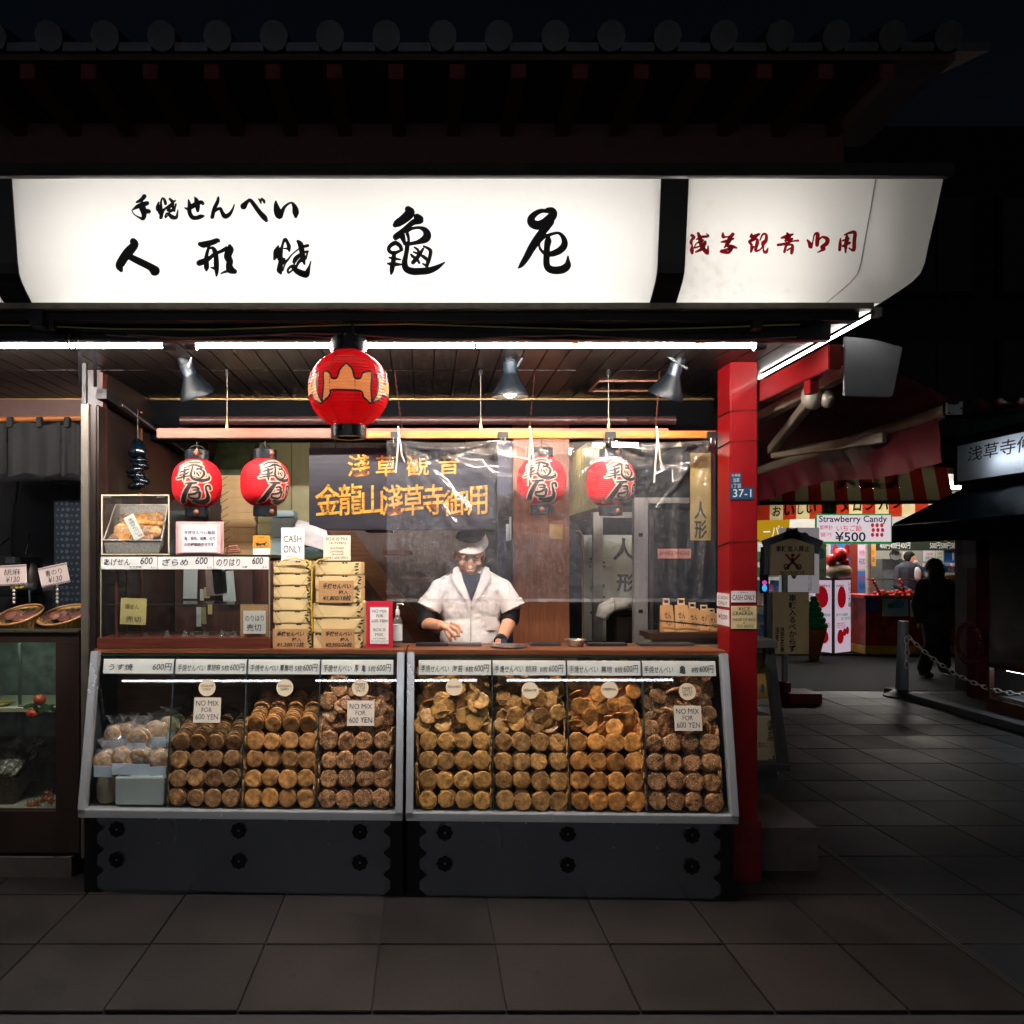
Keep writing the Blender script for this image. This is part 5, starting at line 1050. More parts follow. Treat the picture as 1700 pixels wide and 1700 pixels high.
# rack of paper bags
rk = thing('bag_rack', 'dark wooden ledge with a wire rail holding paper bags', 'rack', P(1140, 1065, 4.22))
B().box(PX(1075, 4.2), PX(1190, 4.2), 4.16, 4.36, PZ(1059, 4.2), PZ(1050, 4.2)).build('ledge', wood('rack_wood', '#3a2a22', .4, 'x'), rk)
B().box(PX(1080, 4.2), PX(1190, 4.2), 4.18, 4.34, CT - .2, PZ(1060, 4.2)).build('rack_body', M('rack_cream', '#8c866e', .5, var=.1), rk)
B().tube([P(1094, 1030, 4.18), P(1190, 1040, 4.18)], .004, 6).tube([P(1094, 1030, 4.18), P(1094, 1050, 4.18)], .003, 6).build('wire_rail', DARK, rk)
kb = M('bag_kraft', '#b58a5a', .6, var=.12, scale=9, bump=.15)
for k, (u, v, yw) in enumerate(((1097, 993, .1), (1120, 993, -.15), (1140, 1000, .1), (1158, 1004, -.1), (1172, 1010, .25))):
    p = P(u + 12, 1050, 4.22); t = thing('paper_bag', f'{["first","second","third","fourth","last"][k]} brown paper cracker bag along the wire rail', 'paper bag', p, yw, 'paper bags on the rack'); hh = (1050 - v)*4.22/F; ww = .036
    t.rotation_euler = (R(-8), 0, yw)
    B().add([(-ww, -.02, 0), (ww, -.02, 0), (ww, .03, 0), (-ww, .03, 0), (-ww*.95, -.004, hh*.8), (ww*.95, -.004, hh*.8), (ww*.95, .008, hh*.8), (-ww*.95, .008, hh*.8)], [(0,1,5,4),(1,2,6,5),(2,3,7,6),(3,0,4,7),(4,5,6,7),(0,3,2,1)]).build('bag_body', kb, t, local=True, bevel=.003)
    B().box(-ww*.5, ww*.5, -.003, .006, hh*.8, hh*.86).box(-ww*.5, -ww*.35, -.003, .006, hh*.86, hh).box(ww*.35, ww*.5, -.003, .006, hh*.86, hh).box(-ww*.35, ww*.35, -.003, .006, hh*.95, hh).build('handle', M('bag_handle', '#cdb088', .6), t, local=True)
    b = B(); put_text(b, 'せん\nべい', -ww*.5, hh*.18, ww*.5, hh*.6, 0, bold=.02); b.v = [Vector((p_.x, -.0215 + .016*p_.z/(hh*.8), p_.z)) for p_ in b.v]; b.build('lettering', INK, t, local=True)
# wrapped duct and black box
du = thing('wrapped_duct', 'thick white wrapped duct bending down beside the black cooker', 'duct', P(1000, 1050, 4.75))
pts = [P(1052, 1001, 4.7), P(1035, 1002, 4.7), P(1018, 1004, 4.7), P(1004, 1012, 4.7), P(999, 1026, 4.7)]
B().tube([Vector(a) for a in pts], [.036, .040, .043, .046, .040], 16).build('duct_body', M('duct_cloth', '#c6c0b2', .7, var=.2, scale=20, bump=.5), du, smooth='all')
B().tube([P(1018, 1004, 4.7) + Vector((0, .045*math.cos(R(a)), .045*math.sin(R(a)))) for a in range(0, 361, 30)], .003, 5).build('band', M('duct_band', '#a08a60', .5), du)
solid('black_cooker', 'black cooker box with a dark lid behind the counter', 'cooker', B().box(PX(1022, 4.75), PX(1062, 4.75), 4.72, 5.0, .9, PZ(1020, 4.75)).box(PX(1018, 4.75), PX(1064, 4.75), 4.70, 5.02, PZ(1019.5, 4.75), PZ(1012, 4.75)), M('cooker_black', '#2a2220', .35, .3, var=.2), bevel=.004)
solid('gas_pipe', 'thin pipe rising beside the brown partition', 'pipe', B().tube([P(968, 1078, 4.8), P(968, 890, 4.8), P(962, 882, 4.8), P(955, 882, 4.8)], .006, 8), M('pipe_copper', '#9a7048', .35, .6))
# inside lamps (seen through the clear curtain; an unseen one added over the cartons)
inE = EM('inner_tube', '#fff2d8', 42.0)
for u0, u1, Y, v, lab in ((985, 1058, 5.35, 738, 'bright ceiling tube lamp inside, above the metal door frame'), (893, 948, 6.1, 751, 'ceiling tube lamp inside, above the brown partition'), (430, 600, 5.05, 702, 'added unseen tube lamp inside, above the stacked cartons')):
    t = thing('ceiling_lamp', lab, 'lamp', P((u0+u1)/2, v, Y), group='ceiling lamps inside the shop')
    B().tube([P(u0, v, Y), P(u1, v, Y)], .016, 10).build('tube', inE, t, smooth=True)
    B().box(PX(u0 - 3, Y), PX(u1 + 3, Y), Y - .05, Y + .05, PZ(v, Y) + .025, 2.479).build('fixture', M('fixture_white', '#d8d4c8', .5), t)
# stock at the back, on the side of the stacked boxes
stock = [M('stock_beige', '#b39468', .6, var=.08), M('stock_green', '#a9ad86', .6, var=.08), M('stock_blue', '#8fa9b2', .6, var=.1)]
for k in range(11):
    z0 = PZ(925 - 12.4*k, 5.2); u0 = 372 - (k % 2)*2 - k*.6
    t = thing('stock_carton', f'flat beige carton {["lowest","second","third","fourth","fifth","sixth","seventh","eighth","ninth","tenth","topmost"][k]} in the tall stack behind the lanterns', 'carton', (PX(u0 + 28, 5.2), 5.3, z0), random.uniform(-.03, .03), 'flat cartons in the tall stack')
    B().box(-.113, .113, -.1, .1, 0, .0485).build('carton_body', stock[0], t, local=True, bevel=.003)
    b = B()
    for j in range(6): b.prism([(-.108 + .008*j + .005*math.cos(R(i)), .012 + .005*j + .003*math.sin(R(i))) for i in range(0, 360, 72)], -.1015, -.0998)
    tag(b.build('print', leafm, t, local=True), kind='stuff')
solid('stock_shelf', 'dark wooden shelf bearing the tall stack of flat cartons', 'shelf', B().box(PX(355, 5.2), PX(520, 5.2), 5.15, 5.55, 1.0, PZ(926, 5.2) - .001), wood_red)
for k in range(5):
    u0, u1, v1 = 427, 452, 925 - k*19
    solid('green_packet', f'pale green packet {["lowest","second","third","fourth","topmost"][k]} in the pile beside the beige cartons', 'packet', B().box(PX(u0 + k % 2, 5.1), PX(u1 + k % 2, 5.1), 5.1, 5.25, PZ(v1, 5.1) + .0006, PZ(v1 - 19, 5.1)), stock[1], group='pale green packets', bevel=.004)
for k in range(7):
    u0, u1, v1 = 453, 490, 925 - k*11
    solid('blue_packet', f'pale blue packet {["lowest","second","third","fourth","fifth","sixth","topmost"][k]} in the pile behind the turned lantern', 'packet', B().box(PX(u0 - k % 3, 5.1), PX(u1 - (k*2) % 5, 5.1), 5.08 + .01*(k % 3), 5.25, PZ(v1, 5.1) + .0006, PZ(v1 - 11, 5.1)), stock[2], group='pale blue packets', bevel=.003)
solid('wrapped_tray', 'white plastic wrapped tray propped behind the cash only card', 'tray', B().add([P(490, 872, 4.05), P(545, 893, 4.05), P(541, 915, 4.05), P(488, 900, 4.05), P(494, 862, 4.2), P(541, 875, 4.2), P(545, 905, 4.2), P(490, 895, 4.2)], [(0,1,2,3),(4,7,6,5),(0,4,5,1),(1,5,6,2),(2,6,7,3),(3,7,4,0)]), M('tray_white', '#b9b6ba', .35, var=.1, bump=.3, scale=30), bevel=.004)
solid('dark_bag', 'dark teal bag under the white wrapped tray', 'bag', B().ell(P(520, 915, 4.1), (.09, .05, .045), 14, 8), M('bag_teal', '#1c3a42', .5, var=.2, bump=.3), smooth='all')
for u0, v0, u1, v1, r_, lab in ((304, 940, 327, 994, 1, 'long pale paper sheet pinned behind the cabinet'), (343, 940, 371, 989, -3, 'grey cloth hanging behind the cabinet beside white papers'), (356, 945, 378, 986, -6, 'white paper tilted over the grey cloth'), (371, 948, 392, 1001, -5, 'white paper hanging lowest behind the cabinet'), (332, 978, 338, 997, 0, 'small white slip pinned beside a yellow slip'), (339, 975, 348, 993, 0, 'small yellow slip pinned behind the cabinet'), (326, 1008, 334, 1040, 0, 'pale green strip pinned low behind the cabinet'), (335, 1008, 343, 1036, -4, 'olive strip pinned low behind the cabinet'), (345, 1002, 352, 1020, 0, 'short yellow strip pinned low behind the cabinet')):
    mt = {'gr': M('cloth_grey', '#7c6f68', .7), 'ye': paper_y, 'ol': M('paper_olive', '#8c8a5c', .6)}.get(lab.split()[1][:2] if lab.startswith('small') or lab.startswith('short') else lab[:2], M('paper_pale', '#b4c2c2', .6, var=.05))
    card('pinned_paper', lab, 'paper', u0, v0, u1, v1, 5.0 if v0 > 960 else 4.95, mt, [], roll=R(r_))
solid('pin_board', 'dark brown board behind the cabinet carrying pinned papers', 'board', B().box(PX(292, 5.05), PX(420, 5.05), 5.03, 5.06, 1.05, PZ(930, 5.05)), wood('pin_board_wood', '#4a2a20', .5, 'z'))
solid('picture_board', 'old green painted board leaning above the cartons', 'board', B().add([P(345, 800, 5.4), P(400, 800, 5.4), P(425, 735, 5.6), P(362, 735, 5.6)], [(0, 1, 2, 3)]).add([P(345, 800, 5.42), P(400, 800, 5.42), P(425, 735, 5.62), P(362, 735, 5.62)], [(3, 2, 1, 0)]), M('board_green', '#3c4430', .6, var=.5, scale=14))
ln = [(.002, .0), (.016, -.01), (.030, -.055), (.036, -.085), (.030, -.10), (.020, -.108)]
orn = thing('hanging_ornament', 'glossy dark blue carved ornament hanging against the wooden side wall', 'ornament', P(229, 728, 4.3))
orn.scale = (1.5, 1.2, 1.0)
orm = M('ornament_glaze', '#06131c', .15, var=.2, coat=.6)
b = B().lathe(ln, 16, (0, 0, 0))
for k in range(6): b.ell((.012*math.sin(k*1.9), .010*math.cos(k*1.9), -.12 - .028*k), (.036, .030, .022), 14, 8, Matrix.Rotation(.5*math.sin(k*2.1), 3, 'Y'))
b.build('ornament_body', orm, orn, local=True, smooth='all')
B().tube([(0, 0, -.002), (0, 0, .16)], .0015, 5).build('string', wm, orn, local=True)
solid('bamboo_pole', 'long dark bamboo pole fixed below the ceiling across the shop', 'pole', (lambda b: [b.tube([P(300 + 82*i, 698, 4.55), P(302 + 82*i, 698, 4.55), P(380 + 82*i, 698, 4.55), P(382 + 82*i, 698, 4.55)], [.027, .0245, .0245, .027], 12) for i in range(10)] and b)(B()), M('bamboo_dark', '#4a2f2c', .3, var=.3, scale=20, stretch=(1, 8, 8)), smooth=True)
# small signs on the post
plate_b = M('plate_blue', '#1d3a52', .35, var=.05); plate_t = M('plate_white', '#c8d4dc', .5, var=0)
card('address_plate', 'small dark blue street plate high on the red post', 'plate', 1213, 785, 1231, 812, YP0 - .004, plate_b, [('台東区', .1, .08, .9, .22), ('浅草', .2, .32, .8, .58), ('1丁目', .1, .68, .9, .94)], ink=plate_t)
card('number_plate', 'blue plate numbered 37-1 on the red post', 'plate', 1212, 808, 1252, 829, YP0 - .005, plate_b, [('37-1', .12, .2, .88, .82)], ink=plate_t)
card('cash_note', 'white cash only note taped on the front of the post', 'note', 1214, 981, 1255, 1000, YP0 - .004, M('note_pale', '#cfc4c4', .6, var=.04), [('現金のみ', .35, .06, .68, .2), ('CASH ONLY', .05, .35, .95, .78)], group='notes on the red post')
card('rice_note', 'cream note about rice and soy sauce on the post', 'note', 1214, 1006, 1256, 1044, YP0 - .004, M('note_cream', '#cdb98a', .6, var=.05), [('RICE', .3, .06, .74, .2), ('CRACKER', .06, .24, .86, .4), ('MADE OF RICE', .06, .54, .95, .66), ('&', .46, .70, .54, .77), ('SOY SAUCE', .22, .82, .88, .94)], group='notes on the red post')
for v0, v1, tx, lab in ((985, 1007, [('CASH', .15, .2, .9, .45), ('ONLY', .15, .6, .9, .85)], 'small cash only slip on the inner side of the post'), (1012, 1038, [('¥220', .15, .3, .9, .6)], 'small faint price slip on the inner side of the post')):
    o = card('side_slip', lab, 'slip', 0, v0, 19*2.2, v1, 3.95, M('note_pale', '#cfc4c4'), tx); o.location = (XP0 - .004, 3.945, PZ(v1, 3.94)); o.rotation_euler = (0, 0, -math.pi/2); o.scale = (1.25, 1, 1)
# =================================================================== THE COOK
def blob(name, mat, parent, b, voxel=.005, smooth=6, disp=0.):
    o = b.build(name, mat, parent, smooth='all')
    r = o.modifiers.new('Remesh', 'REMESH'); r.mode = 'VOXEL'; r.voxel_size = voxel; r.use_smooth_shade = True
    s = o.modifiers.new('Smooth', 'SMOOTH'); s.iterations = smooth; s.factor = .5
    if disp:
        for k, (sz, am) in enumerate(((.075, disp), (.03, disp*.45))):
            tx = bpy.data.textures.new('folds', 'CLOUDS'); tx.noise_scale = sz; tx.noise_depth = 2
            d = o.modifiers.new('Folds', 'DISPLACE'); d.texture = tx; d.strength = am; d.mid_level = .5; d.texture_coords = 'LOCAL'
    return o
skin = M('skin', '#d09a7c', .5, var=.10, scale=30, bump=.1, bscale=150); skin.node_tree.nodes['Principled BSDF'].inputs['Subsurface Weight'].default_value = .12; skin.node_tree.nodes['Principled BSDF'].inputs['Subsurface Radius'].default_value = (.02, .008, .004)
coat = M('coat_white', '#d9d4cf', .7, var=.05, scale=8, bump=.25, bscale=26); navy = M('shirt_navy', '#1b2436', .7, var=.3, scale=60); blk = M('sleeve_black', '#101114', .65, var=.15)
Yk = 4.40
ck_ = thing('person', 'cook in white coat, navy shirt and white-brimmed cap looking down behind the counter', 'person', (PX(782, Yk), Yk, .22))
b = B()
hc = P(780, 919, 4.365); tilt = Matrix.Rotation(R(24), 3, 'X')       # head bowed towards the counter
def hd(x, y, z): return hc + tilt @ Vector((x, y, z))
b.ell(hd(0, .006, .03), (.078, .094, .088), 20, 14, tilt); b.ell(hd(0, -.020, -.045), (.063, .066, .066), 18, 12, tilt); b.ell(hd(0, -.034, -.088), (.036, .034, .024), 14, 10, tilt)
b.ell(hd(0, -.088, -.022), (.0125, .018, .028), 12, 8, tilt); b.ell(hd(0, -.104, -.040), (.017, .013, .012), 12, 8, tilt)
for s in (-1, 1):
    b.ell(hd(s*.079, .012, -.012), (.010, .020, .032), 10, 8, tilt); b.ell(hd(s*.041, -.066, -.030), (.023, .017, .020), 10, 8, tilt)
    b.ell(hd(s*.031, -.082, .018), (.024, .011, .009), 10, 8, tilt)
b.ell(hd(0, -.090, -.070), (.025, .011, .0065), 12, 8, tilt); b.ell(hd(0, -.086, -.082), (.021, .011, .007), 12, 8, tilt)
b.cap(P(781, 940, 4.40), P(782, 962, 4.43), .052, .062)
# arms: the one bent with the hand before the coat, the other resting on the counter
b.cap(P(716, 1000, 4.42), P(707, 1036, 4.40), .045, .043); b.cap(P(707, 1036, 4.40), P(731, 1039, 4.22), .042, .030); b.ell(P(742, 1042, 4.185), (.036, .034, .022), 14, 10, Matrix.Rotation(R(20), 3, 'Y'))
def finger(pts, r): 
    for (a, c), (r0, r1) in zip(zip(pts, pts[1:]), zip(r, r[1:])): b.cap(a, c, r0, r1, 10, 3)
for k, (a, c, d) in enumerate((((750, 1034, 4.160), (761, 1039, 4.140), (767, 1049, 4.135)), ((750, 1040, 4.155), (759, 1047, 4.135), (763, 1056, 4.132)), ((746, 1046, 4.158), (753, 1053, 4.140), (756, 1061, 4.140)), ((741, 1050, 4.165), (746, 1058, 4.150), (748, 1064, 4.152)))):
    finger([P(*a), P(*c), P(*d)], [.0105, .0095, .008])
finger([P(741, 1049, 4.17), P(754, 1055, 4.145), P(762, 1055, 4.132)], [.0125, .0105, .0085])
b.cap(P(850, 1000, 4.42), P(846, 1032, 4.40), .045, .043); b.cap(P(846, 1032, 4.40), P(831, 1064, 4.20), .042, .030); b.ell(P(824, 1073, 4.14), (.034, .045, .020), 14, 10)
for k, dx in enumerate((-18, -13, -7, -1)): finger([P(824 + dx*.6, 1074, 4.115), P(820 + dx*.8, 1079, 4.075), P(818 + dx*.9, 1082, 4.05)], [.0105, .009, .008])
finger([P(832, 1075, 4.14), P(835, 1081, 4.10), P(832, 1083, 4.07)], [.012, .010, .0085])
b.ell(P(782, 1010, 4.45), (.15, .10, .22), 18, 12); b.cap(P(745, 970, 4.44), P(720, 1000, 4.42), .05, .045); b.cap(P(820, 970, 4.44), P(845, 1000, 4.42), .05, .045); b.cap(P(781, 960, 4.44), P(782, 1000, 4.45), .07, .12)
blob('body', skin, ck_, b, .0042, 4)
hairm = M('hair_dark', '#0a0806', .75, var=.2, scale=80, spec=.2)
for s in (-1, 1):
    B().cap(hd(s*.014, -.095, .021), hd(s*.048, -.081, .020), .0036, .0026, 8, 3).build('eyebrow', M('brow', '#2e221c', .7), ck_, smooth='all')
    B().cap(hd(s*.018, -.0935, -.002), hd(s*.043, -.0845, -.003), .0022, .0018, 8, 3).build('eye', M('eye_dark', '#231814', .4), ck_, smooth='all')
B().cap(hd(-.019, -.0985, -.0762), hd(.019, -.0985, -.0762), .0017, .0017, 8, 3).build('mouth_line', M('lip_line', '#6a3a30', .6), ck_, smooth='all')
b = B().ell(hd(0, .012, .034), (.0815, .097, .088), 20, 14, tilt); b.v = [p for p in b.v]
hair = blob('hair', hairm, ck_, B().ell(hd(0, .034, .022), (.0805, .080, .088), 20, 14, tilt), .006, 2)
cap_ = B().ell(hd(0, .018, .080), (.082, .092, .052), 24, 12, tilt).build('cap_crown', M('cap_navy', '#2b2c38', .7, var=.15), ck_, smooth='all')
def brim(s, t):
    a = R(-105 + 210*s); up = .030*max(0, s - .62)/.38
    r = .086 + .022*t*math.cos(R(-105 + 210*s)*.5)**.4; z = .092 - .048*t + up*1.0
    return hd(r*math.sin(a)*.96, -r*math.cos(a)*1.10 + .012, z)
bb = B().grid(brim, 36, 6).grid(lambda s, t: brim(s, t) + tilt @ Vector((0, .004, .004)), 36, 6)
bb.build('cap_brim', M('cap_white', '#d6cfc4', .65, var=.05), cap_, smooth='all')
# coat: body and short sleeves in one piece
b = B()
b.ell(P(782, 1000, 4.44), (.185, .125, .20), 24, 16); b.ell(P(782, 1060, 4.44), (.178, .130, .24), 24, 16); b.ell(P(782, 1120, 4.44), (.180, .135, .22), 24, 14)
b.cap(P(744, 978, 4.43), P(820, 978, 4.43), .072, .072, 16); b.cap(P(767, 952, 4.45), P(731, 978, 4.42), .040, .060, 14); b.cap(P(797, 952, 4.45), P(833, 978, 4.42), .040, .060, 14)
b.cap(P(731, 980, 4.42), P(717, 1001, 4.40), .062, .064, 16); b.cap(P(833, 980, 4.42), P(847, 1001, 4.40), .062, .064, 16)
coat_o = blob('coat', coat, ck_, b, .006, 4, .010)
for ua, va, ub, vb in ((717, 1000, 712, 1010), (847, 1000, 852, 1010)):
    B().tube([P(ua, va, 4.40), P(ub, vb, 4.395)], [.068, .071], 24, cap=False).tube([P(ub, vb, 4.395), P(ua, va, 4.40)], [.067, .062], 24, cap=False).build('cuff', coat, coat_o, smooth='all')
for a, c in (((716, 1000, 4.405), (708, 1033, 4.40)), ((848, 1000, 4.405), (847, 1027, 4.40))):
    blob('sleeve', blk, ck_, B().cap(P(*a), P(*c), .056, .053, 16), .006, 3)
def torso_y(u, v):     # front of the coat
    d = ((u - 782)*4.3/F)/.187; return 4.44 - .128*math.sqrt(max(.05, 1 - d*d))*(1. if v > 985 else 1 - .0052*(985 - v))
def sheet(poly, off, nm, mt, par, n=10):
    """panel given by its two side edges, lying on the chest"""
    (la, lb) = poly
    def f(s, t):
        i = t*(len(la) - 1); k = min(len(la) - 2, int(i)); q = i - k
        ul = la[k][0] + (la[k+1][0] - la[k][0])*q; vl = la[k][1] + (la[k+1][1] - la[k][1])*q; ur = lb[k][0] + (lb[k+1][0] - lb[k][0])*q; vr = lb[k][1] + (lb[k+1][1] - lb[k][1])*q
        u, v = ul + (ur - ul)*s, vl + (vr - vl)*s; return P(u, v, torso_y(u, v) - off)
    return B().grid(f, n, 18).build(nm, mt, par, smooth='all')
sheet(([(766, 952), (770, 967), (778, 985), (782, 997)], [(798, 952), (796, 967), (788, 985), (783, 998)]), .010, 'shirt', navy, ck_)
for s in (-1, 1):
    m_ = lambda u: 782.5 + s*(u - 782.5)
    sheet(([(m_(760), 940), (m_(765), 953), (m_(772), 972), (m_(782), 1004)], [(m_(753), 943), (m_(750), 957), (m_(758), 974), (m_(782), 1008)]), .0130, 'lapel', coat, coat_o)
sheet(([(781.2, 1006), (780.2, 1080)], [(783, 1006), (782, 1080)]), .006, 'front_edge', M('coat_seam', '#a8a29c', .8), coat_o, 2)
sheet(([(806, 1024), (808, 1046)], [(826, 1024), (824, 1046)]), .010, 'pocket', coat, coat_o, 6)
wt = B().tube([P(833, 1060, 4.215), P(829, 1066, 4.19)], [.0335, .0335], 20).build('watch', M('watch_black', '#14161c', .3), ck_, smooth=True)
B().box(-.014, .014, -.006, .004, -.012, .012).build('watch_face', M('watch_face', '#3a5266', .15), wt, local=True).location = (P(836, 1064, 4.17) - P(782, 0, Yk)) + Vector((0, 0, P(782, 0, Yk).z - .22))
for s in (-1, 1): blob('trouser_leg', M('trouser_dark', '#22242a', .8), ck_, B().cap((PX(782, Yk) + s*.09, 4.44, 1.0), (PX(782, Yk) + s*.10, 4.46, .30), .10, .065, 14), .012, 3)
# =================================================================== NEIGHBOUR SHOP (beyond the metal post)
mp = thing('metal_post', 'cream aluminium corner post between this shop and its dark neighbour', 'post', (PX(142, 3.9), 3.92, 0))
B().box(PX(134, 3.88), PX(147, 3.88), 3.88, 3.93, .1, PZ(670, 3.88)).build('front_strip', M('post_cream', '#5f5950', .45, .3, var=.12), mp, bevel=.003)
B().box(PX(147.5, 3.90), PX(163, 3.90), 3.895, 4.0, .1, PZ(671, 3.9)).build('side_channel', M('post_brown', '#2e2421', .4, .4, var=.25, scale=4), mp, bevel=.01)
B().bar(P(141, 670, 3.9), P(141, 590, 3.9), .02).build('hanger_bar', BLACK, mp)
for u in (133, 158): B().bar(P(u, 640, 3.85), P(u, 575, 3.55), .016).build('hanger_bar', DARK, mp)
struct('neighbour_wall', B().box(-3.6, -1.75, 5.6, 5.7, 0, 2.5), M('neighbour_plaster', '#4e4d52', .8, var=.1, scale=3, bump=.1))
struct('neighbour_floor', B().box(-3.6, -1.76, 3.9, 5.6, 0, .1), M('shop_floor_m'))
nr = thing('noren_curtain', 'dark cloth shop curtain with loops hanging on a bamboo pole next door', 'curtain', P(60, 790, 4.4))
B().tube([P(-60, 697, 4.4), P(30, 696, 4.4), P(133, 694, 4.4), P(160, 694, 4.4)], .016, 10).build('pole', M('noren_bamboo', '#8a5024', .4, var=.2, scale=30), nr, smooth=True)
clo = M('noren_cloth', '#131314', .85, var=.2, scale=30, bump=.3, bscale=200)
for k, (ua, ub) in enumerate(((-70, 11), (13, 100), (101, 150))):
    B().grid(lambda s, t: P(ua + (ub - ua)*s, 703 + 3*math.cos(s*9) + (88 - 3)*t, 4.385 - .012*math.sin(s*7 + k)*t - .006*math.sin(s*19)), 20, 14).build('cloth_panel', clo, nr, smooth='all')
for u in (16, 65, 111): B().box(PX(u - 4.5, 4.37), PX(u + 4.5, 4.37), 4.36, 4.42, PZ(709, 4.37), PZ(692, 4.37)).build('loop', clo, nr, bevel=.004)
nl = thing('neighbour_lamp', 'unlit tube lamp behind the dark curtain next door', 'lamp', P(120, 802, 5.0)); B().box(PX(86, 5.0), PX(150, 5.0), 4.96, 5.04, PZ(806, 5), PZ(800, 5)).build('fixture', M('fixture_grey', '#8f979c', .5), nl); B().tube([P(99, 806, 5.0), P(100, 830, 5.0)], .006, 6).build('cable', BLACK, nl)
bp = card('patterned_cloth', 'dark blue cloth with small pale motifs hanging next door', 'cloth', 90, 828, 135, 1020, 4.7, M('cloth_indigo', '#0d1826', .85, var=.2), [], thick=.004)
b = B(); w_ = 45*4.7/F; h_ = 192*4.7/F
for i in range(5):
    for j in range(19):
        x = -w_/2 + w_*(i + .5 + .25*(j % 2))/5.4; z = h_*(j + .5)/19.3; r = .009 + .003*((i*7 + j*3) % 3); n = 5 + (i + j) % 3
        b.add([(x, -.0012, z)] + [(x + r*(1 + .25*math.cos(3*a_))*math.cos(a_)*.8, -.0012, z + r*math.sin(a_)*.8) for a_ in [2*math.pi*q/10 for q in range(10)]], [(0, 1 + q, 1 + (q + 1) % 10) for q in range(10)])
tag(b.build('motifs', M('motif_pale', '#35434c', .8), bp, local=True), kind='stuff')
solid('wall_cable', 'black cable running down the grey wall next door', 'cable', B().tube([P(30, 800, 5.5), P(24, 850, 5.5), P(20, 900, 5.5), P(21, 930, 5.5)], .008, 6).tube([P(50, 885, 5.3), P(42, 920, 5.3)], .006, 6).tube([P(0, 905, 5.3), P(16, 893, 5.3)], .006, 6), BLACK)
mc = thing('cooking_machine', 'dark cracker grilling machine with a metal roller next door', 'machine', P(30, 985, 4.9))
B().box(PX(-40, 4.9), PX(40, 4.9), 4.85, 5.15, PZ(990, 4.9), PZ(925, 4.9)).build('machine_body', M('machine_black', '#1a1c20', .4, .3), mc, bevel=.01)
B().box(PX(16, 4.85), PX(32, 4.85), 4.80, 4.849, PZ(935, 4.85), PZ(925, 4.85)).build('machine_top', M('machine_grey', '#4a4f55', .4, .5), mc)
B().tube([P(36, 973, 4.8), P(57, 973, 4.8)], [.022, .022], 16).tube([P(49, 975, 4.8), P(49, 1000, 4.8)], .006, 8).build('roller', M('roller_steel', '#8c8f94', .35, .8), mc, smooth=True)
B().lathe([(.004, 0), (.04, .002), (.04, .012), (.004, .014)], 20).build('dial', M('dial_yellow', '#b9a53a', .5), mc, local=True).location = P(29, 977, 4.78) - P(30, 985, 4.9)
B().ell(P(52, 960, 5.0), (.05, .05, .10), 14, 10).build('hood', M('hood_dark', '#3a342e', .5, .3), mc, smooth='all')
# neighbour's glass showcase with baskets on top
sc_ = thing('neighbour_showcase', 'dark framed glass showcase next door with baskets on its top', 'showcase', P(40, 1400, 3.95))
xr = PX(133, 3.92); dk = M('showcase_dark', '#2a1d18', .4, var=.25, scale=10, stretch=(1, 1, .2))
zt2 = PZ(1046, 3.92)
B().box(-2.9, xr, 3.90, 4.5, zt2 - .012, zt2).build('top', M('showcase_top', '#4a453a', .3, .2), sc_, bevel=.003)
B().box(-2.9, xr, 3.91, 3.96, PZ(1066, 3.92), zt2 - .013).box(-2.9, xr, 3.91, 3.96, .12, PZ(1346, 3.92)).box(PX(94, 3.92), xr, 3.91, 3.96, PZ(1346, 3.92) + .001, PZ(1066, 3.92) - .001).build('frame', dk, sc_)
B().box(-2.9, xr, 4.45, 4.5, .12, zt2 - .013).box(xr - .02, xr - .001, 3.97, 4.44, .12, zt2 - .013).build('back', M('showcase_back', '#6a746f', .5, .1, var=.5, scale=14, bump=.5), sc_)
B().box(-2.9, xr - .021, 3.97, 4.44, PZ(1346, 3.92) - .03, PZ(1346, 3.92)).build('floor', M('showcase_floor', '#b9b6a8', .5), sc_)
B().box(-2.9, PX(94, 3.92), 3.93, 3.934, PZ(1346, 3.92), PZ(1066, 3.92)).build('glass', GLASS('showcase_glass', '#f2f6f4', .01, .02, 1.45), sc_)
B().box(-2.9, xr - .021, 4.0, 4.40, PZ(1182, 4.0), PZ(1176, 4.0)).build('shelf', M('showcase_shelf', '#b8b39a', .4, var=.05), sc_)
B().tube([P(-60, 1054, 4.05), P(86, 1054, 4.05)], .010, 8).build('lamp_tube', EM('showcase_fill_tube', '#e8ffe8', 22.0), sc_, smooth=True)  # unseen tube added behind the frame to brighten the goods inside
B().bar(P(33, 1068, 4.1), P(33, 1180, 4.1), .012).build('glass_joint', M('joint_grey', '#5a625e', .4), sc_)
bw = M('basket_bamboo', '#bda058', .55, var=.25, scale=30, bump=.4); bw2 = M('basket_rim', '#a06a44')
film = GLASS('cracker_film', '#f8f4f2', .02, .05, 1.45, bump=.35, scale=40, boost=1.1)
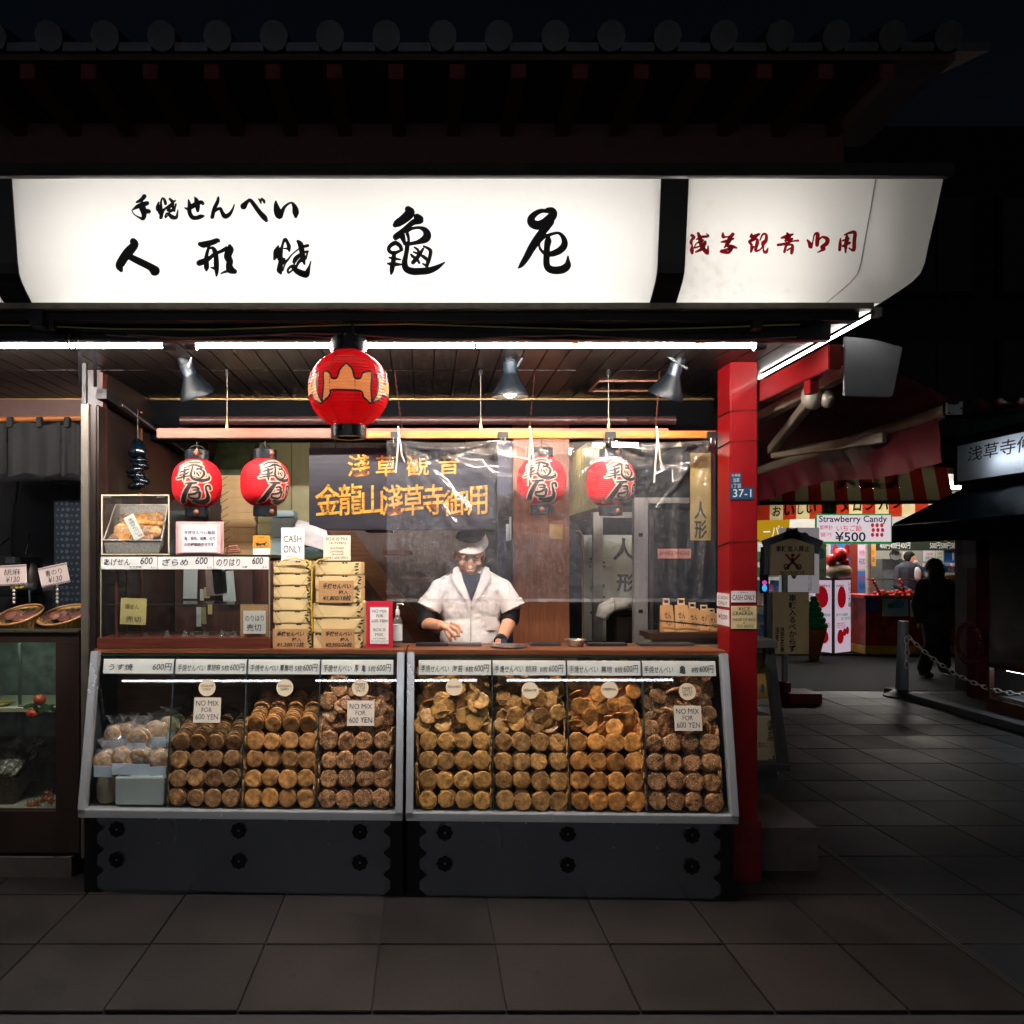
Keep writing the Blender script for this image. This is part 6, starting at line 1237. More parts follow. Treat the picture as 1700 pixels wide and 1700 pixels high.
for u, v0, ru, rv, tl, lab, fl in ((14, 1022, 38, 30, 10, 'woven bamboo basket at the picture edge under the sesame tag', 'a'), (90, 1022, 40, 32, 8, 'woven bamboo basket under the green laver tag', 'b')):
    k = 3.98/F; t = thing('bamboo_basket', lab, 'basket', (PX(u, 3.98), 4.08, zt2 + .001), group='bamboo baskets on the showcase')
    def bf(s, q, ex=0.):
        a = 2*math.pi*s; f = .78 + .22*q; z = (.062 + .030*math.sin(a + .5) + .016*math.sin(a))*q if q > 0 else 0
        return (ru*k*f*math.cos(a)*(1 + ex), .10*f*math.sin(a)*(1 + ex), z*1.05)
    B().grid(bf, 48, 8).build('weave', bw, t, local=True, smooth='all')
    b = B()                                         # slanting bamboo splints
    for j in range(26):
        for d in (1, -1): b.tube([Vector(bf(((j + d*q*1.4*.25)/26) % 1, q, .012)) for q in (0.02, .25, .5, .75, .97)], .0022, 4)
    tag(b.build('splints', M('splint', '#8f7438', .6), t, local=True), kind='stuff')
    B().tube([bf(i/48, 1., .01) for i in range(49)], .0065, 8, cap=False).build('rim', M('rim_brown', '#a8754a', .5, var=.2), t, local=True, smooth='all')
    b = B()
    for j in range(14): a = j*2.4; rr = .75*math.sqrt((j + .5)/14); b.ell((ru*k*rr*math.cos(a)*.8, .08*rr*math.sin(a), .055 + .012*math.sin(j)), (.033, .033, .007), 12, 6, Matrix.Rotation(R(35) + .3*math.sin(j), 3, 'X'))
    tag(b.build('crackers', M('neighbour_cracker', '#6a3a28', .5, var=.3, scale=60), t, local=True, smooth='all'), kind='stuff')
    B().grid(lambda s, q: (ru*k*.93*q*math.cos(6.283*s), .09*q*math.sin(6.283*s), .07 + .016*(1 - q) + (.028*math.sin(6.283*s + .5))*q + .004*math.sin(17*s*6.28 + 9*q)), 40, 8).build('film', film, t, local=True, smooth='all')
chk = M('tag_check', '#3a1c26', .6)
for u0, v0, u1, v1, roll, a_, lab in ((0 - 3, 938, 45, 972, -3, '胡麻', 'price tag for sesame crackers on a clip at the picture edge'), (69, 938, 117, 971, -12, '青のり', 'tilted price tag for green laver crackers on a bead clip')):
    t = card('price_tag', lab, 'tag', u0, v0, u1, v1, 4.0, M('tag_paper', '#cfbcb6', .6, var=.03), [(a_, .22, .2, .80, .5), ('¥130', .28, .56, .76, .84, {'shear': .2})], roll=R(roll), group='price tags on clips')
    w_, h_ = (u1 - u0)*4.0/F, (v1 - v0)*4.0/F; b = B(); n = 22
    for j in range(n):
        for r_ in range(2):
            if (j + r_) % 2: continue
            for zz in (h_*.93 - r_*.004, .001 + r_*.004): b.box(-w_/2 + w_*j/n, -w_/2 + w_*(j + 1)/n, -.0012, -.0002, zz, zz + .004)
    tag(b.build('check_border', chk, t, local=True), kind='stuff')
    pu = (u0 + u1)/2 + 2
    for j in range(5): B().ell(P(pu, v1 + 2 + j*6.5, 4.01), (.0075, .006, .0085), 10, 6).build('bead', M('bead_clear', '#b9b2a4', .2, var=.1), t, smooth='all')
# inside the showcase
per = M('persimmon', '#c4401a', .35, var=.15); lf = M('leaf_green', '#2f5a24', .5, var=.3)
t = thing('persimmon_sprig', 'plastic persimmon sprig with two orange fruits on the showcase shelf', 'decoration', P(65, 1175, 4.0))
for u, v in ((66, 1162), (54, 1185)): B().ell(P(u, v, 3.975), (.031, .031, .027), 18, 12).build('fruit', per, t, smooth='all')
for u, v, a in ((48, 1172, 20), (75, 1172, -10), (82, 1174, 30), (90, 1178, -30), (70, 1176, 60), (58, 1173, 150)):
    q = P(u, v, 3.965); b = B(); d = R(a); b.add([q + Vector((x*math.cos(d) - z*math.sin(d), .006*math.sin(x*60), x*math.sin(d) + z*math.cos(d))) for x, z in ((-.03, 0), (-.012, .012), (.01, .011), (.032, 0), (.01, -.011), (-.012, -.012))], [(0, 1, 2, 3, 4, 5)]); b.build('leaf', lf, t)
B().tube([P(30, 1172, 3.975), P(60, 1175, 3.975), P(92, 1178, 3.975)], .003, 6).build('twig', M('twig', '#4a3320', .7), t)
t = thing('maple_sprig', 'orange autumn maple leaves lying on the showcase floor', 'decoration', P(75, 1325, 3.99)); mlm = M('maple_orange', '#b8621c', .6, var=.35, scale=50)
for u, v, a in ((80, 1318, 0), (72, 1328, 40), (60, 1334, 100), (85, 1330, -50), (48, 1338, 20)):
    q = P(u, v, 3.975 + .004*(u % 3)); n = 14; pts = [q] + [q + Vector(((.034 if i % 2 == 0 else .013)*math.cos(2*math.pi*i/n + a), .004*(i % 3), (.034 if i % 2 == 0 else .013)*math.sin(2*math.pi*i/n + a))) for i in range(n)]
    B().add(pts, [(0, 1 + i, 1 + (i + 1) % n) for i in range(n)]).build('leaf', mlm, t)
t = thing('packet_basket', 'dark basket of clear wrapped packets at the bottom of the showcase', 'basket', P(30, 1345, 4.1))
B().add([P(-40, 1342, 4.02), P(20, 1342, 4.02), P(92, 1240, 4.25), P(-40, 1240, 4.3), P(-40, 1290, 4.0), P(30, 1290, 4.0), P(94, 1222, 4.25), P(-40, 1222, 4.3)], [(0,1,5,4),(1,2,6,5),(2,3,7,6),(3,0,4,7),(0,3,2,1)]).build('basket_body', M('rattan_dark', '#4a3a26', .5, var=.5, scale=60, bump=.8), t)
b = B()
for j in range(26):
    x = random.random(); y = random.random(); q = P(-30, 1286, 4.03).lerp(P(30, 1286, 4.03), x).lerp(P(-30, 1224, 4.26).lerp(P(86, 1224, 4.24), x), y); b.ell(q, (.034, .03, .012), 10, 6, Matrix.Rotation(random.uniform(-.8, .8), 3, 'Y') @ Matrix.Rotation(R(40), 3, 'X'))
tag(b.build('packets', M('packet_foil', '#8f8a80', .22, .4, var=.6, scale=70, bump=.8), t, smooth='all'), kind='stuff')
solid('round_tray', 'small round cracker tray on the showcase shelf at the picture edge', 'tray', B().lathe([(.03, 0), (.06, .004), (.075, .018), (.078, .018), (.06, .002)], 24, P(-6, 1172, 4.08)), M('tray_straw', '#a8904a', .5, var=.2), smooth=True)
# =================================================================== SIDE OF THE SHOP
sg_ = M('side_grey', '#4b4c4e', .45, .4, var=.15)
sd = thing('side_case', 'grey slanted side showcase round the corner behind the red post', 'showcase', (1.85, 4.9, 0))
B().box(1.66, 2.05, 4.55, 5.7, .06, .36).build('base', sg_, sd, bevel=.004)
B().box(1.66, 2.11, 4.52, 5.72, .361, .40).build('tray', sg_, sd, bevel=.003)
B().box(1.66, 2.03, 4.50, 5.72, 1.075, 1.12).build('top', M('side_top', '#6e6c68', .4, .4), sd, bevel=.003)
for yy in (4.56, 5.69): B().bar((2.085, yy, .40), (2.0, yy, 1.075), .05, .05, up=(0, 1, 0)).build('slanted_post', sg_, sd)
B().box(1.68, 2.02, 4.60, 5.66, .72, .728).build('shelf', M('shelf_teal', '#5f7370', .4), sd)
B().box(1.665, 1.675, 4.60, 5.7, .40, 1.07).build('back', M('side_back', '#8a845e', .5), sd)
for x in (1.74, 1.98): B().lathe([(.02, 0), (.025, .03), (.02, .058)], 12, (x, 4.65, 0)).build('caster', BLACK, sd)
t = card('cracker_carton', 'pale carton printed with characters and a blue turtle in the side showcase', 'carton', 1250, 1190, 1292, 1286, 4.62, M('carton_pale', '#b9b193', .6, var=.05), [('浅\n草\n名\n物', .55, .06, .80, .42, {'shear': .3, 'bold': .01}), ('雷おこし', .2, .44, .75, .53)], thick=.12)
tb = M('turtle_teal', '#1c6470', .5); w_, h_ = 42*4.62/F, 96*4.62/F; b = B()
def disc(b, x, z, rx, rz, y, n=16): b.add([(x, y, z)] + [(x + rx*math.cos(2*math.pi*i/n), y, z + rz*math.sin(2*math.pi*i/n)) for i in range(n)], [(0, 1 + i, 1 + (i + 1) % n) for i in range(n)])
disc(b, w_*.32, h_*.18, .026, .034, -.001)
for dx, dz in ((-.024, .026), (.024, .026), (-.024, -.026), (.024, -.026), (0, .042)): disc(b, w_*.32 + dx, h_*.18 + dz, .009, .009, -.0013)
b.build('turtle_mark', tb, t, local=True)
t = card('cracker_carton', 'ochre carton with a teal tree print on the upper shelf of the side showcase', 'carton', 1250, 1086, 1276, 1160, 4.64, M('carton_ochre', '#a8803c', .6, var=.1), [], thick=.1)
b = B().tube([(-.02, -.002, .15), (.0, -.002, .19), (.02, -.002, .20), (.035, -.002, .18)], .003, 5).build('branch_print', INK, t, local=True)
b = B(); disc(b, .01, .06, .012, .03, -.001); b.build('pine_mark', tb, t, local=True)
# =================================================================== SIDE AWNING
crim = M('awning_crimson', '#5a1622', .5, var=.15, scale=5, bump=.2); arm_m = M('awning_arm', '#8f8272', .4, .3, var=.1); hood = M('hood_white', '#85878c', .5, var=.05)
aw = thing('side_awning', 'folding crimson awning with cream elbow arms on the shop side', 'awning', (2.0, 4.4, 2.2))
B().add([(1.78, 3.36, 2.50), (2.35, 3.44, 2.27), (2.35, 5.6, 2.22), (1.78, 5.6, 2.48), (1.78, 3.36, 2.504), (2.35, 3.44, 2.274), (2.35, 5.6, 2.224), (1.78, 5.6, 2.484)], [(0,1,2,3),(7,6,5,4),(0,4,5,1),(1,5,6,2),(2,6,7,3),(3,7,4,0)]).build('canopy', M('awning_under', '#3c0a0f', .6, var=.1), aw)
def val(s, t):
    y = 3.56 + 2.1*s; f = .012*math.sin(s*46 + t*2)*t + .008*math.sin(s*23 + 1)*t + .006*math.sin(s*80 + t*6)*t
    return (2.335 + f, y, 2.225 - .012*s - (.20 + .02*math.sin(s*9))*t)
B().grid(val, 90, 10).build('valance', crim, aw, smooth='all')
B().tube([(2.35, 3.50, 2.255), (2.35, 5.6, 2.208)], .034, 12).build('front_bar', arm_m, aw, smooth=True)
B().box(-.045, .045, -.02, .0, -.04, .04).build('end_cap', hood, aw, local=True, bevel=.012).location = Vector((2.352, 3.495, 2.255)) - Vector((2.0, 4.4, 2.2))
for dx, dz in ((-.025, .022), (.028, -.0), (-.025, -.022)): B().ell((2.352 + dx, 3.474, 2.255 + dz), (.005, .003, .005), 8, 6).build('screw', BLACK, aw)
B().bar((1.78, 4.3, 2.33), (1.78, 3.30, 2.375), .05, .05).build('torsion_bar', arm_m, aw, bevel=.004)
B().bar((1.76, 3.55, 2.317), (2.0, 4.52, 2.215), .04, .05).build('upper_arm', arm_m, aw, bevel=.004)
B().bar((2.0, 4.50, 2.19), (2.31, 3.93, 2.195), .04, .05).build('forearm', arm_m, aw, bevel=.004)
B().ell((1.755, 3.54, 2.32), (.05, .05, .06), 14, 10).ell((1.80, 3.50, 2.30), (.03, .03, .04), 12, 8).ell((1.80, 3.462, 2.30), (.012, .008, .012), 10, 6).build('arm_joint', M('joint_cast', '#9a9488', .4, .5, var=.2), aw, smooth='all')
B().prism([(1.735, 2.505), (1.86, 2.492), (1.975, 2.46), (1.97, 2.43), (1.935, 2.262), (1.925, 2.255), (1.735, 2.260)], 3.235, 3.25).build('hood_plate', hood, aw, bevel=.002)
# =================================================================== STREET FURNITURE
Ys = 8.7
sb = thing('no_vehicle_sign', 'wooden roofed notice board forbidding vehicles on a white post', 'sign', P(1330, 1166, Ys))
beige = M('board_beige', '#cdb98c', .6, var=.05); grey_t = M('board_trim', '#6f7276', .5, var=.1)
x0, x1 = PX(1278, Ys), PX(1352, Ys)
B().prism([(x0, PZ(955, Ys)), (x1, PZ(955, Ys)), (x1, PZ(905, Ys)), (PX(1315, Ys), PZ(893, Ys)), (x0, PZ(905, Ys))], Ys, Ys + .05).build('upper_board', beige, sb)
B().bar(P(1268, 909, Ys + .02), P(1327, 887, Ys + .02), .16, .022, up=(0, 1, 0)).bar(P(1362, 909, Ys + .02), P(1303, 887, Ys + .02), .16, .022, up=(0, 1, 0)).build('little_roof', grey_t, sb)
B().box(PX(1283, Ys), PX(1343, Ys), Ys, Ys + .05, PZ(1086, Ys), PZ(983, Ys)).build('lower_board', beige, sb)
B().box(x0 - .06, x0 - .002, Ys + .004, Ys + .10, PZ(954, Ys), PZ(908, Ys)).box(PX(1283, Ys) - .06, PX(1283, Ys) - .002, Ys + .004, Ys + .10, PZ(1085, Ys), PZ(985, Ys)).build('board_side', grey_t, sb)
B().box(PX(1305, Ys), PX(1312, Ys), Ys + .06, Ys + .11, PZ(1150, Ys), PZ(900, Ys)).build('post', M('post_white', '#9aa0a8', .5, var=.1), sb)
B().box(PX(1303, Ys), PX(1356, Ys), Ys - .12, Ys + .25, 0, .115).box(PX(1302, Ys), PX(1312, Ys), Ys - .02, Ys + .14, .116, .22).build('foot', M('foot_red', '#6a1014', .5, var=.15), sb, bevel=.004)
rm = M('sign_paint_red', '#a01a18', .5); b = B()
for s, a, c, v0, v1, bo in (('車輌進入禁止', 1288, 1344, 906, 916, .02), ('NO VEHICLE', 1295, 1335, 948, 954, .012)): put_text(b, s, PX(a, Ys), PZ(v1, Ys), PX(c, Ys), PZ(v0, Ys), Ys - .003, bold=bo)
for s, a, c, v0, v1 in (('車\n輌\n入\nる\nべ\nか\nら\nず', 1309, 1322, 987, 1082), ('浅\n草\n警\n察\n署', 1295, 1302, 1041, 1082), ('浅\n草', 1286.5, 1293, 1041, 1066)): put_text(b, s, PX(a, Ys), PZ(v1, Ys), PX(c, Ys), PZ(v0, Ys), Ys - .003, bold=.02)
b.build('lettering', INK, sb)
B().bar(P(1304, 920, Ys - .004), P(1328, 945, Ys - .004), .026, .003, up=(0, 1, 0)).bar(P(1328, 920, Ys - .007), P(1304, 945, Ys - .007), .026, .003, up=(0, 1, 0)).build('red_cross', rm, sb)
b = B()
for u in (1306, 1326): b.tube([P(u, 941, Ys - .010) + Vector((.028*math.cos(R(a)), 0, .028*math.sin(R(a)))) for a in range(0, 361, 30)], .006, 5)
b.tube([P(1306, 941, Ys - .01), P(1316, 932, Ys - .01), P(1326, 941, Ys - .01)], .006, 5); b.ell(P(1316, 922, Ys - .008), (.02, .004, .02), 10, 6); b.tube([P(1316, 926, Ys - .01), P(1315, 936, Ys - .01)], .013, 6); b.build('cyclist_mark', INK, sb)
bo = thing('bollard', 'grey street post with a white chain on a dark rubber foot', 'bollard', P(1498, 1157, 9.05))
B().tube([P(1497, 1150, 9.05), P(1500, 1031, 9.05)], [.066, .056], 18).build('shaft', M('bollard_grey', '#7d8790', .5, var=.15), bo, smooth=True)
B().lathe([(.19, 0), (.19, .02), (.12, .05), (.07, .09)], 24, P(1497, 1157, 9.05)).build('rubber_foot', BLACK, bo, smooth=True)
cm_ = M('chain_white', '#d4d2ca', .5, .1)
def chain(pts, pitch, name):
    t = thing('chain', name, 'chain', pts[0]); L = [0.]
    for a, c in zip(pts, pts[1:]): L.append(L[-1] + (c - a).length)
    n = int(L[-1]/pitch); me = None
    for i in range(n):
        s = L[-1]*(i + .5)/n; k = max(j for j in range(len(L) - 1) if L[j] <= s); c = pts[k].lerp(pts[k+1], (s - L[k])/(L[k+1] - L[k])); d = (pts[k+1] - pts[k]).normalized()
        side = Vector((0, 1, 0)) if i % 2 else d.cross(Vector((0, 1, 0))).normalized()
        B().tube([c + d*pitch*.72*math.cos(R(a)) + side*pitch*.36*math.sin(R(a)) for a in range(0, 361, 45)], pitch*.10, 5, cap=False).build('link', cm_, t, smooth='all')
def sag(a, c, dz, n=14): return [a.lerp(c, i/n) - Vector((0, 0, dz*4*(i/n)*(1 - i/n))) for i in range(n + 1)]
chain(sag(P(1506, 1055, 9.0), P(1790, 1140, 7.6), .30), .056, 'pale chain sagging from the grey street post to the kerb')
chain([P(1505, 1058, 8.95), P(1506, 1085, 8.95), P(1505, 1108, 8.95)], .068, 'short loose chain end hanging down the grey street post')
struct('kerb', B().box(5.45, 5.60, 4.0, 9.3, -.012, .07), M('kerb_stone', '#5b5d60', .7, var=.2), bevel=.008)
# =================================================================== STALL ACROSS THE PASSAGE (dark awning, glowing sign)
stl = thing('passage_stall', 'dark stall with a glowing sign and black awning across the passage', 'stall', (6.3, 8.0, 0))
blk2 = M('stall_black', '#16181c', .5, var=.2)
SXf = 6.0
B().box(SXf + .16, 7.2, 5.2, 9.0, 2.30, 3.05).build('sign_box', blk2, stl); B().box(SXf + .149, SXf + .158, 5.2, 8.8, 2.46, 2.86).build('reflector', M('sign_inside'), stl)
lp = LITPANEL('stall_panel', '#dde4ea', .1)
B().add([(SXf - .015, 5.2, 2.459), (SXf - .015, 8.80, 2.459), (SXf - .015, 8.80, 2.861), (SXf - .015, 5.2, 2.861)], [(0, 1, 2, 3)]).build('sign_panel', lp, stl); B().tube([(SXf + .10, 5.4, 2.64), (SXf + .10, 8.25, 2.64)], .010, 8).build('lamp_tube', EM('stall_sign_tube', '#e4eefc', 24.0), stl)
B().box(SXf - .03, SXf + .148, 5.2, 8.80, 2.862, 2.90).box(SXf - .03, SXf + .148, 5.2, 8.80, 2.42, 2.458).box(SXf - .03, SXf + .148, 8.801, 8.84, 2.42, 2.90).build('sign_frame', blk2, stl)
b = B(); put_text(b, '浅草寺仲見世', 0, 0, 1, 1, 0, bold=.008, shear=.1); q = b.v; yy0, yy1 = 8.62, 7.2
b.v = [Vector((SXf - .023, yy0 + (yy1 - yy0)*p.x, 2.66 + .16*p.z)) for p in q]; b.build('lettering', INK, stl)
b = B(); put_text(b, '道', 0, 0, 1, 1, 0, bold=.02); b.v = [Vector((SXf - .023, 7.75 - .22*p.x, 2.50 + .13*p.z)) for p in b.v]; b.build('lettering', INK, stl)
B().box(SXf - .05, SXf + .02, 7.6, 8.7, 2.95, 3.06).build('green_strip', M('strip_green', '#1d5a44', .5), stl); B().box(SXf - .05, SXf + .02, 8.25, 8.7, 2.952, 3.062).build('yellow_strip', M('strip_yellow', '#8a7a30', .5), stl) if False else None
slate = M('awning_slate', '#22303a', .5, var=.15, scale=6, bump=.15)
B().add([(5.26, 5.0, 1.985), (5.26, 8.8, 1.985), (6.02, 8.85, 2.36), (6.02, 5.0, 2.36), (5.26, 5.0, 1.97), (5.26, 8.8, 1.97), (6.02, 8.85, 2.345), (6.02, 5.0, 2.345)], [(0,1,2,3),(7,6,5,4),(0,4,5,1),(1,5,6,2),(2,6,7,3),(3,7,4,0)]).build('awning', slate, stl)
B().box(5.25, 5.262, 5.0, 8.8, 1.775, 1.968).build('valance', M('valance_black', '#1b1d21', .6, var=.2), stl)
for y, c in ((8.95, '#5a0e12'), (5.4, '#5a0e12')): B().box(6.30, 6.45, y, y + .15, 0, 2.3).build('post', M('stall_post', c, .45, var=.15), stl)
B().box(6.5, 6.6, 5.0, 9.6, 0, 2.4).build('wall', M('stall_wall', '#6f6c68', .6, var=.15, scale=6), stl)
B().box(6.46, 6.498, 8.2, 8.26, 0, 2.3).box(6.46, 6.498, 8.30, 8.33, 0, 2.3).build('door_jamb', wood('jamb_wood', '#8a5c38', .5, 'z'), stl)
solid('notice_sheet', 'plastic sleeved grey notice on the dark red stall post', 'notice', B().box(6.285, 6.295, 8.93, 9.16, PZ(943, 9.0), PZ(898, 9.0)), M('sleeve_grey', '#6a6a70', .4, var=.1))
wr = thing('straw_wreath', 'red and white straw wreath hanging on the stall post', 'wreath', (6.27, 9.02, .62))
b = B()
for k in range(40):
    a = 2*math.pi*k/40; b.ell((6.27, 9.02 + .20*math.cos(a), .62 + .22*math.sin(a)), (.03, .035, .02), 8, 5, Matrix.Rotation(a, 3, 'X'))
b.build('ring', M('wreath_mix', '#5a2a26', .7, var=.9, scale=40), wr, smooth='all')
cs_ = thing('stall_showcase', 'low wooden showcase with a small lamp in front of the stall wall', 'showcase', (6.2, 7.6, 0))
B().box(5.95, 6.45, 7.0, 8.3, .45, .50).box(5.95, 6.45, 7.0, 8.3, .0, .12).box(5.95, 6.0, 8.25, 8.3, .121, .449).box(6.44, 6.45, 7.0, 8.24, .121, .449).build('frame', wood('stall_wood', '#5a3a22', .5, 'y'), cs_)
B().tube([(6.06, 7.05, .435), (6.06, 8.15, .435)], .008, 8).build('lamp_tube', EM('stall_tube', '#dff0ff', 22.0), cs_)
B().box(6.0, 6.43, 7.05, 8.2, .121, .16).build('goods', M('goods_mix', '#8a8c90', .5, var=.5, scale=20), cs_)
# =================================================================== SWEET SHOP AT THE END OF THE PASSAGE
cs = thing('sweet_shop', 'brightly lit sweet shop at the end of the passage with striped awning', 'shop', P(1450, 1085, 13.2))
X0, X1 = PX(1200, 13.5), PX(1720, 13.5)
B().box(X0, X1 + 1, 16.0, 16.1, 0, 3.4).build('back_wall', M('sweet_wall', '#9c9a94', .6, var=.15, scale=3), cs)
B().box(X0, X1 + 1, 12.9, 16.0, 3.0, 3.1).build('ceiling', M('sweet_ceiling', '#c8c6c0', .6), cs)
B().box(X0 - .1, X0, 12.9, 16.0, 0, 3.4).build('side_wall', M('sweet_side', '#7a7770', .6), cs)
B().box(X0, X1 + 1, 13.0, 16.0, -.003, .02).build('floor', M('sweet_floor', '#1c1c1e', .85, spec=.12), cs)
swE = EM('sweet_tube', '#fff8ee', 110.0)
for yy, ua, ub in ((13.3, 1270, 1420), (13.3, 1470, 1540), (14.6, 1300, 1600)): B().tube([(PX(ua, yy), yy, 2.62 if yy < 14 else 2.94), (PX(ub, yy), yy, 2.62 if yy < 14 else 2.94)], .03, 8).build('lamp_tube', swE, cs)
Ya = 12.3
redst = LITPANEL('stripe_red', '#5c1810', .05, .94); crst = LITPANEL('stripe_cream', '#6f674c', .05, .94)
n = 15; ua, ub = 1256, 1585
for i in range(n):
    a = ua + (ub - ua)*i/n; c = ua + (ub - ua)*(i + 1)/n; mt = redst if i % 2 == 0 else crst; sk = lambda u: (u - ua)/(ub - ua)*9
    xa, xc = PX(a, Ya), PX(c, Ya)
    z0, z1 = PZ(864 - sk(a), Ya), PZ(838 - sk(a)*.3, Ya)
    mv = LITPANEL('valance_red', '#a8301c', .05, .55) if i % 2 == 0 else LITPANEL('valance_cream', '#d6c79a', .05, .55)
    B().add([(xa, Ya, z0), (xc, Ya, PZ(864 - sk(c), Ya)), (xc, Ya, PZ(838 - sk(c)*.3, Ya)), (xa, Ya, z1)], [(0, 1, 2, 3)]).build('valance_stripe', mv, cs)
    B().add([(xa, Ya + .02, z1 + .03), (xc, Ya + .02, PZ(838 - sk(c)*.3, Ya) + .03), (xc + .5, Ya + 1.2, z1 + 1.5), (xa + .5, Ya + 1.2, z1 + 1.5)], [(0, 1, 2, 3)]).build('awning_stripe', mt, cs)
B().tube([P(ua, 836, Ya + .01), P(ub, 833, Ya + .01)], .03, 8).build('awning_bar', M('awning_bar', '#2a2c30', .5), cs)
pale = LITPANEL('text_edge', '#e6d8ae', .0, .5)
for mt, bo, y in ((pale, .07, Ya - .008), (INK, .02, Ya - .014)):
    b = B()
    for s, a, c, v0, v1 in (('お', 1282, 1297, 840, 857), ('い', 1302, 1319, 839, 856), ('し', 1324, 1334, 837, 854), ('い', 1339, 1355, 836, 852), ('メ', 1396, 1410, 832, 851), ('ロ', 1416, 1431, 832, 848), ('ン', 1437, 1451, 831, 848), ('パ', 1458, 1477, 829, 846), ('ン', 1483, 1497, 827, 844)): put_text(b, s, PX(a, y), PZ(v1, y), PX(c, y), PZ(v0, y), y, bold=bo, shear=.15)
    b.build('lettering', mt, cs)
B().box(PX(1364, Ya), PX(1388, Ya), Ya - .012, Ya - .004, PZ(857, Ya), PZ(835, Ya)).build('seal', M('seal_red', '#c24018', .6), cs)
b = B(); put_text(b, '浅草\n壱番', PX(1366, Ya), PZ(856, Ya), PX(1386, Ya), PZ(836, Ya), Ya - .016, bold=.02); b.build('lettering', INK, cs)
b = B(); put_text(b, 'メロン', PX(1400, Ya), PZ(815, Ya), PX(1520, Ya), PZ(770, Ya), Ya + .1, bold=.05); b.v = [Vector((p.x, Ya + .06 + (p.z - PZ(838, Ya))*.78, p.z + .03)) for p in b.v]; b.build('lettering', INK, cs)
def poster(name, label, u0, v0, u1, v1, Y, col, texts=(), emit=None, cat='poster', thick=.02, blobs=(), group=None):
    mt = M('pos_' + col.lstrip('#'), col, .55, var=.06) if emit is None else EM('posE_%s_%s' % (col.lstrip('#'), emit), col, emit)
    o = card(name, label, cat, u0, v0, u1, v1, Y, mt, texts, thick=thick, group=group); w_, h_ = (u1 - u0)*Y/F, (v1 - v0)*Y/F
    for k, (fx, fy, rx, rz, c, e) in enumerate(blobs):
        b = B(); disc(b, -w_/2 + fx*w_, h_*(1 - fy), rx*w_, rz*h_, -.006 - .001*k); b.build('picture', M('bl_' + c.lstrip('#'), c, .5, var=.2, scale=30) if not e else EM('blE_%s_%s' % (c.lstrip('#'), e), c, e), o, local=True)
    return o
navyt = M('ink_navy', '#26314a', .6, var=0); pinkt = M('ink_pink', '#d24a6a', .6, var=0); redt = M('ink_redp', '#c01830', .6, var=0); greent = M('ink_green', '#1d6a50', .6, var=0); whitet = M('ink_white', '#e6e6e6', .6, var=0); yelt = M('ink_yellow', '#e0c030', .6, var=0)
straws = [(.74 + .06*i + .01*(j % 2), .38 + .16*j, .022, .07, '#c8283c', None) for i in range(3) for j in range(3)]
o = poster('candy_banner', 'white strawberry candy banner with green border under the striped awning', 1354, 853, 1481, 903, 12.1, '#2fa44a', [], blobs=[], emit=.5)  # border, face and print glow in place of lamp light on the banner
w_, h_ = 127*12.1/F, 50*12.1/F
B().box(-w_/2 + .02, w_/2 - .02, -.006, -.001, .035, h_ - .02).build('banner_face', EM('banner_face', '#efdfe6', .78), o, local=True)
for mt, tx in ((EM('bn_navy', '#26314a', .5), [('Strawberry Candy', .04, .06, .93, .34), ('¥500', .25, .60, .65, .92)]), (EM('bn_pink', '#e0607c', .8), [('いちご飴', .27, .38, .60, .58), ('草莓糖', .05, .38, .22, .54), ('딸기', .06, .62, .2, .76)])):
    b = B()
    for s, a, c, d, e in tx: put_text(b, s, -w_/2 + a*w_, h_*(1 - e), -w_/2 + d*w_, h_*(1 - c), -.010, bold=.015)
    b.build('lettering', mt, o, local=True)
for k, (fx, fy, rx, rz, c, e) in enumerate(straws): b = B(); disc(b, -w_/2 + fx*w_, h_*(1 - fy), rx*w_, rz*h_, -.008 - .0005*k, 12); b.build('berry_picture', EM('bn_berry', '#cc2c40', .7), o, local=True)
poster('yellow_banner', 'yellow bakery banner at the end of the striped awning', 1256, 860, 1311, 901, 12.8, '#d8a81c', [('ーパン', .2, .3, .95, .8, {'mat': EM('yb_text', '#fff6d8', .9)})], emit=.6)  # own glow stands in for light falling on this banner
poster('pink_banner', 'white banner with pink picture behind the vehicle notice', 1294, 876, 1360, 985, 11.2, '#c9c2c6', emit=.3, texts=[('だいふく', .72, .6, .82, .98, {'mat': pinkt})], blobs=[(.62, .14, .12, .07, '#d0388a', None), (.36, .68, .08, .1, '#d0388a', None)])  # sheet given a faint glow instead of being lit
poster('blue_poster', 'white poster with blue circle print behind the vehicle notice', 1352, 903, 1372, 960, 13.0, '#c6d2da', [('かき氷', .15, .72, .85, .86, {'mat': M('ink_azure', '#2a6ab0', .6, var=0)})], blobs=[(.5, .28, .38, .16, '#4a90cc', None)])
poster('shrimp_poster', 'tall poster with red lobster claws on blue sky', 1380, 903, 1412, 962, 14.5, '#2c7ac0', [], blobs=[(.2, .2, .16, .2, '#b02018', None), (.8, .2, .16, .2, '#b02018', None)])
poster('red_column', 'dark red upright board beside the lobster poster', 1412, 900, 1424, 985, 14.4, '#7a2a1c')
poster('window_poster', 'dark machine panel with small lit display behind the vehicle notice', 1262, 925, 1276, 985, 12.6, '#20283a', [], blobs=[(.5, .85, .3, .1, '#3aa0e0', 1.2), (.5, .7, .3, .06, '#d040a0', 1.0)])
poster('white_cabinet', 'tall white cabinet front seen beside the red post', 1258, 903, 1290, 1085, 14.2, '#a8acb0')
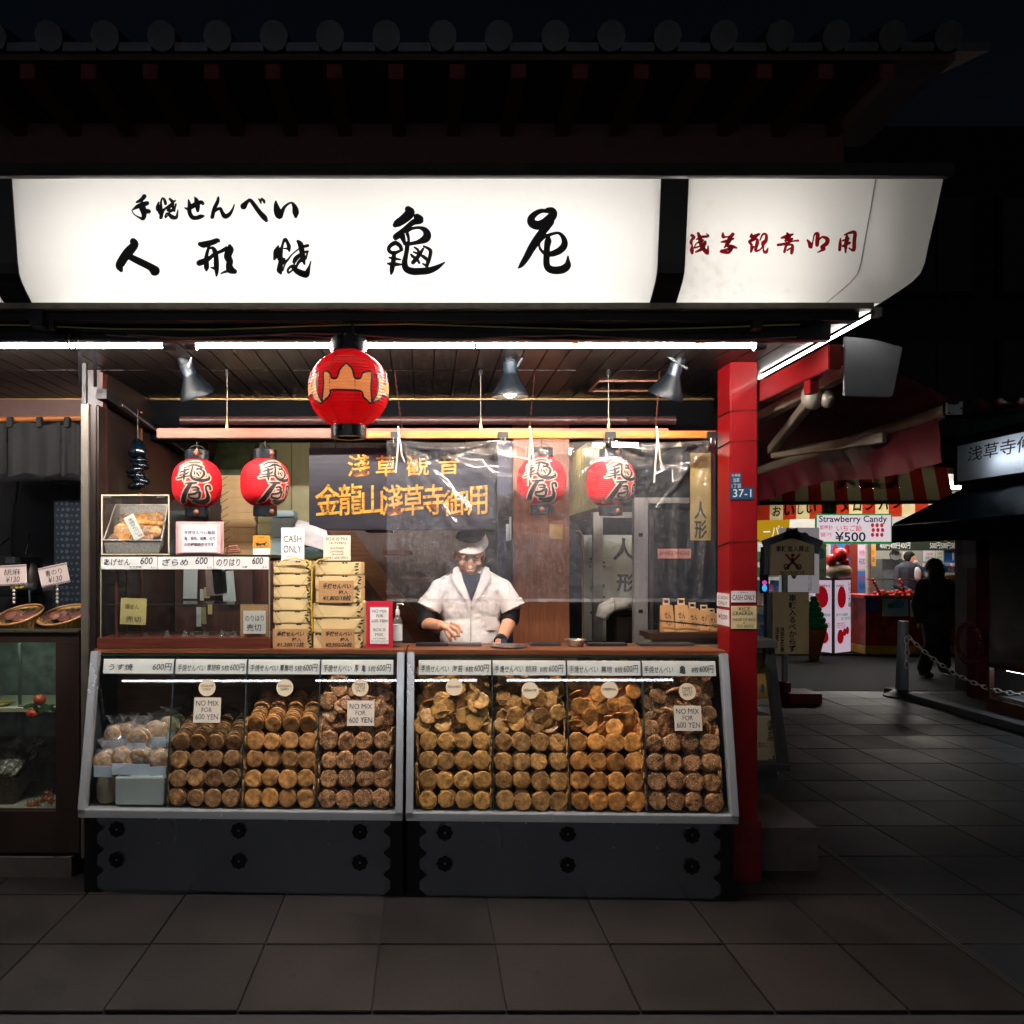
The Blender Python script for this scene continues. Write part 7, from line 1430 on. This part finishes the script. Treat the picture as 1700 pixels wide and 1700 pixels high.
poster('price_board', 'long dark price board with yellow melon bread pictures', 1455, 884, 1598, 914, 15.2, '#1c2418', [('400円', .04, .55, .15, .9, {'mat': whitet}), ('400円', .16, .55, .27, .9, {'mat': whitet}), ('400円', .28, .55, .39, .9, {'mat': whitet}), ('500円', .62, .55, .74, .9, {'mat': whitet}), ('500円', .75, .55, .86, .9, {'mat': whitet}), ('500円', .87, .55, .98, .9, {'mat': whitet})], blobs=[(.1, .25, .05, .25, '#d8a030', None), (.21, .25, .05, .25, '#d8a030', None), (.33, .25, .05, .25, '#d8a030', None), (.68, .25, .05, .25, '#d8a030', None), (.80, .25, .05, .25, '#d8a030', None), (.92, .25, .05, .25, '#d8a030', None)])
poster('blue_notice', 'blue notice sheet with white drawing on the sweet shop wall', 1568, 914, 1596, 934, 15.3, '#2a62b0', [], blobs=[(.5, .5, .06, .35, '#d8dce0', None)])
poster('drink_poster', 'pink drink poster at the edge of the sweet shop', 1596, 895, 1625, 990, 14.8, '#d2bcc6', [('¥390', .2, .42, .9, .56, {'mat': redt})], blobs=[(.7, .2, .22, .12, '#3a9a5a', None), (.3, .66, .14, .05, '#b02a38', None), (.65, .66, .14, .05, '#b02a38', None)])
poster('yellow_notice', 'yellow oko notice on the sweet shop counter', 1592, 965, 1612, 985, 13.0, '#d0a820', [('おこ', .1, .3, .95, .8, {'mat': redt})])
ckk = thing('wall_clock', 'octagonal wall clock above the clerk', 'clock', P(1485, 922, 15.4))
B().lathe([(.02, 0), (.105, 0), (.115, .02), (.095, .03)], 8).build('rim', BLACK, ckk, local=True).rotation_euler = (R(90), 0, 0)
b = B(); disc(b, 0, 0, .098, .098, -.032, 24); b.build('dial', M('dial_white', '#c0ccd0', .5), ckk, local=True)
B().bar((0, -.035, 0), (0, -.035, .07), .008, .004).bar((0, -.035, 0), (.045, -.035, .02), .008, .004).build('hands', BLACK, ckk, local=True)
solid('fridge', 'grey steel fridge behind the clerk', 'fridge', B().box(PX(1460, 15.5), PX(1500, 15.5), 15.4, 15.9, .05, PZ(928, 15.5)), M('fridge_grey', '#6a6e70', .4, .4), bevel=.01)
# shelves of sweets and more boards inside the sweet shop
gs = thing('sweets_shelf', 'crowded shelf of colourful sweets along the back of the sweet shop', 'shelf', P(1540, 1000, 15.6)); rs_ = random.Random(5)
cols_ = ['#c83a4a', '#d8b23a', '#3a78b8', '#e0dcd2', '#58a058', '#d87a2c', '#b05aa0', '#f0c8c8']
for v in (948, 966, 984):
    B().box(PX(1500, 15.6), PX(1630, 15.6), 15.5, 15.9, PZ(v, 15.6) - .03, PZ(v, 15.6)).build('board', M('shelf_board', '#8a8478', .6), gs)
    u = 1502
    while u < 1626:
        w_ = rs_.uniform(4, 9); h_ = rs_.uniform(6, 13); B().box(PX(u, 15.55), PX(u + w_*.9, 15.55), 15.52, 15.75, PZ(v, 15.6) + .001, PZ(v - h_, 15.6)).build('packet', M('sw_%d' % rs_.randrange(8), cols_[rs_.randrange(8)], .45, var=.3, scale=18), gs); u += w_
gs = thing('snack_rack', 'rack of bright snack packets behind the vehicle notice', 'rack', P(1300, 1080, 13.6))
for v in (930, 955, 980, 1005, 1030, 1055):
    B().box(PX(1262, 13.6), PX(1358, 13.6), 13.5, 13.9, PZ(v, 13.6) - .03, PZ(v, 13.6)).build('board', M('shelf_board'), gs)
    u = 1263
    while u < 1352:
        w_ = rs_.uniform(5, 11); h_ = rs_.uniform(9, 19); B().box(PX(u, 13.55), PX(u + w_*.9, 13.55), 13.52, 13.7, PZ(v, 13.6) + .001, PZ(v - h_, 13.6)).build('packet', M('sw_%d' % rs_.randrange(8)), gs); u += w_
for k, (u0, v0, u1, v1, c, lab) in enumerate(((1500, 916, 1512, 930, '#d8d4cc', 'small white notice beside the wall clock'), (1534, 914, 1552, 932, '#c8ccd0', 'pale notice on the wall behind the pedestrian'), (1554, 914, 1566, 930, '#b9c4b0', 'greenish notice beside the blue notice'), (1440, 905, 1454, 940, '#d89a3a', 'orange menu strip beside the white pole'), (1424, 905, 1438, 945, '#c8b8d0', 'lilac menu strip beside the dark red board'), (1424, 948, 1438, 985, '#3a6ab0', 'blue menu strip beside the light box'), (1612, 962, 1640, 990, '#d8a02a', 'orange price sheet at the counter end'), (1566, 955, 1592, 968, '#d0b020', 'long yellow price strip above the candied fruit'), (1512, 996, 1530, 1024, '#c8d4e0', 'pale folded menu hanging on the red counter'), (1436, 888, 1452, 903, '#e8e0d8', 'small white board above the white pole'))):
    poster('shop_notice', lab, u0, v0, u1, v1, 12.95 if v0 > 990 else (13.05 if v0 > 950 and u0 > 1560 else 14.9), c, [('特価', .2, .2, .8, .45, {'mat': redt}), ('¥500', .15, .55, .85, .8, {'mat': navyt})], group='notices in the sweet shop')
# illuminated strawberry column
lb = thing('strawberry_light_box', 'illuminated two-faced light box with strawberry sweets', 'light box', P(1394, 1088, 13.0)); lb.rotation_euler = (0, 0, 0)
ctr = Vector((PX(1384, 13.0), 13.0, 0)); hh0, hh1 = PZ(1087, 13.0), PZ(961, 13.0)
ldir = Vector((PX(1359, 13.0) - ctr.x, .42, 0)); rdir = Vector((PX(1430, 13.0) - ctr.x, .30, 0))
fr_ = M('box_frame', '#1a1420', .4)
pinkE = EM('lb_pink', '#cdb6c8', .75); berryE = EM('lb_berry', '#8a0c18', .8); blackE = EM('lb_ink', '#1a1a28', .3); mochiE = EM('lb_mochi', '#c8a8b4', .8); greenE = EM('lb_green', '#2a8a70', .7)
for d in (ldir, rdir):
    nrm = Vector((d.y, -d.x, 0)).normalized(); nrm = nrm if nrm.y < 0 else -nrm
    def pt(a, z, off=0): return ctr + d*a + Vector((0, 0, hh0 + (hh1 - hh0)*z)) + nrm*off
    def quad(a0, z0, a1, z1, off, nm, mt): B().add([pt(a0, z0, off), pt(a1, z0, off), pt(a1, z1, off), pt(a0, z1, off)], [(0, 1, 2, 3)]).build(nm, mt, lb)
    quad(.02, -.01, 1.0, 1.01, -.01, 'frame', fr_); quad(.07, .02, .95, .98, .0, 'lit_face', pinkE)
    def dsc(a, z, ra, rz, off, nm, mt, n=18): B().add([pt(a, z, off)] + [pt(a + ra*math.cos(2*math.pi*i/n), z + rz*math.sin(2*math.pi*i/n)*(1.25 if math.sin(2*math.pi*i/n) > 0 else 1), off) for i in range(n)], [(0, 1 + i, 1 + (i + 1) % n) for i in range(n)]).build(nm, mt, lb)
    dsc(.42, .66, .28, .07, .004, 'mochi_picture', mochiE); dsc(.42, .74, .24, .13, .008, 'berry_picture', berryE)
    for a, z, r_ in ((.35, .22, .2), (.58, .28, .11), (.74, .30, .11)): dsc(a, z - .05, r_*1.1, .04, .004, 'mochi_picture', mochiE); dsc(a, z, r_*.9, r_*.42, .008, 'berry_picture', berryE)
    for s, a0, a1, z0, z1, mt in (('い\nち\nご\n大\n福', .76, .92, .62, .95, blackE), ('草莓大福餅', .1, .75, .50, .54, greenE), ('딸기찹쌀떡', .38, .94, .45, .49, greenE), ('Japanese\ntraditional\nrice cake', .1, .6, .35, .42, berryE), ('strawberry', .1, .55, .88, .93, berryE)):
        vs, fs, _ = glyphs(s, bold=.012); d0, d1 = (a0, a1)
        flip = d.x < 0
        B().add([pt((d1 - (d1 - d0)*x) if flip else d0 + (d1 - d0)*x, z0 + (z1 - z0)*z, .012) for x, z in vs], fs).build('lettering', mt, lb)
B().lathe([(.02, 0), (.20, 0), (.20, .04)], 16, (ctr.x, 13.25, .0)).build('stand', BLACK, lb)
mo = thing('mochi_statue', 'large strawberry mochi model on top of the light box', 'model', P(1392, 958, 13.15))
B().ell(P(1391, 948, 13.15), (.22, .20, .13), 20, 12).build('mochi', M('mochi_white', '#c9ab98', .55, var=.05), mo, smooth='all')
for u, v, r_ in ((1380, 930, .09), (1395, 922, .11), (1402, 934, .07)): B().ell(P(u, v, 13.1), (r_, r_, r_*1.15), 14, 10).build('berry', M('berry_red', '#c01c1c', .3, var=.2, scale=50, bump=.5), mo, smooth='all')
sf = thing('soft_cream_model', 'giant green soft cream cone model beside the vehicle notice', 'model', P(1350, 1086, 12.4))
gsw = M('swirl_green', '#1d8a4c', .4, var=.1); p0 = P(1346, 1086, 12.4)
for k in range(6): B().lathe([(.02, 0), (.19 - .028*k, .01), (.205 - .03*k, .05), (.19 - .03*k, .09), (.02, .10)], 20, (p0.x + .05, 12.4, .50 + k*.085)).build('swirl', gsw, sf, smooth=True)
B().lathe([(.07, 0), (.13, .25), (.19, .50)], 20, (p0.x + .05, 12.4, .0)).build('cone', M('cone_orange', '#c4761c', .5, var=.25, scale=25), sf, smooth=True)
# counter
co = thing('candy_counter', 'red printed candy counter with yellow foot and glass top', 'counter', P(1530, 1088, 13.0)); Yq = 13.0; cx0, cx1 = PX(1437, Yq), PX(1640, Yq)
B().box(cx0, cx1, Yq, Yq + .7, .10, PZ(994, Yq)).build('front', M('counter_red', '#8a1c12', .45, var=.7, scale=7, bump=.1), co)
B().box(cx0 - .02, cx1, Yq - .03, Yq + .7, .02, .16).build('yellow_foot', M('foot_yellow', '#b9921c', .5), co, bevel=.01); B().box(cx0 - .05, cx1, Yq - .05, Yq + .75, PZ(993.5, Yq), PZ(988, Yq)).build('top', M('counter_top_red', '#b5341c', .4), co)
B().box(cx0 + .05, cx1 - .05, Yq + .02, Yq + .03, PZ(988, Yq), PZ(961, Yq)).build('glass', GLASS('candy_glass', '#f6f8f9', .01, .03, 1.4), co)
B().bar((cx0 + .03, Yq + .02, PZ(962, Yq)), (cx1, Yq + .02, PZ(962, Yq)), .02).build('glass_rim', M('rim_brass', '#b9a070', .4, .5), co)
B().tube([P(1440, 880, 13.3), P(1443, 990, 13.3)], .05, 10).build('white_pole', M('pole_white', '#b8b4ac', .5), co)
berry = M('candy_red', '#c8202c', .2, var=.15)
for k in range(22): B().ell(P(1452 + k*7.2 + (k % 2)*1.5, 985 - (k % 3)*1.5, Yq + .2 + .06*(k % 2)), (.034, .034, .034), 10, 7).build('candied_strawberry', berry, co, smooth='all')
for ub_, lean_ in ((1449, 3), (1494, 2), (1610, 2)):
    for k in range(6): B().ell(P(ub_ + lean_*k*.8, 963 + k*4.6, Yq - .03), (.026, .026, .026), 10, 7).build('candied_strawberry', berry, co, smooth='all')
for u in (1466, 1487, 1512): B().box(PX(u - 5, Yq), PX(u + 6, Yq), Yq - .06, Yq - .05, PZ(990, Yq), PZ(984, Yq)).build('price_flag', M('flag_yellow', '#b9a020', .5), co)
poster('sundae_poster', 'pale blue dessert menu poster on the red counter', 1466, 994, 1508, 1023, Yq - .02, '#9ab4cc', [], blobs=[(.6, .3, .25, .25, '#4a8ad0', None), (.3, .4, .14, .16, '#2f7a3a', None)])
poster('blue_menu', 'small blue menu hung at the counter corner', 1437, 996, 1460, 1014, Yq - .03, '#24407a'); poster('night_poster', 'blue night picture poster low on the red counter', 1582, 994, 1611, 1023, Yq - .02, '#1c3a8a', [('いちご飴', .74, .1, .92, .9)], blobs=[(.35, .5, .2, .25, '#b02a6a', None)])
# =================================================================== PEOPLE IN THE PASSAGE
def figure(label, base, height, facing): return thing('person', label, 'person', base, facing)
kc = thing('person', 'shop clerk with white face mask and dark jacket behind the candy counter', 'person', P(1505, 1075, 14.2)); kc.location.z = .02
Yk2 = 14.2; b = B(); hp = P(1512, 928, Yk2)
b.ell(hp, (.075, .095, .115), 16, 12); b.ell(hp + Vector((.02, -.03, -.06)), (.055, .06, .06), 14, 10); b.cap(hp + Vector((-.01, .02, -.09)), hp + Vector((-.03, .03, -.2)), .05, .06); b.cap((hp.x - .05, Yk2, 1.40), (hp.x - .05, Yk2 + .02, 1.0), .15, .13); b.cap((hp.x - .05, Yk2, .95), (hp.x - .05, Yk2, .12), .13, .1)
b.ell(hp + Vector((.045, -.085, -.015)), (.014, .02, .02), 10, 8)
blob('body', skin, kc, b, .012, 3)
b = B(); b.cap((hp.x - .20, Yk2, 1.42), (hp.x + .12, Yk2, 1.42), .085, .085); b.cap((hp.x - .05, Yk2, 1.38), (hp.x - .05, Yk2, .95), .19, .18); b.cap((hp.x - .22, Yk2, 1.40), (hp.x - .30, Yk2 - .05, 1.12), .075, .06); b.cap((hp.x + .13, Yk2, 1.40), (hp.x + .20, Yk2 - .1, 1.13), .075, .06); b.cap((hp.x - .30, Yk2 - .05, 1.12), (hp.x - .15, Yk2 - .25, 1.02), .06, .045); b.cap((hp.x + .20, Yk2 - .1, 1.13), (hp.x + .06, Yk2 - .3, 1.02), .06, .045)
blob('jacket', M('jacket_navy', '#181c2c', .8), kc, b, .014, 3)
B().ell((hp.x + .01, Yk2 - .17, 1.33), (.07, .04, .13), 14, 10).build('shirt', M('shirt_white', '#c8ccd2', .7), kc, smooth='all')
blob('hair', hairm, kc, B().ell(hp + Vector((-.015, .02, .045)), (.092, .105, .10), 16, 12).ell(hp + Vector((-.05, .0, .02)), (.05, .08, .09), 12, 8), .012, 2)
B().ell(hp + Vector((.035, -.06, -.055)), (.05, .055, .048), 14, 10).build('face_mask', M('mask_white', '#d8d4d6', .7), kc, smooth='all')
wm_ = thing('person', 'long haired pedestrian in dark coat and trousers walking past the candy counter', 'person', P(1553, 1124, 10.6)); wm_.location.z = 0
Yw2 = 10.6; wx = PX(1553, Yw2); dkc = M('coat_dark', '#2a2119', .85, var=.6, scale=9); b = B()
b.ell((wx + .0, Yw2, 1.46), (.085, .10, .12), 16, 12); b.cap((wx, Yw2, 1.36), (wx, Yw2, 1.28), .05, .06); b.cap((wx, Yw2, 1.2), (wx, Yw2, .9), .14, .14)
b.cap((wx - .08, Yw2, .85), (wx - .12, Yw2 - .12, .48), .085, .06); b.cap((wx - .12, Yw2 - .12, .48), (wx - .14, Yw2 + .02, .08), .055, .04); b.cap((wx + .08, Yw2, .85), (wx + .16, Yw2 + .1, .48), .085, .06); b.cap((wx + .16, Yw2 + .1, .48), (wx + .26, Yw2 + .22, .10), .055, .04)
b.cap((wx + .20, Yw2, 1.22), (wx + .27, Yw2 - .02, 1.0), .05, .042); b.cap((wx + .27, Yw2 - .02, 1.0), (wx + .33, Yw2 - .16, 1.08), .04, .03); b.ell((wx + .35, Yw2 - .2, 1.10), (.032, .05, .03), 12, 8); b.cap((wx - .20, Yw2, 1.22), (wx - .25, Yw2 + .02, .98), .05, .042); b.cap((wx - .25, Yw2 + .02, .98), (wx - .26, Yw2 - .06, .76), .04, .03)
b.ell((wx - .26, Yw2 - .07, .69), (.028, .04, .05), 12, 8)
for dx in (-.02, 0, .02): b.cap((wx + .35 + dx, Yw2 - .22, 1.10), (wx + .36 + dx, Yw2 - .27, 1.11), .011, .009, 8, 3)
blob('body', M('skin_shade', '#8a6250', .6), wm_, b, .011, 3)
b = B(); b.cap((wx - .15, Yw2, 1.24), (wx + .15, Yw2, 1.24), .095, .095); b.cap((wx, Yw2, 1.2), (wx, Yw2, .78), .19, .22); b.cap((wx + .19, Yw2, 1.22), (wx + .27, Yw2 - .02, 1.0), .075, .062); b.cap((wx + .27, Yw2 - .02, 1.0), (wx + .33, Yw2 - .15, 1.07), .06, .05); b.cap((wx - .19, Yw2, 1.22), (wx - .25, Yw2 + .02, .98), .075, .062); b.cap((wx - .25, Yw2 + .02, .98), (wx - .26, Yw2 - .05, .78), .06, .05)
blob('coat', dkc, wm_, b, .014, 3)
for s, q in ((-1, ((-.08, 0, .82), (-.12, -.12, .48), (-.14, .02, .12))), (1, ((.08, 0, .82), (.16, .1, .48), (.26, .22, .14)))):
    b = B(); pp = [Vector((wx + x, Yw2 + y, z)) for x, y, z in q]; b.cap(pp[0], pp[1], .12, .095); b.cap(pp[1], pp[2], .095, .085); blob('trouser_leg', M('trouser_black', '#0a0a0c', .85), wm_, b, .014, 2)
    B().cap(pp[2] + Vector((0, .04, -.07)), pp[2] + Vector((0, -.14, -.08 if s < 0 else -.09)), .045, .035).build('shoe', BLACK, wm_, smooth='all')
b = B(); b.ell((wx - .01, Yw2 + .01, 1.49), (.105, .118, .125), 16, 12); b.cap((wx - .02, Yw2 - .05, 1.42), (wx - .10, Yw2 - .14, 1.02), .10, .10); b.cap((wx - .03, Yw2 - .04, 1.30), (wx - .02, Yw2 - .15, 1.02), .10, .09)
blob('hair', M('hair_black', '#08070a', .5), wm_, b, .014, 3)
B().lathe([(.028, 0), (.034, .09), (.030, .092)], 14, (wx + .365, Yw2 - .26, 1.06)).build('held_cup', M('cup_dark', '#2a1a18', .5), wm_, smooth=True) if False else None
solid('paper_cup', 'dark takeaway cup held by the walking pedestrian', 'cup', B().lathe([(.027, 0), (.036, .10), (.032, .102)], 14, (wx + .365, Yw2 - .285, 1.06)), M('cup_dark', '#2a1a18', .5), smooth=True)
# =================================================================== DARK BUILDING BEHIND
bb_ = thing('back_building', 'dark building with unlit windows rising behind the sweet shop', 'building', (9, 17.5, 0))
B().box(3, 26, 17.0, 18.0, 0, 11).build('wall', M('bb_wall', '#4a5058', .8, var=.2, scale=2), bb_)
bw_ = M('bb_window', '#1d2632', .15, .2)
for i in range(7):
    for j in range(2):
        x = 10.2 + i*2.2; z = 4.2 + j*3.1
        f = B().box(x, x + 1.7, 16.93, 16.999, z, z + 2.2).build('window', M('bb_frame', '#3a4048', .6), bb_)
        B().box(x + .08, x + .82, 16.91, 16.929, z + .08, z + 2.1).box(x + .88, x + 1.62, 16.91, 16.929, z + .08, z + 2.1).build('pane', bw_, f)
B().box(3, 26, 16.6, 16.99, 3.4, 3.7).build('ledge', M('bb_ledge', '#2c2e34', .7), bb_)
rf_ = thing('corrugated_roof', 'dark corrugated canopy edge above the passage', 'roof', (7, 12.4, 3.9))
B().grid(lambda s, t: (5.0 + 6.5*s, 11.6 + 1.0*t, 3.95 + .04*math.sin(s*130) + .1*t), 260, 2).build('sheet', M('corrugated', '#5a5e64', .5, .4), rf_, smooth='all')
B().box(5.0, 11.5, 12.0, 12.08, 3.75, 3.85).build('purlin', DARK, rf_)
# =================================================================== SHOP ACROSS THE STREET (seen mirrored in the glass)
op = thing('opposite_shop', 'shop across the street with lit sign and tube lamps, mirrored in the glass', 'shop', (0, -3.2, 0))
B().box(-5, 5, -4.6, -4.5, 0, 3.6).build('wall', M('op_wall', '#4a4440', .7, var=.3, scale=3), op)
B().box(-5, 5, -4.5, -2.5, 2.62, 2.68).build('soffit', M('op_soffit', '#7a746c', .6), op)
B().box(-5, 5, -2.52, -2.48, 2.69, 3.15).build('sign', EM('op_sign', '#fff4e2', .2), op)
B().box(-5, 5, -3.4, -2.8, 0, 1.0).build('counter', M('op_counter', '#5a5c60', .4, .4, var=.2), op)
for xa, xb in ((-4.6, -2.3), (-1.9, .3), (.7, 2.9)): B().tube([(xa, -3.0, 2.52), (xb, -3.0, 2.52)], .017, 8).build('lamp_tube', EM('op_tube', '#f2f7ff', 34.0), op)
for x in (-2.1, .5, 2.3): B().ell((x, -2.85, 2.22), (.17, .17, .18), 18, 12).build('lantern', lan_red, op, smooth='all')
